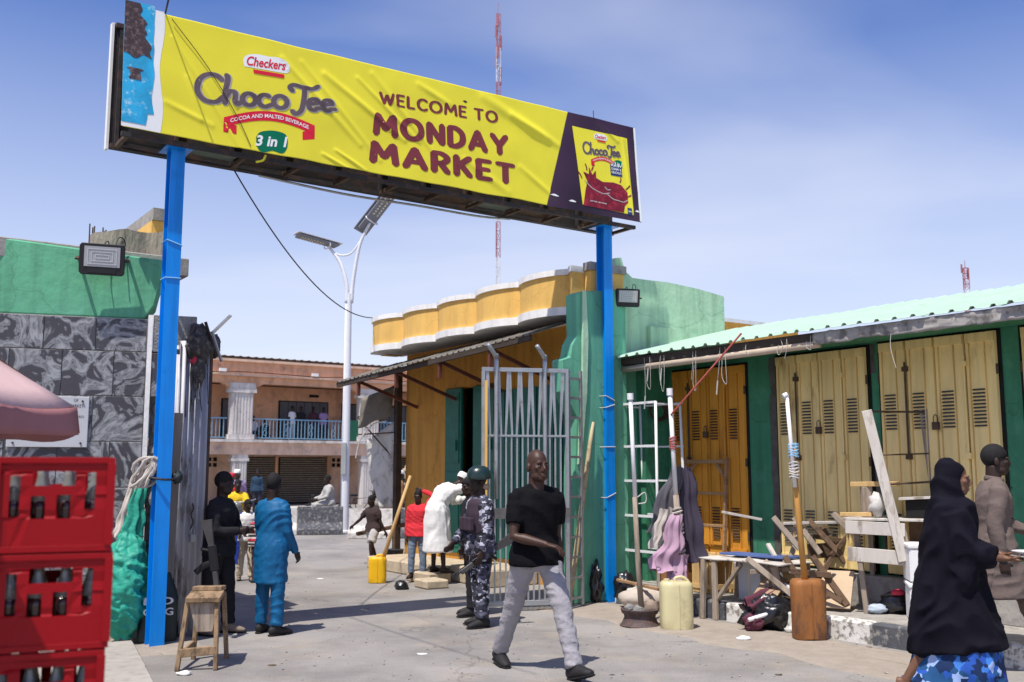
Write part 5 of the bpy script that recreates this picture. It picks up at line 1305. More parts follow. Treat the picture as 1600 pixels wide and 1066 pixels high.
bg = thing('refuse_bag', 'bunched black plastic hung low between the buttress and the far blue post', 'bag', G(-.20, .0, .0)); lump((0, 0, .24), (.075, .075, .22), 37, .75, 32, 26).build('bag', m_blkbag, bg, smooth=True)

# -- folded trestles and chairs
def stick_thing(name, label, cat, Y, sticks, m_):
    """sticks: (part, u0, v0, u1, v1, dY0, dY1, width, thickness) surveyed along the kerb."""
    c0 = at(sticks[0][1], sticks[0][2], Y); t = thing(name, label, cat, (c0.x, c0.y, .19)); o_ = Vector((c0.x, c0.y, .19))
    for (nm, u0, v0, u1, v1, d0, d1, w_, h) in sticks:
        p, q = at(u0, v0, Y + d0) - o_, at(u1, v1, Y + d1) - o_
        p.z, q.z = max(p.z, .005), max(q.z, .005)
        MB().beam(p, q, w_, h, (0, 1, 0)).build(nm, m_, t, bevel=.004)
    return t
stick_thing('folding_stool', 'pale grey folding stool leaning between low table and brown jerrycan', 'stool', 10.75, [('leg', 1167, 872, 1240, 932, .0, -.2, .06, .035), ('leg', 1195, 876, 1246, 934, .2, .0, .055, .035), ('cross_leg', 1232, 872, 1186, 930, .05, .0, .05, .03), ('rail', 1172, 894, 1238, 889, -.05, .05, .05, .02), ('rail', 1200, 915, 1244, 912, -.05, .05, .045, .02)], m_oldwood)
stick_thing('folding_stool', 'dark folding stool standing crossed behind the brown jerrycan', 'stool', 10.6, [('leg', 1226, 869, 1262, 926, .1, .0, .06, .04), ('leg', 1269, 869, 1324, 946, .1, -.1, .065, .04), ('cross_leg', 1316, 940, 1252, 906, -.15, .1, .05, .03), ('cross_leg', 1300, 872, 1262, 930, .2, .1, .05, .03), ('rail', 1236, 893, 1298, 899, -.04, -.04, .06, .025)], m_darkwood)
stick_thing('tipped_chair', 'grey wooden chair tipped back against the left cream door', 'chair', 11.25, [('leg', 1208, 808, 1250, 858, .0, -.1, .06, .04), ('leg', 1240, 809, 1282, 866, .05, -.1, .06, .04), ('back_slat', 1220, 826, 1262, 828, .0, .0, .05, .02), ('seat_rail', 1232, 872, 1290, 868, .0, .1, .05, .03), ('leg', 1248, 832, 1226, 900, .1, -.1, .05, .04)], m_oldwood)
stick_thing('tipped_chair', 'dark wooden chair upturned in front of the left cream door', 'chair', 11.15, [('leg', 1263, 812, 1314, 868, .1, -.1, .06, .04), ('leg', 1284, 822, 1320, 880, .2, .1, .05, .04), ('leg', 1330, 830, 1290, 880, .1, .1, .05, .04), ('seat', 1262, 862, 1318, 858, .1, .2, .16, .02), ('back_slat', 1270, 838, 1322, 846, .12, .12, .05, .02)], m_darkwood)
for (u0, v0, u1, v1, Y0, Y1, w_, h, m_, lb_) in ((1224, 818, 1316, 816, 11.2, 11.3, .045, .03, m_palewood, 'long pale batten across the backs of the tipped chairs'),
        (1302, 802, 1327, 828, 10.9, 10.8, .07, .05, m_oldwood, 'short grey block of wood leaning against the vending desk'),
        (1308, 892, 1300, 950, 10.9, 10.55, .36, .015, mat('pale_plywood', (.50, .38, .26), .8, .1, 3, .2), 'pale plywood sheet leaning beside the vending desk'),
        (1240, 896, 1228, 934, 10.85, 10.6, .20, .015, m_yelwood, 'small yellow board leaning on the pale folding stool'),
        (1196, 930, 1214, 902, 10.6, 10.9, .26, .015, mat('brown_board', (.36, .25, .15), .8, .12, 4, .2), 'brown board propped behind the pale folding stool'),
        (1128, 800, 1190, 812, 11.9, 11.9, .05, .03, m_palewood, 'thin pale lath resting across the foot of the orange door'),
        (1230, 905, 1200, 850, 10.9, 11.2, .05, .03, m_palewood, 'white lath leaning up from the folding stools to the green wall')):
    p, q = at(u0, v0, Y0), at(u1, v1, Y1); p.z, q.z = max(p.z, .2), max(q.z, .2)
    tag(MB().beam(p, q, w_, h).build('timber_board', m_, bevel=.003), lb_, 'board')
# -- vending desk with tall board and shelf frame
dk = thing('vending_desk', 'patched wooden vending desk with one tall plank standing on the kerb', 'desk', (3.62, 10.42, .19), R_(-27))
beams(dk, 'leg', [((0, 0, 0), (-.07, 0, .84), .07, .05), ((.52, -.12, 0), (.40, -.12, .86), .065, .05), ((.0, .55, 0), (0, .55, .84), .06, .05), ((.62, .5, 0), (.6, .5, .84), .06, .05)], m_oldwood)
MB().box(-.14, .45, -.17, -.145, .52, .66, rot=(0, .05, 0)).build('front_board', m_palewood, dk, bevel=.003)
MB().box(-.15, .42, -.175, -.15, .80, .93, rot=(0, .03, 0)).build('front_board', m_palewood, dk, bevel=.003)
MB().box(-.18, .80, -.17, .60, .941, .965).build('desk_top', m_palewood, dk, bevel=.003)
MB().box(.36, .80, -.05, .55, 1.16, 1.185, rot=(0, -.06, 0)).build('shelf', m_palewood, dk)
MB().box(.42, .78, .0, .5, .97, 1.15).build('dark_tray', m_black, dk)
MB().box(.42, .8, .2, .5, .45, .93).build('side_panel', m_darkwood, dk)
MB().beam((.40, -.20, .55), (.10, -.10, 2.06), .10, .035, (0, 1, 0)).build('tall_plank', m_palewood, dk, bevel=.004)
MB().beam((.70, .30, .97), (.62, .30, 2.08), .10, .03, (0, 1, 0)).build('tall_plank', m_oldwood, dk, bevel=.004)
beams(dk, 'cross_bar', [((.1, -.08, 2.05), (.63, .3, 2.05), .02, .02), ((.17, -.1, 1.60), (.65, .3, 1.62), .015, .015), ((.22, -.1, 1.18 + .12), (.66, .3, 1.33), .015, .02)], m_iron)
for (p, q, w_, h, m_, lb_) in (((-.22, .05, .99), (.1, -.02, 1.0), .08, .04, m_yelwood, 'short orange wood offcut on the vending desk'), ((-.12, .2, 1.30), (.35, .1, 1.31), .12, .05, m_yelwood, 'pale wooden plank raised on a block on the vending desk')):
    M_ = Matrix.Rotation(R_(-27), 3, 'Z'); o0 = Vector((3.62, 10.42, .19))
    tag(MB().beam(M_ @ Vector(p) + o0, M_ @ Vector(q) + o0, w_, h).build('timber_offcut', m_, bevel=.004), lb_, 'offcut')
M_ = Matrix.Rotation(R_(-27), 3, 'Z'); o0 = Vector((3.62, 10.42, .19))
tag(MB().beam(M_ @ Vector((.02, .15, .966)) + o0, M_ @ Vector((.02, .15, 1.275)) + o0, .09, .09).build('wooden_block', m_oldwood, bevel=.005), 'upright grey wooden block holding up the pale plank on the desk', 'block')
cb = thing('plastic_bag', 'crumpled clear plastic bag on the vending desk', 'bag', o0 + M_ @ Vector((.15, -.02, 1.0))); lump((0, 0, .09), (.08, .07, .12), 41, .5).build('bag', mat('milky_plastic', (.55, .53, .50), .3, .1, 4, .3, 20), cb, smooth=True)
# -- litter heap under the desk
for i, (c, r, m_, nm, lb_) in enumerate((((.25, .15, .10), (.16, .14, .12), m_blkbag, 'refuse_bag', 'black plastic bundle under the vending desk'), ((.10, .0, .05), (.10, .06, .05), mat('pale_blue_plastic', (.45, .52, .62), .4, .1, 4, .3), 'plastic_bag', 'pale blue plastic bag under the vending desk'), ((.30, .05, .22), (.07, .05, .03), mat('red_rag', (0, 0, 0)), 'rag', 'small red rag on the black bundle under the desk'))):
    p_ = o0 + M_ @ Vector(c); t = thing(nm, lb_, 'litter', (p_.x, p_.y, .19)); lump((0, 0, c[2]), r, i * 7 + 50, .35).build('bundle', m_, t, smooth=True)
# -- styrofoam boxes
for i, (z, lb_) in enumerate(((.185, 'white foam box at the bottom of the pair beside the desk'), (.56, 'white foam box on top of the pair beside the desk'))):
    fb_ = thing('foam_box', lb_, 'box', (4.02, 10.0, z), R_(-15 + i * 3), 'foam boxes')
    MB().box(-.13, .3, -.2, .2, 0, .32).build('body', m_foam, fb_, bevel=.015); MB().box(-.14, .31, -.21, .21, .321, .368).build('lid', m_foam, fb_, bevel=.012)
# -- folded umbrella wrapped in black plastic
fu = thing('umbrella_bundle', 'maroon folded umbrella wrapped in black plastic lying at the kerb', 'umbrella', gnd(1212, 984), R_(10))
lump((-.02, .05, .17), (.30, .20, .20), 61, .42, 30, 20).build('plastic_wrap', m_blkbag, fu, smooth=True)
lump((.16, .10, .22), (.16, .16, .16), 63, .45, 24, 16).build('plastic_wrap', m_blkbag, fu, smooth=True)
def furl(u, v):
    a = u * 2 * math.pi; c_ = Vector((-.30, -.02, .20)).lerp(Vector((.30, .16, .44)), v); r = (.10 - .05 * v) * (1 + .45 * math.sin(a * 5 + v * 3) * (1 - v * .5)) + .02 * n1(a, v * 6)
    return c_ + Vector((math.sin(a) * r * -.35, math.cos(a) * r * .8, math.sin(a) * r))
MB().grid(furl, 40, 14).build('maroon_canopy', mat('maroon_canvas', (.10, .028, .045), .9, .2, 5, .3, 15), fu, smooth=True)
lump((-.27, -.08, .09), (.10, .09, .09), 66, .5, 20, 14).build('maroon_canopy', mat('maroon_canvas', (0, 0, 0)), fu, smooth=True)
MB().tube([(-.02, -.1, .20), (-.36, -.16, .13)], .022, 9).build('pole', m_pvc, fu, smooth=True)
MB().box(.15, .32, .0, .1, .40, .42, rot=(.4, .3, .2)).build('paper', mat('white_paper', (0, 0, 0)), fu)
def scrap(u, v, m_, s, lb_, nm='litter_scrap', z0=0):
    c_ = gnd(u, v); t = thing(nm, lb_, 'litter', c_); lump((0, 0, s[2] * .55 + z0), s, u * .37, .5, 12, 8).build('scrap', m_, t, smooth=True)
m_clear = mat('milky_plastic', (0, 0, 0))
scrap(1162, 1001, mat('white_paper', (0, 0, 0)), (.07, .05, .03), 'white crumpled wrapper on the road before the low table')
scrap(1235, 988, m_clear, (.06, .06, .04), 'clear plastic cup crushed beside the umbrella bundle')
scrap(627, 921, m_blkbag, (.10, .09, .075), 'black tied plastic bag dropped on the road by the steps', 'plastic_bag')
scrap(425, 1040, mat('dead_leaf', (.12, .09, .06), .9, .2, 5, 0), (.035, .03, .006), 'dead leaf on the road behind the wooden stool')
scrap(288, 1055, mat('white_paper', (0, 0, 0)), (.06, .035, .022), 'white rag scrap under the wooden stool')
scrap(660, 1022, mat('white_paper', (0, 0, 0)), (.05, .035, .004), 'flat white paper scrap on the open road')
scrap(1217, 1055, mat('dead_leaf', (0, 0, 0)), (.03, .02, .006), 'dark leaf on the road right of the walking man')
scrap(1358, 1012, mat('dead_leaf', (0, 0, 0)), (.03, .02, .006), 'dark scrap on the road below the black kerb block')
scrap(500, 905, mat('white_paper', (0, 0, 0)), (.06, .04, .008), 'pale scrap on the road left of the yellow jerrycan')
rg_ = random.Random(5)
peb = MB()
for i in range(420):
    u, v = rg_.uniform(420, 1500), rg_.uniform(900, 1066); c_ = gnd(u, v); s_ = rg_.uniform(.003, .012)
    if G(0, 0).x and (c_ - G(0, 0)).dot(GX) > -.05 and c_.x > 1: continue
    peb.ball((c_.x, c_.y, s_ * .35), (s_, s_ * .8, s_ * .6), 5, 4)
tag(peb.build('gravel', m_rubble), 'scattered small stones on the dusty road', 'gravel', kind='stuff')

deb = MB(); rg_ = random.Random(9)
for i in range(110):
    u, v = rg_.uniform(330, 1500), rg_.uniform(880, 1066) if i % 2 else rg_.uniform(850, 930); c_ = gnd(u, v)
    q_ = c_ - G(0, 0)
    if q_.dot(GX) > -.06 or (q_.dot(GX) > -1.4 and q_.dot(GY) > 1.5): continue
    a_ = rg_.uniform(0, 6.3); s_ = rg_.uniform(.008, .03); dx, dy = math.cos(a_) * s_, math.sin(a_) * s_
    deb.add([(c_.x - dx, c_.y - dy, .004), (c_.x + dy * .6, c_.y - dx * .6, .006 + s_ * .2), (c_.x + dx, c_.y + dy, .005), (c_.x - dy * .5, c_.y + dx * .5, .004 + s_ * .3)], [(0, 1, 2, 3)])
tag(deb.build('debris', mat('mixed_debris', (.30, .26, .22), .9, .6, 8, .2)), 'tiny leaves and paper bits blown over the road', 'debris', kind='stuff')
# -- bench-stool at left
m_stool = mat('stool_wood', (.30, .20, .115), .85, .25, 9, .6, 40, col2=(.12, .08, .045), cut=(.48, .62), stretch=(1, .3, .5))
sl_ = thing('wooden_stool', 'rough brown wooden bench stool standing by the near blue post', 'stool', (-2.62, 8.75, 0), R_(8)); sl_.scale = (.88, 1, 1)
MB().box(-.155, .165, -.24, .02, .555, .60, rot=(.10, 0, 0)).build('seat', m_stool, sl_, bevel=.006); MB().box(-.14, .14, .0, .27, .60, .64, rot=(-.08, 0, 0)).build('seat', m_stool, sl_, bevel=.006)
MB().prism([(-.13, .54), (-.05, .30), (.10, .30), (.15, .54)], .03, 'y', -.20).build('end_board', m_oldwood, sl_, bevel=.004)
beams(sl_, 'leg', [((-.14, -.18, .56), (-.20, -.26, 0), .05, .04), ((.13, -.18, .56), (.15, -.26, 0), .05, .04), ((-.12, .2, .58), (-.15, .26, 0), .05, .04), ((.13, .2, .58), (.17, .26, 0), .05, .04)], m_stool)
beams(sl_, 'stretcher', [((-.19, -.25, .14), (.15, -.25, .16), .03, .07), ((-.19, -.25, .12), (-.15, .25, .14), .03, .05)], m_stool)

# -- sacks hung on the gate wall at left
gs = thing('green_sack', 'bulging green woven sack hung against the gate wall behind the crates', 'sack', PL(-.13, -.24, 0), AL)
def sack(u, v):
    a = u * 2 * math.pi; prof = [.03, .10, .16, .21, .235, .24, .235, .22, .19, .13, .05]
    t = v * 10; i = min(9, int(t)); r = prof[i] + (prof[i + 1] - prof[i]) * (t - i)
    r *= 1 + .10 * math.sin(5 * a + 3 * v) * (1 - v) + .09 * n1(math.cos(a) * 2, math.sin(a) * 2, v * 5)
    return Vector((math.cos(a) * r * 1.0, math.sin(a) * r * .75, 1.05 - 1.0 * v + .05 * n1(math.cos(a) * 2, v * 4, 2)))
m_gsack = mat('green_woven_plastic', (.02, .30, .21), .55, .14, 5, .5, 18, col2=(.05, .42, .30), cut=(.52, .7), bdist=.03)
mb = MB().grid(sack, 110, 70)
out_ = []
for p in mb.v:
    d_ = Vector((p.x, p.y, 0)); d_ = d_.normalized() if d_.length > 1e-4 else Vector((0, 0, 1))
    out_.append(p + d_ * (.030 * (1 - 2.4 * abs(n1(p.x * 7 + p.z * 4, p.y * 7, p.z * 7))) + .014 * (1 - 2.4 * abs(n1(p.x * 16, p.y * 16 + p.z * 6, p.z * 15)))))
mb.v = out_; mb.build('bag', m_gsack, gs, smooth=True)
drape((.10, .08, 1.62), (.02, .05, 1.0), .03, .10, 3).build('tied_neck', m_gsack, gs, smooth=True)
drape((.06, .10, 1.60), (-.10, .06, 1.02), .03, .06, 6).build('pale_cloth', mat('beige_cloth', (0, 0, 0)), gs, smooth=True)
ds = thing('printed_sack', 'dark printed sack with white letters standing beside the green sack', 'sack', PL(.17, -.22, 0), AL)
def sack2(u, v):
    a = u * 2 * math.pi; e = 3.2; r = (abs(math.cos(a)) ** e + abs(math.sin(a)) ** e) ** (-1 / e)
    k = 1 - .55 * max(0, v - .55) / .45
    return Vector((math.cos(a) * r * .18 * k + .02 * n1(v * 4, a), math.sin(a) * r * .12 * k + .02 * n1(v * 5, a, 3), .02 + .72 * v))
MB().grid(sack2, 32, 20).build('bag', mat('dark_green_sack', (.018, .03, .03), .5, .2, 4, .4, 18), ds, smooth=True)
for s_, z in (('R D', .37), ('CING', .27)): flat_text(s_, -.13, .14, z, .07, -.155, m_vw, ds, .02)
rp = thing('rope_coil', 'bundle of pale rope tied to the near blue post', 'rope', G(-5.57, 0, 1.62))
mb = MB()
for i in range(9):
    a0 = rnd(0, 6); mb.tube([(-.14 + .10 * math.cos(t + a0) + .02 * math.sin(3 * t), -.05 + .06 * math.sin(t + i), .0 + .14 * math.sin(t + a0 + i * .3)) for t in [k * math.pi / 8 for k in range(17)]], .016, 6)
mb.build('coil', mat('dirty_rope', (0, 0, 0)), rp)
MB().tube([(.11 * math.cos(t) * 1.25, .11 * math.sin(t) * 1.25, -.06 + .01 * math.sin(2 * t)) for t in [k * math.pi / 10 for k in range(21)]], .012, 6).build('binding', m_cable, rp)
lump((.13, .05, -.05), (.05, .06, .06), 71).build('green_knot', mat('dark_green_sack', (0, 0, 0)), rp, smooth=True)
for i in range(4):
    lump_ = None
# pavement slabs beside the crates
ps = bpy.data.objects.new('pavement_strip', None); COL.objects.link(ps); tag(ps, kind='structure'); ps.location = (-2.86, 8.1, 0); ps.rotation_euler.z = R_(25)
m_slab = mat('pavement_slab', (.36, .33, .29), .9, .12, 4, .4, 25, col2=(.27, .25, .22), cut=(.5, .66))
s0 = None
for i in range(5):
    for j in range(4):
        if s0 is None: s0 = MB().box(-.22, .22, -.22, .22, -.05, .10).build('slab', m_slab, ps, bevel=.012); s0.location = (-.23, -.6, 0)
        else: share(s0, ps, (-.23 - .455 * j, -.6 + .455 * i, rnd(-.008, .008)), (rnd(-.01, .01), rnd(-.01, .01), rnd(-.02, .02)))

# ================================================================ DRINKS CRATES
m_crate = mat('red_crate_plastic', (.31, .0015, .006), .45, .05, 3, .05, 30, spec=.25)
m_bot = mat('dark_cola_bottle', (.035, .012, .01), .12, .2, 4, 0, spec=.7)
m_bglass = mat('clear_bottle', (.20, .21, .20), .06, .15, 4, 0, spec=.8)
CW, CD, CHH = .315, .42, .285
def crate_parts(t, first):
    """one 24-bottle crate; the walls have their windows cut out as real openings."""
    def wall(L, wins, nm):
        # vertical panel L wide in (x,z), holes = wins
        xs_ = sorted({0, L} | {w_[0] for w_ in wins} | {w_[1] for w_ in wins}); zs_ = sorted({0, CHH - .004} | {w_[2] for w_ in wins} | {w_[3] for w_ in wins})
        mb = MB()
        for i in range(len(xs_) - 1):
            for j in range(len(zs_) - 1):
                xc, zc = (xs_[i] + xs_[i + 1]) / 2, (zs_[j] + zs_[j + 1]) / 2
                if any(a < xc < b and c_ < zc < d for a, b, c_, d in wins): continue
                mb.add([(xs_[i], 0, zs_[j]), (xs_[i + 1], 0, zs_[j]), (xs_[i + 1], 0, zs_[j + 1]), (xs_[i], 0, zs_[j + 1])], [(0, 1, 2, 3)])
        return mb
    wins_f = [(.038, .066, .105, .225), (.098, .215, .195, .238), (.243, .272, .125, .235), (.096, .135, .098, .165), (.165, .204, .098, .168)]
    f = wall(CW, wins_f, 0).shift((-CW / 2, -CD / 2, 0)); b = wall(CW, wins_f, 0).shift((-CW / 2, CD / 2, 0))
    wins_s = [(.05, .09, .10, .22), (.13, .29, .195, .238), (.33, .37, .10, .22)]
    l_ = wall(CD, wins_s, 0); l_.turn(math.pi / 2); l_.shift((-CW / 2, -CD / 2, 0)); r = wall(CD, wins_s, 0); r.turn(math.pi / 2); r.shift((CW / 2, -CD / 2, 0))
    for mb, nm in ((f, 'front_wall'), (b, 'rear_wall'), (l_, 'side_wall'), (r, 'side_wall')):
        bm = bmesh.new(); me = mb.mesh(nm); bm.from_mesh(me); bmesh.ops.remove_doubles(bm, verts=bm.verts, dist=1e-5); bm.to_mesh(me); bm.free()
        obj(nm, me, m_crate, t, solid=.007)
    rim = MB()
    for z0, z1, g_ in ((CHH - .022, CHH - .006, .010), (.0, .018, .008), (.245, .255, .005)):
        rim.box(-CW / 2 - g_, CW / 2 + g_, -CD / 2 - g_, -CD / 2 - .004, z0, z1).box(-CW / 2 - g_, CW / 2 + g_, CD / 2 + .004, CD / 2 + g_, z0, z1)
        rim.box(-CW / 2 - g_, -CW / 2 - .004, -CD / 2 - .004, CD / 2 + .004, z0, z1).box(CW / 2 + .004, CW / 2 + g_, -CD / 2 - .004, CD / 2 + .004, z0, z1)
    for x in (-1, 1):
        rim.box(x * CW / 2 - .012, x * CW / 2 + .012, -CD / 2 - .012, -CD / 2 - .0045, .018, CHH - .022)
    rim.build('rim', m_crate, t, bevel=.002)
    MB().box(-CW / 2 + .004, CW / 2 - .004, -CD / 2 + .004, CD / 2 - .004, .006, .014).build('base', m_crate, t)
cr0 = None
bottle_prof = [(.026, .0), (.03, .01), (.03, .06), (.027, .085), (.031, .11), (.03, .135), (.018, .18), (.0125, .205), (.0125, .23), (.015, .232), (.015, .245), (.004, .247)]
def put_crate(loc, rz, label, full):
    global cr0
    t = thing('bottle_crate', label, 'crate', loc, rz, 'stacked red drinks crates')
    if cr0 is None: crate_parts(t, True); cr0 = t
    else:
        for ch_ in [x for x in cr0.children if not x.name.startswith('bottle')]: share(ch_, t, ch_.location, ch_.rotation_euler)
    return t
bt0 = None
def put_bottle(loc, rz, label):
    global bt0
    t = thing('drinks_bottle', label, 'bottle', loc, rz, 'glass bottles in the red crates')
    if bt0 is None:
        MB().lathe(bottle_prof[:6], n=14).build('glass', m_bot, t, smooth=True); MB().lathe(bottle_prof[5:9], n=14).build('neck', m_bglass, t, smooth=True); MB().lathe(bottle_prof[8:], n=12).build('crown_cap', mat('red_cap', (.5, .02, .02), .4, .05, 3, 0), t); bt0 = t
    else:
        for ch_ in bt0.children: share(ch_, t)
    return t
cz = 1.69 - CHH
stackA = Vector((-1.452, 3.21, 0)); names = ['topmost', 'second', 'third', 'fourth', 'fifth', 'lowest']
for i in range(6):
    z = 1.69 - CHH * (i + 1)
    loc = stackA + Vector((rnd(-.004, .004), rnd(-.004, .004), z)); rz = R_(22.5 + rnd(-.6, .6))
    put_crate(loc, rz, 'red slatted bottle crate, %s from the top of the stack before the plaque' % names[i] if i not in (0, 5) else 'red bottle crate at the very %s of the stack before the plaque' % ('top' if i == 0 else 'bottom'), True)
    if i < 3:
        for r_ in range(3):
            for k in range(4):
                M_ = Matrix.Rotation(rz, 3, 'Z'); p_ = loc + M_ @ Vector((-CW / 2 + .045 + k * .075, -CD / 2 + .045 + r_ * .07, .016))
                put_bottle(p_, 0, 'dark glass bottle standing inside the %s crate of the front stack' % names[i])
stackB = Vector((-1.825, 3.09, 0))
for i in range(6):
    loc = stackB + Vector((0, 0, 1.69 - CHH * (i + 1)))
    put_crate(loc, R_(23), 'red bottle crate, %s down in the stack at the left picture edge' % names[i] if i else 'red bottle crate topping the stack at the left picture edge', True)

# ================================================================ MARKET UMBRELLA
m_pink = mat('pink_canvas', (.60, .41, .39), .85, .06, 3, .2, 20)
m_pink_shade = mat('shaded_pink_canvas', (.36, .155, .155), .85, .08, 3, .2, 20)  # shade on the valance put into the colour, darker than the canopy pink
def umbrella(label, loc, rz, Rr_, zr, za, hv):
    um = thing('market_umbrella', label, 'umbrella', loc, rz); ns = 8
    rim_p = [Vector((Rr_ * math.cos(R_(22.5 + 45 * k)), Rr_ * math.sin(R_(22.5 + 45 * k)), zr)) for k in range(ns)]
    ap = Vector((0, 0, za))
    for k in range(ns):
        p, q = rim_p[k], rim_p[(k + 1) % ns]
        def pan(u, v, p=p, q=q):
            e = p.lerp(q, u); c_ = ap.lerp(e, v); c_.z += -.05 * math.sin(math.pi * v) - .04 * math.sin(math.pi * u) * v; return c_
        MB().grid(pan, 8, 10).build('canopy_panel', m_pink, um, smooth=True, solid=.003)
        def val(u, v, p=p, q=q):
            e = p.lerp(q, u); e.z += -.04 * math.sin(math.pi * u); o_ = Vector((e.x, e.y, 0)).normalized()
            return e + o_ * (.012 + .02 * v + .015 * math.sin(u * 9 + k) * v) - Vector((0, 0, (hv + .012 * math.sin(u * 7 + k)) * v + .002))
        MB().grid(val, 10, 4).build('valance', m_pink_shade, um, smooth=True, solid=.003)
        MB().beam(ap - Vector((0, 0, .05)), p - Vector((0, 0, .02)), .012, .008).build('rib', m_iron, um)
    MB().tube([(0, 0, 0), (0, 0, za + .06)], .022, 10).build('pole', m_pvc, um, smooth=True)
    MB().lathe([(.03, za - .09), (.05, za - .08), (.05, za - .03), (.03, za - .02)], n=10).build('hub', m_iron, um)
    MB().lathe([(.28, 0), (.28, .04), (.08, .09), (.05, .25)], n=14).build('base', m_conc, um, smooth='auto')
umbrella('faded pink market umbrella with hanging valance at the left edge', (-3.9, 4.85, 0), R_(.5), 1.62, 1.99, 3.15, .14)
umbrella('second pink market umbrella, unseen beyond the left picture edge, added to shade the lower crates', (-2.36, 1.98, 0), R_(2), 1.13, 2.0, 2.65, .12)  # unseen umbrella, added so that its shadow falls on the lower crates
# ================================================================ PEOPLE
def voxelize(mb, vox, name, m, parent, smooth_it=3, fold=0.0, fsize='s', cut=None, solid=0):
    me = mb.mesh(name); ob = bpy.data.objects.new('tmp', me); COL.objects.link(ob)
    r = ob.modifiers.new('r', 'REMESH'); r.mode = 'VOXEL'; r.voxel_size = vox; r.use_smooth_shade = True
    if smooth_it:
        s_ = ob.modifiers.new('s', 'SMOOTH'); s_.factor = .5; s_.iterations = smooth_it
    dg = bpy.context.evaluated_depsgraph_get()
    out = bpy.data.meshes.new_from_object(ob.evaluated_get(dg))
    bpy.data.objects.remove(ob); bpy.data.meshes.remove(me)
    if cut:
        bm = bmesh.new(); bm.from_mesh(out)
        bmesh.ops.delete(bm, geom=[v for v in bm.verts if cut(v.co)], context='VERTS'); bm.to_mesh(out); bm.free()
    if fold:
        kx, kz, sh, amp = {'t': (6.0, 6.5, 11, .012), 's': (4.5, 5.5, 8, .013), 'r': (11, 2.0, 1.8, .020), 'v': (7.0, 2.2, 3.5, .034)}[fsize]
        amp *= fold; sd0 = random.random() * 50
        out.update(); 
        nr = [v.normal.copy() for v in out.vertices]
        for v, q in zip(out.vertices, nr):
            p = v.co; w_ = .6 * n1(p.x * 3, p.y * 3 + sd0, p.z * 3)
            r_ = 1 - 2.2 * abs(n1(p.x * kx + p.z * sh + w_ + sd0, p.y * kx + w_, p.z * kz + w_ * 2))
            r2 = n1(p.x * kx * .5 + sd0, p.y * kx * .5, p.z * kz * .4)
            v.co = p + q * amp * (r_ * .75 + r2 * .6 - .3)
    out.name = name
    return obj(name, out, m, parent, True, solid=solid)
def skin(name, c):
    return mat(name, c, .5, .12, 12, .08, 90, spec=.35, sub=0)
m_sk1, m_sk2, m_sk3 = skin('dark_brown_skin', (.058, .028, .018)), skin('deep_brown_skin', (.034, .018, .013)), skin('brown_skin', (.16, .078, .045))
m_hair = mat('black_hair', (.010, .009, .009), .8, .3, 30, .6, 150)
m_eye = mat('eye_white', (.22, .19, .17), .25, .05, 3, 0)
m_iris = mat('eye_dark', (.015, .01, .008), .2, .05, 3, 0)
m_lip = mat('dark_lip', (.10, .045, .04), .45, .1, 10, .05)
def cloth(name, c, var=.08, rough=.9, scale=4, bump=.35, bscale=13, **k): return mat(name, c, rough, var, scale, bump, bscale, bdist=k.pop('bdist', .03), **k)
TORSO = [(-.10, .160, .118), (0, .165, .122), (.13, .143, .108), (.25, .155, .117), (.36, .170, .115), (.425, .148, .095), (.465, .098, .076), (.495, .066, .064)]
DEF = dict(lean=.03, twist=0.0, head=(0, 0), L=(.04, .06), R=(-.04, .03), spread=.03, armL=((.16, 0, -1), (.06, -.15, -1)), armR=((.16, 0, -1), (.06, -.15, -1)), toe=(.15, .15), side=0.0, curl=.7, palm=(0, 0), footp=(0, 0))
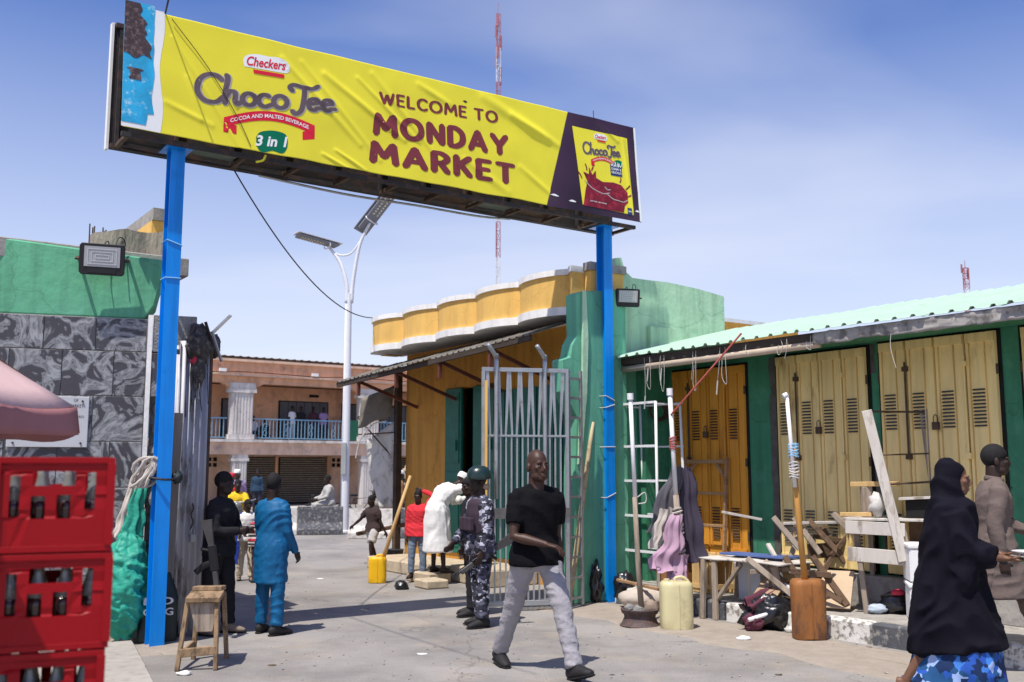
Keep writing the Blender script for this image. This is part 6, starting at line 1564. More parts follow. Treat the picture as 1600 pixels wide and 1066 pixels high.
def person(label, loc, rz, h, pose, wear, vox=.014, cat='person', group=None, sk=None, z0=0.0, sit=None, face=False):
    P_ = dict(DEF); P_.update(pose); sk = sk or m_sk1
    t = thing('person', label, cat, (loc[0], loc[1], z0), rz, group); k = h / 1.75; t.scale = (k, k, k)
    lean, tw = P_['lean'], P_['twist']
    legs = {}
    for sd, sg in (('L', 1), ('R', -1)):
        tp, kb = P_[sd]; hip = Vector((sg * .088, 0, 0)); spd = P_['spread'] * sg
        kn = hip + .44 * Vector((math.sin(spd), -math.sin(tp) * math.cos(spd), -math.cos(tp)))
        an = kn + .42 * Vector((math.sin(spd) * .6, -math.sin(tp - kb), -math.cos(tp - kb)))
        legs[sd] = [hip, kn, an]
    low = min(legs['L'][2].z - .075 - .10 * max(0, -math.sin(P_['footp'][0])), legs['R'][2].z - .075 - .10 * max(0, -math.sin(P_['footp'][1])))
    pz = -low if sit is None else sit
    Pv = Vector((0, 0, pz))
    for sd in legs: legs[sd] = [q + Pv for q in legs[sd]]
    def sp(u):
        if u <= 0: return Pv + Vector((0, 0, u))
        n = 8; p = Pv.copy()
        for i in range(n):
            a = lean * min(1, (i + .5) / n * u / .3); p += Vector((P_['side'] * u, -math.sin(a), math.cos(a))) * (u / n)
        return p
    def sdv(u): a = tw * min(1, max(0, u) / .42); return Vector((math.cos(a), math.sin(a), 0))
    fw = lambda u: Vector((math.sin(tw * min(1, u / .42)), -math.cos(tw * min(1, u / .42)), 0))
    arms = {}
    for sd, sg in (('L', 1), ('R', -1)):
        S = sp(.405) + sdv(.43) * sg * .163
        ax, ay = sdv(.43), -fw(.43)
        def D(v): v = Vector(v).normalized(); return (ax * v.x * sg + ay * v.y + Vector((0, 0, v.z))).normalized()
        u_, f_ = D(P_['arm' + sd][0]), D(P_['arm' + sd][1])
        E = S + u_ * .29; W = E + f_ * .25; arms[sd] = (S, E, W, u_, f_)
    # ---------- skin
    b = MB()
    b.tube([sp(u) for u, *_ in TORSO], [(rx - .022, ry - .02) for _, rx, ry in TORSO], 14, sdv(.2))
    hc = sp(.50) + Vector((0, -math.sin(lean) * .15 - .016, .128 * math.cos(min(lean, 1.2)) + .0))
    HM = Matrix.Rotation(P_['head'][0], 3, 'Z') @ Matrix.Rotation(P_['head'][1], 3, 'X'); HS = .96
    def hp(x, y, z): return hc + HM @ (Vector((x, y, z)) * HS)
    def hb(c, r, n=12, m=8): b.ball(hp(*c), tuple(q * HS for q in r) if isinstance(r, tuple) else r * HS, n, m, HM)
    b.tube([sp(.44), sp(.50), hp(0, .02, -.04)], [.070, .060, .058], 12)
    hb((0, .014, .042), (.074, .095, .094), 16, 10); hb((0, -.028, -.022), (.066, .066, .088), 14, 9); hb((0, -.056, -.088), (.036, .034, .030))
    hb((.032, -.03, -.072), (.034, .045, .036)); hb((-.032, -.03, -.072), (.034, .045, .036))
    for s_ in (-1, 1):
        hb((s_ * .078, .012, -.008), (.012, .022, .036)); hb((s_ * .042, -.064, -.012), (.023, .022, .020)); hb((s_ * .030, -.083, .026), (.026, .014, .010)); hb((s_ * .011, -.098, -.036), (.011, .013, .010))
    b.tube([hp(0, -.088, .022), hp(0, -.098, .0), hp(0, -.113, -.028)], [.010, .011, .014], 8)
    hb((0, -.092, -.062), (.024, .010, .007)); hb((0, -.088, -.074), (.021, .012, .008))
    for sd, sg in (('L', 1), ('R', -1)):
        S, E, W, u_, f_ = arms[sd]
        b.tube([S - u_ * .01, S + u_ * .09, S + u_ * .2, E, E + f_ * .08, E + f_ * .17, W], [.052, .050, .044, .038, .040, .032, .024], 10)
        # hand: palm and five fingers
        ax = sdv(.43) * sg
        nrm = (f_.cross(Vector((0, 0, 1)))) if abs(f_.z) < .8 else -ax
        if P_['palm'][0 if sd == 'L' else 1]: nrm = Vector((0, 0, -1)) * P_['palm'][0 if sd == 'L' else 1]
        nrm = (nrm - f_ * nrm.dot(f_)).normalized(); ac = f_.cross(nrm).normalized()
        if abs(f_.z) > .8 and ac.dot(fw(.4)) < 0: ac = -ac
        b.tube([W - f_ * .01, W + f_ * .03, W + f_ * .085], [(.025, .020), (.040, .017), (.041, .014)], 10, ac)
        for i, (o_, L) in enumerate(((.030, .068), (.011, .078), (-.009, .073), (-.028, .058))):
            p = W + f_ * .08 + ac * o_; d = f_.copy(); pts = [p - f_ * .02]; c_ = P_['curl'] * (1 + .12 * i)
            for j in range(3):
                pts.append(p.copy()); a = c_ * (.45 if j == 0 else .55); d = (d * math.cos(a) + nrm * math.sin(a)).normalized() if j >= 0 else d
                nrm2 = nrm; p = p + d * L / 2.6
            pts.append(p); b.tube(pts, [.0095, .0098, .009, .0085, .007], 7)
        p = W + f_ * .025 + ac * .03
        b.tube([p - ac * .012, p + (f_ * .5 + ac * .7 + nrm * .3).normalized() * .035, p + (f_ * .8 + ac * .45 + nrm * .45).normalized() * .075], [.013, .0115, .0085], 7)
    for sd in ('L', 'R'):
        H_, K_, A_ = legs[sd]
        b.tube([H_ + Vector((0, 0, .04)), H_.lerp(K_, .4), K_, K_.lerp(A_, .3), A_], [.075, .065, .047, .046, .034], 10)
    for sd, sg in (('L', 1), ('R', -1)):
        A_ = legs[sd][2]; yw = P_['toe'][0 if sg > 0 else 1] * sg; fp = P_['footp'][0 if sg > 0 else 1]
        fd = Vector((math.sin(yw) * math.cos(fp), -math.cos(yw) * math.cos(fp), math.sin(fp))); upf = (Vector((0, 0, 1)) - fd * fd.z).normalized()
        def fpnt(a, c_): return A_ + fd * a + upf * (c_ - .075)
        if 'shoe' in wear:
            sb = MB().tube([fpnt(-.085, .045), fpnt(-.07, .048), fpnt(0, .058), fpnt(.08, .045), fpnt(.15, .034), fpnt(.19, .028)], [(.026, .030), (.038, .045), (.042, .056), (.047, .042), (.043, .030), (.022, .018)], 12, sdv(0))
            sb.tube([A_ + upf * .04, A_ - upf * .03], [.045, .045], 10)
            so_ = voxelize(sb, .008 if face else .014, 'shoe', wear['shoe'], t, 2)
            MB().tube([fpnt(-.09, .010), fpnt(-.06, .010), fpnt(.06, .010), fpnt(.14, .012), fpnt(.20, .016)], [(.02, .010), (.042, .0105), (.047, .0105), (.046, .0105), (.02, .008)], 10, sdv(0)).build('sole', m_black, so_, smooth=True)
        else:
            b.tube([fpnt(-.06, .04), fpnt(0, .05), fpnt(.08, .032), fpnt(.15, .018)], [(.028, .035), (.034, .046), (.042, .028), (.038, .014)], 10, sdv(0))
            if 'sandal' in wear: MB().tube([fpnt(-.09, .0), fpnt(.05, .0), fpnt(.17, .002)], [(.035, .008), (.045, .008), (.035, .008)], 8, sdv(0)).build('sandal', wear['sandal'], t, smooth=True)
    body = voxelize(b, .0065 if face else max(vox * .8, .011), 'body', sk, t, 2 if face else 1)
    if face:
        for s_ in (-1, 1):
            e = MB().ball(hp(s_ * .030, -.0835, .001), tuple(q * HS for q in (.0115, .0075, .0050)), 10, 7, HM).build('eye', m_eye, t, smooth=True)
            MB().ball(hp(s_ * .030, -.0895, .001), tuple(q * HS for q in (.0058, .004, .0058)), 8, 6, HM).build('iris', m_iris, e, smooth=True)
            MB().tube([hp(s_ * .048, -.082, .024), hp(s_ * .030, -.094, .030), hp(s_ * .014, -.095, .026)], [.003, .0045, .004], 6).build('eyebrow', m_hair, t)
        MB().ball(hp(0, -.0965, -.0615), tuple(q * HS for q in (.022, .007, .005)), 10, 6, HM).ball(hp(0, -.0945, -.073), tuple(q * HS for q in (.020, .008, .006)), 10, 6, HM).build('lips', m_lip, t, smooth=True)
    # ---------- hair and headgear
    if wear.get('hair'):
        g_ = wear.get('hair_grow', .004)
        hbm = MB().ball((0, .014, .042), (.074 + g_, .095 + g_, .094 + g_), 24, 16)
        keep = []
        for f in hbm.f:
            c_ = sum((hbm.v[i] for i in f), Vector()) / len(f)
            if c_.z > .056 - (c_.y + .09) * .62: keep.append(f)
        hbm.f = keep; used = sorted({i for f in keep for i in f}); mp_ = {o_: i for i, o_ in enumerate(used)}
        hbm.v = [hc + HM @ (hbm.v[i] * HS) for i in used]; hbm.f = [tuple(mp_[i] for i in f) for f in keep]
        hbm.build('hair', wear['hair'], t, smooth=True, solid=.004)
    if wear.get('cap'):
        cp = MB().lathe([(.086, .0), (.089, .03), (.086, .07), (.07, .098), (.03, .105)], n=18); cp.v = [hc + HM @ (Vector((p.x, p.y * 1.22 + .014, p.z + .035)) * HS) for p in cp.v]; cp.build('cap', wear['cap'], t, smooth='auto')
    # ---------- garments
    if 'trousers' in wear:
        m_, lo = wear['trousers'], wear.get('loose', 1.0); ln = wear.get('leg_len', .97)
        g_ = MB().tube([sp(-.13), sp(-.05), sp(.05), sp(.12)], [(.10, .10), (.162, .125), (.158, .122), (.147, .114)], 16, sdv(0))
        for sd, sg in (('L', 1), ('R', -1)):
            H_, K_, A_ = legs[sd]
            if ln > .6:
                q = (ln - .5) * 2; B_ = K_.lerp(A_, q)
                g_.tube([H_ + Vector((0, 0, .05)), H_ + (K_ - H_) * .15, H_.lerp(K_, .5), K_, K_.lerp(B_, .4), K_.lerp(B_, .85), B_], [.096 * lo, .096 * lo, .084 * lo, .069 * lo, .066 * lo, .060 * lo, .062 * lo], 12)
            else:
                g_.tube([H_ + Vector((0, 0, .05)), H_ + (K_ - H_) * .15, H_.lerp(K_, ln * 2)], [.098 * lo, .10 * lo, .095 * lo], 12)
        voxelize(g_, .010 if face else vox, 'trousers', m_, t, 4 if face else 3, wear.get('fold', 1.0), 't')
    if 'shirt' in wear:
        m_, lo, hem = wear['shirt'], wear.get('sloose', 1.0), wear.get('hem', -.10)
        sec = [(u, rx, ry) for u, rx, ry in TORSO if u > max(hem, -.05)]
        pts, rad = [], []
        for hh in ([hem] if hem > -.2 else [hem, hem * .6, hem * .3]):
            w_ = 1.04 + max(0, -hh) * wear.get('flare', .35)
            pc_ = sp(hh)
            if hh < -.2:
                f_ = min(1, -hh / .86); pc_ = pc_.lerp((legs['L'][1] + legs['R'][1]) / 2, f_ * .9); pc_.z = (Pv.z + hh); 
                dy = abs(legs['L'][1].y - legs['R'][1].y) * f_ * .5
                pts.append(pc_); rad.append((.168 * w_ * lo, (.13 + dy) * w_ * lo)); continue
            pts.append(pc_); rad.append((.184 * w_ * lo, .138 * w_ * lo))
        for u, rx, ry in sec:
            if u > .49: continue
            if u <= .01: rx, ry = rx + .024, ry + .012
            pts.append(sp(u)); rad.append(((rx + .008) * (lo if u < .4 else 1 + (lo - 1) * .4), (ry + .008) * (lo if u < .4 else 1 + (lo - 1) * .4)))
        g_ = MB().tube(pts, rad, 18, sdv(.3))
        slv = wear.get('sleeve', 'short')
        for sd in ('L', 'R'):
            S, E, W, u_, f_ = arms[sd]
            ins = (sp(.40) - S).normalized(); g_.tube([sp(.475), sp(.455).lerp(S, .45), S], [.050, .058, .062], 10)
            so2 = .064 * (1 + (lo - 1) * .8)
            if slv == 'short': g_.tube([S + ins * .08, S + u_ * .02, S + u_ * .10, S + u_ * .20], [so2 * .95, so2 * 1.02, so2 * 1.02, so2 * .98], 12)
            else: g_.tube([S + ins * .08, S + u_ * .02, S + u_ * .14, E - u_ * .02, E + f_ * .1, W - f_ * .005], [so2 * .95, so2 * 1.0, so2 * .95, so2 * .86, so2 * .74, so2 * .62], 12)
        voxelize(g_, .010 if face else vox, 'shirt', m_, t, 4 if face else 3, wear.get('sfold', 1.0), 's' if hem > -.5 else 'r')
    return t, dict(sp=sp, legs=legs, arms=arms, hc=hc, HM=HM, k=k, hp=hp)
WALK_Y = 8.45
# -- walking man in black T-shirt
m_tee = cloth('black_tee', (.0055, .0055, .007), .2, bump=.5, spec=.12)
m_jean = cloth('pale_grey_jeans', (.31, .298, .318), .12, bump=.6, bscale=18)
m_bshoe = mat('black_suede', (.018, .017, .018), .7, .2, 10, .2, 60)
person('man in black T-shirt and pale grey jeans striding across the road', (.20, 8.42), R_(28), 1.97,
       dict(lean=.02, twist=-.12, head=(.02, -.05), L=(.50, .12), R=(-.42, .10), spread=.02, armR=((.15, -.26, -1), (-.74, -.62, -.20)), armL=((.10, .28, -1), (.1, -.12, -1)), toe=(.1, .15), footp=(.26, -.12), curl=.8, palm=(0, 1)),
       dict(shirt=m_tee, sleeve='short', hem=-.09, sloose=1.07, trousers=m_jean, leg_len=.985, loose=1.0, shoe=m_bshoe, fold=1.1, sfold=1.0), face=True, sk=m_sk1)
# -- woman in long black veil
wv = person('woman in a long black veil carrying plates, walking past the kerb', (3.22, 7.40), R_(66), 1.79,
       dict(lean=.04, head=(.05, .06), L=(.28, .1), R=(-.30, .25), armR=((.05, -.25, -1), (-.10, -1, -.12)), armL=((.1, -.2, -1), (-.1, -1, -.1)), toe=(.1, .1), footp=(.1, -.35), curl=.35, palm=(-1, -1)),
       dict(sandal=mat('brown_sandal', (.12, .06, .03), .6, .1, 4, .1)), face=True, sk=m_sk3)
wt, wd_ = wv
m_veil = cloth('black_veil', (.007, .0065, .012), .2, rough=.9, bump=.3, bscale=9, spec=.12)
v_ = MB(); hp = wd_['hp']; pz_ = wd_['sp'](0).z
v_.ball(hp(0, .040, .040), (.106, .108, .114), 18, 12)
v_.tube([hp(0, .045, .0), wd_['sp'](.52) + Vector((0, .04, -.02)), wd_['sp'](.44) + Vector((0, .015, 0)), wd_['sp'](.30) + Vector((0, .015, 0)), wd_['sp'](.12) + Vector((0, .03, 0)),
         Vector((0, .03, pz_ - .12)), Vector((0, .02, pz_ - .36)), Vector((0, .0, pz_ - .56))],
        [(.108, .108), (.122, .115), (.222, .155), (.230, .175), (.230, .20), (.235, .235), (.255, .285), (.272, .325)], 20, (1, 0, 0))
S, E, W, u_, f_ = wd_['arms']['R']
v_.tube([S, E, E + f_ * .10, W - f_ * .06], [.10, .12, .10, .072], 12); v_.tube([E + Vector((0, 0, -.02)), E + Vector((0, .03, -.28))], [.11, .06], 10)
S, E, W, u_, f_ = wd_['arms']['L']
v_.tube([S, E, E + f_ * .10, W - f_ * .06], [.09, .10, .09, .07], 12)
fc = hp(0, -.115, -.02)
veil = voxelize(v_, .012, 'veil', m_veil, wt, 4, 1.0, 'v', cut=lambda c: ((c - fc).x / .080) ** 2 + ((c - fc).y / .130) ** 2 + ((c - fc).z / .108) ** 2 < 1, solid=.006)
def skirt_mat():
    m = mat('blue_print_cotton', (.02, .06, .22), .8, .1, 5, .3, 14)
    n, l, b = nodes_of(m); tcn = n.new('ShaderNodeTexCoord')
    vo = n.new('ShaderNodeTexVoronoi'); vo.inputs['Scale'].default_value = 17; vo.distance = 'MANHATTAN'; l.new(tcn.outputs['Object'], vo.inputs['Vector'])
    rp_ = n.new('ShaderNodeValToRGB'); rp_.color_ramp.interpolation = 'CONSTANT'; e = rp_.color_ramp.elements
    e[0].color = (.006, .025, .09, 1); e[1].position = .3; e[1].color = (.012, .075, .20, 1)
    for p_, c_ in ((.55, (.02, .09, .42, 1)), (.78, (.05, .20, .62, 1)), (.9, (.30, .42, .70, 1))): q = e.new(p_); q.color = c_
    sp_ = n.new('ShaderNodeSeparateColor'); l.new(vo.outputs['Color'], sp_.inputs[0]); l.new(sp_.outputs[0], rp_.inputs[0]); l.new(rp_.outputs[0], b.inputs['Base Color']); return m
g_ = MB().tube([Vector((0, 0, pz_ - .2)), Vector((0, .0, pz_ - .5)), Vector((0, .02, pz_ - .75)), Vector((0, .03, .09))], [(.20, .20), (.23, .27), (.24, .32), (.25, .36)], 18, (1, 0, 0))
voxelize(g_, .014, 'skirt', skirt_mat(), wt, 3, 1.0, 'v')
# plates in her hands
Wm = wt.matrix_world if False else None
bpy.context.view_layer.update()
hand = wt.matrix_world @ (wd_['arms']['R'][2] + wd_['arms']['R'][4] * .10)
m_ster = mat('white_crockery', (.78, .78, .77), .3, .03, 3, .02)
for i, (dz, lb_) in enumerate(((.0, 'lower white plate held by the veiled woman'), (.032, 'upper white plate held by the veiled woman'))):
    pl = thing('plate', lb_, 'plate', hand + Vector((.07, .02, .012 + dz)), 0, 'plates in the hands of the veiled woman')
    MB().lathe([(.06, 0), (.065, .003), (.115, .018), (.118, .02), (.112, .021), (.06, .007), (.01, .006)], n=22).build('dish', m_ster, pl, smooth='auto')
# -- man in brown kaftan
m_kaf = cloth('brown_kaftan', (.140, .106, .093), .08, bump=.4)
bk_, bkd = person('man in brown kaftan and trousers walking behind the veiled woman', (4.03, 8.45), R_(80), 1.86,
       dict(lean=.05, head=(-.02, .02), L=(.50, .15), R=(-.35, .3), armR=((.1, .2, -1), (.05, -.15, -1)), armL=((.1, -.45, -1), (.05, -.85, -.35)), footp=(.1, -.3)),
       dict(shirt=m_kaf, sleeve='long', hem=-.42, sloose=1.10, flare=.25, trousers=m_kaf, loose=1.2, shoe=m_bshoe, hair=m_hair, hair_grow=.006, sfold=1.1), face=True, sk=m_sk2, z0=.14)
cs_ = [bkd['sp'](.485) + Vector((.066 * math.cos(t), .066 * math.sin(t) - .004, .012 * math.sin(t))) for t in [k_ * math.pi / 10 for k_ in range(21)]]
MB().tube(cs_, [(.007, .02)] * 21, 8).build('collar', m_kaf, bk_, smooth=True)
for k_ in range(5):
    q_ = bkd['sp'](.42 - k_ * .06); MB().ball((q_.x, q_.y - .135, q_.z), .007, 8, 6).build('button', m_black, bk_)
# -- soldier
def camo():
    m = mat('grey_blue_camouflage', (.05, .05, .07), .9, .1, 5, .3, 15)
    n, l, b = nodes_of(m); tcn = n.new('ShaderNodeTexCoord')
    cur = None
    for i, (sc_, th, c_) in enumerate(((7, .50, (.028, .030, .045)), (9, .56, (.10, .10, .14)), (13, .60, (.42, .42, .50)), (11, .58, (.008, .008, .012)))):
        mp_ = n.new('ShaderNodeMapping'); mp_.inputs['Location'].default_value = (i * 3.7, i * 1.9, i * 5.3); mp_.inputs['Scale'].default_value = (1, 1, 1.5); l.new(tcn.outputs['Object'], mp_.inputs[0])
        nz = n.new('ShaderNodeTexNoise'); nz.inputs['Scale'].default_value = sc_; nz.inputs['Detail'].default_value = 1.5; nz.inputs['Distortion'].default_value = .6; l.new(mp_.outputs[0], nz.inputs['Vector'])
        th_ = n.new('ShaderNodeMath'); th_.operation = 'GREATER_THAN'; th_.inputs[1].default_value = th; l.new(nz.outputs[0], th_.inputs[0])
        mx = n.new('ShaderNodeMix'); mx.data_type = 'RGBA'; mx.inputs[7].default_value = (*c_, 1); mx.inputs[6].default_value = (.055, .056, .085, 1)
        l.new(th_.outputs[0], mx.inputs[0])
        if cur: l.new(cur, mx.inputs[6])
        cur = mx.outputs[2]
    l.new(cur, b.inputs['Base Color']); return m
m_camo = camo()
sc = gnd(750, 979)
st, sd_d = person('helmeted soldier in grey camouflage with a rifle standing before the gate leaf', (sc.x, sc.y), R_(-62), 1.70,
       dict(lean=.02, head=(-.1, .08), L=(.05, .05), R=(-.06, .03), armL=((.18, -.05, -1), (.02, -.30, -1)), armR=((.15, -.25, -1), (-.3, -.8, -.7)), toe=(.1, .2)),
       dict(shirt=m_camo, sleeve='long', hem=-.16, sloose=1.10, trousers=m_camo, loose=1.18, shoe=m_bshoe), vox=.012, sk=m_sk2)
hp = sd_d['hp']
hel = MB().lathe([(.128, -.01), (.130, .0), (.128, .03), (.122, .07), (.102, .115), (.065, .142), (.02, .150)], n=24)
hel.v = [hp(p.x * .98, p.y * 1.14 + .012, p.z + .03 + .16 * max(0, -p.y - .02) * (1 if p.z < .02 else 0)) for p in hel.v]
m_hel = mat('dark_green_helmet', (.012, .030, .028), .3, .1, 3, .03, spec=.5)
hel.build('helmet', m_hel, st, smooth='auto')
MB().tube(spline([hp(.09, -.02, .02), hp(.075, -.05, -.08), hp(0, -.085, -.125), hp(-.075, -.05, -.08), hp(-.09, -.02, .02)], 4), .008, 6).build('chin_strap', m_black, st)
MB().tube([hp(-.07, .05, -.06), hp(0, .10, -.07), hp(.07, .05, -.06)], [.03, .035, .03], 10).build('scarf', cloth('sand_scarf', (.40, .30, .20)), st, smooth=True)
vs_ = MB().tube([sd_d['sp'](u) for u in (.06, .15, .28, .40, .44)], [(.172, .142), (.168, .15), (.178, .158), (.165, .135), (.13, .10)], 16, (1, 0, 0))
voxelize(vs_, .014, 'body_armour', mat('dark_plum_webbing', (.045, .028, .042), .85, .2, 8, .4, 30), st, 2)
for z, x in ((.18, -.1), (.18, .0), (.18, .1)):
    c_ = sd_d['sp'](z) + Vector((x, -.165, 0)); MB().box(c_.x - .042, c_.x + .042, c_.y - .03, c_.y + .02, c_.z - .08, c_.z + .06).build('pouch', mat('dark_plum_webbing', (0, 0, 0)), st, bevel=.008)
m_gun = mat('gunmetal', (.02, .02, .022), .45, .15, 4, .05, metal=.4)
def rifle(label, p, q, roll=0):
    p, q = Vector(p), Vector(q); t = thing('rifle', label, 'rifle', p); L = (q - p).length; d = (q - p).normalized()
    M = d.to_track_quat('Y', 'Z').to_matrix()
    def B(mb, nm, m_, **k): mb.v = [M @ v for v in mb.v]; mb.build(nm, m_, t, **k)
    B(MB().prism([(0, -.06), (0, .05), (.22, .03), (.26, .03), (.26, -.02)], .035, 'x', -.018), 'stock', mat('dark_stock', (.06, .055, .055), .5, .2, 5, .1)) if False else None
    B(MB().add([(-.018, 0, -.07), (.018, 0, -.07), (.018, 0, .04), (-.018, 0, .04), (-.018, .25, -.02), (.018, .25, -.02), (.018, .25, .03), (-.018, .25, .03)], [(0, 1, 2, 3), (4, 7, 6, 5), (0, 4, 5, 1), (1, 5, 6, 2), (2, 6, 7, 3), (3, 7, 4, 0)]), 'stock', mat('dark_stock', (.06, .055, .055), .5, .2, 5, .1))
    B(MB().box(-.022, .022, .251, .50, -.03, .045), 'receiver', m_gun, bevel=.004)
    B(MB().box(-.02, .02, .501, .66, -.015, .035), 'hand_guard', mat('dark_stock', (0, 0, 0)), bevel=.006)
    B(MB().tube([(0, .66, .015), (0, L, .015)], .009, 8).tube([(0, .6, .04), (0, .75, .04)], .007, 6).box(-.003, .003, L - .03, L - .01, .02, .06), 'barrel', m_gun)
    B(MB().tube(spline([(0, .42, -.02), (0, .44, -.10), (0, .49, -.18)], 4), [(.013, .03)] * 9, 8), 'magazine', m_gun)
    B(MB().tube([(0, .30, -.02), (0, .27, -.10)], .016, 8), 'grip', m_gun)
    return t
rifle('black rifle slung across the helmeted soldier', at(800, 838, 10.75), at(712, 903, 10.60))
# -- person in black beside the soldier
pc_ = gnd(733, 962)
person('person in plain black clothes standing close behind the helmeted soldier', (pc_.x + .02, pc_.y), R_(-70), 1.62,
       dict(L=(.04, .02), R=(-.05, .02), armL=((.15, 0, -1), (.05, -.3, -1)), head=(.2, .1)), dict(shirt=cloth('plain_black', (.012, .012, .015), .2), sleeve='long', trousers=cloth('plain_black', (0, 0, 0)), shoe=m_bshoe, hair=m_hair), sk=m_sk2)
# -- man in blue
c = gnd(420, 991)
m_teal = cloth('teal_blue_brocade', (.0, .095, .235), .10, rough=.6, bump=.3)
person('man in teal-blue tunic and trousers seen from behind on the road', (c.x, c.y), R_(152), 1.66,
       dict(lean=-.01, head=(.35, .12), L=(.05, .04), R=(-.04, .02), spread=.07, armL=((.10, -.12, -1), (.0, -.55, -.8)), armR=((.10, -.12, -1), (.0, -.55, -.8)), toe=(.3, .3)),
       dict(shirt=m_teal, sleeve='long', hem=-.40, sloose=1.05, flare=.14, trousers=m_teal, loose=1.12, shoe=m_bshoe, hair=m_hair, hair_grow=.007, sfold=1.0), vox=.012, sk=m_sk2)
# -- man in black with rifle by the gate
c = gnd(338, 991)
person('man in black uniform with folded arms beside the corrugated gate', (c.x, c.y), R_(75), 1.68,
       dict(lean=.03, head=(.1, .05), L=(.10, .05), R=(-.08, .03), spread=.05, armR=((.2, -.25, -1), (-.65, -.75, .05)), armL=((.2, -.25, -1), (-.65, -.75, .08))),
       dict(shirt=cloth('plain_black', (0, 0, 0)), sleeve='long', hem=-.12, sloose=1.12, trousers=cloth('plain_black', (0, 0, 0)), loose=1.15, shoe=mat('tan_boot', (.22, .17, .13), .8, .15, 6, .2), hair=m_hair, hair_grow=.006), vox=.012, sk=m_sk2)
rifle('grey rifle hanging muzzle-down beside the man in black', at(325, 812, 9.9), at(338, 925, 9.9))
# -- boy in red shirt
c = gnd(654, 905)
person('boy in red shirt and jeans raising one arm by the shop post', (c.x + .02, c.y - .4), R_(-12), 1.33,
       dict(lean=.02, head=(.1, .1), L=(.05, .05), R=(.12, .12), spread=.04, armL=((.55, -.1, .85), (-.9, -.05, .35)), armR=((.15, 0, -1), (.02, -.1, -1))),
       dict(shirt=cloth('red_shirt', (.62, .03, .045), .1), sleeve='long', hem=-.14, sloose=1.15, trousers=cloth('faded_jeans', (.14, .18, .25), .3, bump=.5), loose=1.05, hair=m_hair, hair_grow=.002, sandal=m_black), sk=m_sk2, z0=.06)
# -- man in white robe bending at the door
m_robe = cloth('white_robe', (.80, .80, .79), .03, bump=.25)
person('man in long white robe bending into the shop doorway', (-1.10, 14.75), R_(118), 1.66,
       dict(lean=.95, head=(0, .5), L=(.02, .02), R=(.10, .05), spread=.06, armL=((.3, -.6, -.6), (-.2, -.8, .2)), armR=((.5, -.5, .1), (-.6, -.6, .1))),
       dict(shirt=m_robe, sleeve='long', hem=-.62, sloose=1.25, flare=.30, sandal=m_black, cap=m_robe, sfold=1.3), sk=m_sk2, z0=.16)
# -- running boy
c = gnd(582, 884)
person('boy in brown T-shirt and pale shorts running past the barrier', (c.x, c.y), R_(-35), 1.28,
       dict(lean=.12, head=(-.3, .15), L=(.45, .55), R=(-.2, .25), spread=.04, armL=((.25, .1, -1), (.3, .35, -.9)), armR=((.65, -.15, -.8), (.75, -.2, -.6))),
       dict(shirt=cloth('dark_brown_tee', (.050, .032, .032), .15), sleeve='short', hem=-.10, sloose=1.12, trousers=cloth('pale_shorts', (.45, .43, .42), .2), leg_len=.42, loose=1.12, hair=m_hair, hair_grow=.002), sk=m_sk2)
# -- children behind the man in blue
def stripes():
    m = mat('striped_cotton', (.4, .1, .1), .9, .1, 4, .3, 14); n, l, b = nodes_of(m); tcn = n.new('ShaderNodeTexCoord'); s_ = n.new('ShaderNodeSeparateXYZ'); l.new(tcn.outputs['Object'], s_.inputs[0])
    mm = n.new('ShaderNodeMath'); mm.operation = 'MULTIPLY'; mm.inputs[1].default_value = 5.2; l.new(s_.outputs['Z'], mm.inputs[0])
    fr_ = n.new('ShaderNodeMath'); fr_.operation = 'FRACT'; l.new(mm.outputs[0], fr_.inputs[0])
    rp_ = n.new('ShaderNodeValToRGB'); rp_.color_ramp.interpolation = 'CONSTANT'; e = rp_.color_ramp.elements
    e[0].color = (.5, .03, .05, 1); e[1].position = .25; e[1].color = (.6, .56, .55, 1)
    for p_, c_ in ((.45, (.03, .025, .035, 1)), (.7, (.55, .5, .5, 1)), (.85, (.10, .05, .06, 1))): q = e.new(p_); q.color = c_
    l.new(fr_.outputs[0], rp_.inputs[0]); l.new(rp_.outputs[0], b.inputs['Base Color']); return m
c = gnd(404, 910); person('small boy in red, white and black striped shirt facing the camera', (c.x, c.y), R_(8), 1.10, dict(head=(.1, 0), L=(.05, .05)), dict(shirt=stripes(), sleeve='long', sloose=1.12, trousers=cloth('plum_trousers', (.09, .05, .06), .15), loose=1.15, shoe=m_bshoe, hair=m_hair, hair_grow=.003), vox=.014, sk=m_sk2)
c = gnd(383, 908); bpn, bdn = person('boy in white shirt, blue scarf and khaki trousers beside the striped boy', (c.x, c.y), R_(20), 1.25, dict(head=(.3, .05), L=(.2, .1), R=(-.15, .1), armR=((.1, -.3, -1), (-.1, -.9, -.3))), dict(shirt=cloth('white_shirt', (.72, .72, .72), .04), sleeve='long', sloose=1.1, trousers=cloth('khaki_trousers', (.50, .44, .34), .1), loose=1.2, shoe=mat('tan_boot', (0, 0, 0)), hair=m_hair, hair_grow=.003), vox=.014, sk=m_sk2)
q = bdn['arms']['R'][0]; MB().beam(q + Vector((.02, -.03, .08)), Vector((q.x - .05, q.y - .06, .35)), .09, .03, (0, 1, 0)).build('blue_scarf', cloth('royal_blue', (.02, .05, .35), .1), bpn, bevel=.008)
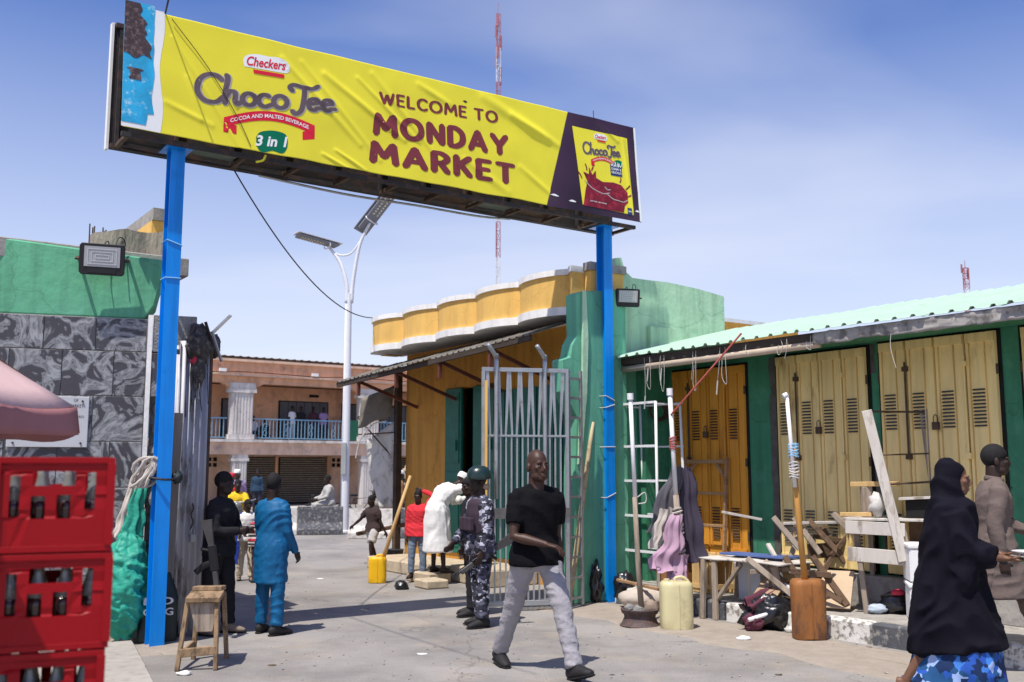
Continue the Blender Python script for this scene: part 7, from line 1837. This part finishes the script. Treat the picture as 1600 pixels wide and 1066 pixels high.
c = gnd(368, 862); person('man in yellow shirt astride a motorcycle in the market road', (c.x, c.y), R_(15), 1.6, dict(lean=.1, L=(1.1, 1.2), R=(1.1, 1.2), spread=.2, armL=((.2, -.6, -.8), (-.1, -.95, -.1)), armR=((.2, -.6, -.8), (-.1, -.95, -.1))), dict(shirt=cloth('yellow_shirt', (.72, .48, .02), .08), sleeve='short', sloose=1.15, trousers=cloth('dark_trousers', (.03, .03, .05), .2), shoe=m_bshoe, hair=m_hair), vox=.018, sk=m_sk2, sit=.82)
c = gnd(352, 855); person('person in red head scarf and shirt behind the man in black', (c.x - .1, c.y + .6), R_(40), 1.62, dict(), dict(shirt=cloth('red_shirt', (0, 0, 0)), sleeve='short', sloose=1.1, trousers=cloth('dark_trousers', (0, 0, 0)), shoe=m_bshoe, cap=cloth('red_shirt', (0, 0, 0))), vox=.018, sk=m_sk2)
c = gnd(362, 840); person('man in lilac shirt and white cap beyond the motorcycle', (c.x, c.y + .3), R_(30), 1.70, dict(head=(.2, 0)), dict(shirt=cloth('lilac_shirt', (.30, .20, .36), .08), sleeve='long', sloose=1.12, hem=-.3, trousers=cloth('lilac_shirt', (0, 0, 0)), shoe=m_bshoe, cap=m_robe), vox=.018, sk=m_sk2)
# -- motorcycle
c = gnd(368, 862)
mc = thing('motorcycle', 'dark motorcycle ridden by the man in yellow in the market road', 'motorcycle', (c.x, c.y, 0), R_(15))
m_tyre = mat('black_rubber', (.015, .015, .016), .8, .1, 5, .1)
for y_ in (-.62, .62):
    w_ = MB().tube([(0, y_ + .27 * math.cos(a), .30 + .27 * math.sin(a)) for a in [k_ * math.pi / 10 for k_ in range(21)]], .035, 8).build('wheel', m_tyre, mc, smooth=True)
    sp_ = MB()
    for k_ in range(8): sp_.tube([(0, y_, .3), (0, y_ + .25 * math.cos(k_ * math.pi / 4), .3 + .25 * math.sin(k_ * math.pi / 4))], .005, 4)
    sp_.tube([(-.05, y_, .3), (.05, y_, .3)], .04, 10).build('spokes', m_steel, w_)
lump((0, -.15, .82), (.12, .22, .10), 81, .1).build('fuel_tank', mat('blue_tank', (.03, .07, .25), .3, .1, 3, 0), mc, smooth=True)
MB().box(-.11, .11, .02, .62, .78, .86).build('saddle', m_tyre, mc, bevel=.03); MB().box(-.12, .12, -.2, .2, .32, .62).build('engine', m_steel, mc, bevel=.02)
MB().tube([(-.06, -.62, .3), (-.06, -.45, .95)], .022, 8).tube([(.06, -.62, .3), (.06, -.45, .95)], .022, 8).build('fork', m_steel, mc)
MB().tube(spline([(-.36, -.30, 1.05), (-.15, -.42, 1.0), (.15, -.42, 1.0), (.36, -.30, 1.05)], 4), .014, 6).build('handlebar', m_steel, mc)
MB().ball((0, -.55, .92), (.09, .07, .09), 12, 8).build('headlight', m_bglass, mc, smooth=True)
MB().tube([(.0, .62, .3), (0, .1, .75)], .02, 6).tube([(0, -.45, .9), (0, .1, .4)], .025, 6).build('frame', m_tyre, mc)
# -- seated people by the barrier, people by the hay
m_gry = cloth('grey_gown', (.42, .41, .38), .1)
person('seated person in grey gown on the barrier beside the lamp post', (-4.92, 27.1), R_(-60), 1.68, dict(L=(1.4, 1.4), R=(1.4, 1.4), lean=.1, armL=((.1, -.4, -.9), (-.2, -.9, -.2)), armR=((.1, -.4, -.9), (-.2, -.9, -.2))), dict(shirt=m_gry, sleeve='long', sloose=1.2, trousers=m_gry, shoe=m_bshoe, hair=m_hair), vox=.022, sk=m_sk2, sit=.80)
person('person in black crouching beside the seated person in grey', (-5.42, 27.4), R_(20), 1.5, dict(L=(1.7, 2.2), R=(1.7, 2.2), lean=.35), dict(shirt=cloth('plain_black', (0, 0, 0)), sleeve='long', sloose=1.3, trousers=cloth('plain_black', (0, 0, 0)), cap=cloth('plain_black', (0, 0, 0))), vox=.022, sk=m_sk2, sit=.40)
c = gnd(612, 835); person('man in brown shirt standing behind the pale barrier', (c.x, c.y + 1.2), R_(120), 1.68, dict(lean=.15, head=(0, .2)), dict(shirt=cloth('rust_brown_shirt', (.22, .11, .05), .1), sleeve='long', sloose=1.2, hem=-.3, trousers=cloth('rust_brown_shirt', (0, 0, 0)), shoe=m_bshoe, cap=m_robe), vox=.022, sk=m_sk2)
c = gnd(598, 835); person('bent man in dark shirt sorting goods behind the pale barrier', (c.x, c.y + 1.6), R_(60), 1.6, dict(lean=.5, armL=((.1, -.6, -.8), (0, -.9, -.3))), dict(shirt=cloth('dark_trousers', (0, 0, 0)), sleeve='short', trousers=cloth('royal_blue', (0, 0, 0)), shoe=m_bshoe, hair=m_hair), vox=.022, sk=m_sk2)
c = gnd(345, 822); person('person in dark blue standing under the arcade left of the column', (c.x - 1.0, c.y + 8), R_(10), 1.7, dict(), dict(shirt=cloth('dark_blue_shirt', (.02, .05, .09), .1), sleeve='long', trousers=cloth('dark_trousers', (0, 0, 0)), hair=m_hair, shoe=m_bshoe), vox=.03, sk=m_sk2)
# -- people on the balcony
def balc(u, y_, label, shirt, trs, pose=None, rz=10, sit=None, h=1.72):
    kx = (u - 800) / 1552.0; t_ = (45 * kx + 10.2) / (GX.x - GX.y * kx)
    p_ = Vector((-10.2, 45, 0)) + GX * t_ + GY * y_
    return person(label, (p_.x, p_.y), TH + R_(rz), h, pose or {}, dict(shirt=shirt, sleeve='short', sloose=1.1, trousers=trs, shoe=m_bshoe, hair=m_hair), vox=.026, sk=m_sk2, z0=2.885, sit=sit)
m_wsh = cloth('white_shirt', (0, 0, 0)); m_dk = cloth('dark_trousers', (0, 0, 0))
balc(467, .75, 'man in white shirt and trousers leaning at the balcony railing', m_wsh, cloth('pale_blue_trousers', (.36, .45, .55), .1), dict(lean=.08, armL=((.4, .1, -.9), (.3, -.5, -.6))), 30)
balc(483, .85, 'man in black leaning at the railing beside the man in white', cloth('plain_black', (0, 0, 0)), m_dk, None, 0)
balc(501, .75, 'man in dark shirt in the middle of the four balcony watchers', cloth('maroon_shirt', (.06, .02, .03), .1), m_dk, dict(armL=((.1, -.3, -1), (-.2, -.9, .1))), -10)
balc(517, .8, 'man in lilac shirt on the balcony nearest the lamp post', cloth('lilac_shirt', (0, 0, 0)), m_dk, dict(lean=.15), 0)
balc(412, 1.2, 'man in pale shirt seated on the balcony beside the white column', m_wsh, m_dk, dict(L=(1.4, 1.4), R=(1.4, 1.4)), 0, .45)
balc(432, 1.3, 'man in dark shirt seated low on the balcony', cloth('plain_black', (0, 0, 0)), m_dk, dict(L=(1.4, 1.5), R=(1.4, 1.5)), 0, .36, 1.6)
# -- goods
hy = thing('goods_heap', 'heap of dry fibres and goods piled behind the pale barrier', 'heap', gnd(602, 835) + Vector((.1, 2.6, 0)))
m_straw = mat('dry_straw', (.40, .33, .24), .95, .3, 12, .6, 40)
for i in range(26):
    lump((rnd(-.6, .6), rnd(-.4, .4), 1.25 + rnd(-.9, .5)), (rnd(.12, .25), rnd(.12, .25), rnd(.08, .18)), i * 3.1, .5, 9, 6).build('bundle', m_straw if i % 3 else mat('grey_rag_goods', (.22, .2, .18), .95, .3, 10, .4), hy, smooth=True)
bc = thing('bicycle', 'old bicycle parked behind the lamp post beside the goods', 'bicycle', gnd(553, 828) + Vector((0, 1.2, 0)), R_(25))
for x in (-.5, .5): MB().tube([(x + .32 * math.cos(a), 0, .33 + .32 * math.sin(a)) for a in [k_ * math.pi / 10 for k_ in range(21)]], .02, 6).build('wheel', m_tyre, bc)
MB().tube([(-.5, 0, .33), (-.1, 0, .33), (.35, 0, .85), (-.2, 0, .8), (-.1, 0, .33)], .018, 6).tube([(.5, 0, .33), (.33, 0, 1.0)], .018, 6).tube([(-.5, 0, .33), (-.2, 0, .8)], .014, 6).build('frame', m_iron, bc)
MB().box(-.32, -.1, -.06, .06, .88, .94).build('saddle', m_tyre, bc, bevel=.02); MB().tube([(.33, -.28, 1.02), (.33, .28, 1.02)], .014, 6).build('handlebar', m_iron, bc)
# -- stick with jerrycan, planks and stool by the awning post
c3 = gnd(588, 912)
tag(MB().tube([Vector((c3.x + .05, c3.y + .1, .25)), Vector((c3.x + .45, c3.y + .25, 1.55))], [.030, .024], 8).build('wooden_pole', m_yelwood, smooth=True), 'pale wooden pole leaning out of the yellow jerrycan', 'pole')
c = gnd(590, 880)
tag(MB().beam((c.x - .35, c.y - .2, .52), (c.x + .55, c.y + .1, .68), .16, .06).build('dark_plank', m_darkwood, bevel=.004), 'dark plank laid across a low stand behind the yellow jerrycan', 'plank')
ts = thing('bucket_stand', 'low dark stand carrying the plank behind the yellow jerrycan', 'stand', (c.x + .30, c.y - .05, 0))
MB().lathe([(.14, 0), (.16, .22), (.17, .24), (.15, .25)], n=16).build('bucket', mat('black_plastic', (.03, .035, .04), .5, .1, 4, .05), ts, smooth='auto'); MB().tube([(0, 0, .24), (0, 0, .60)], .03, 8).build('stem', m_darkwood, ts)
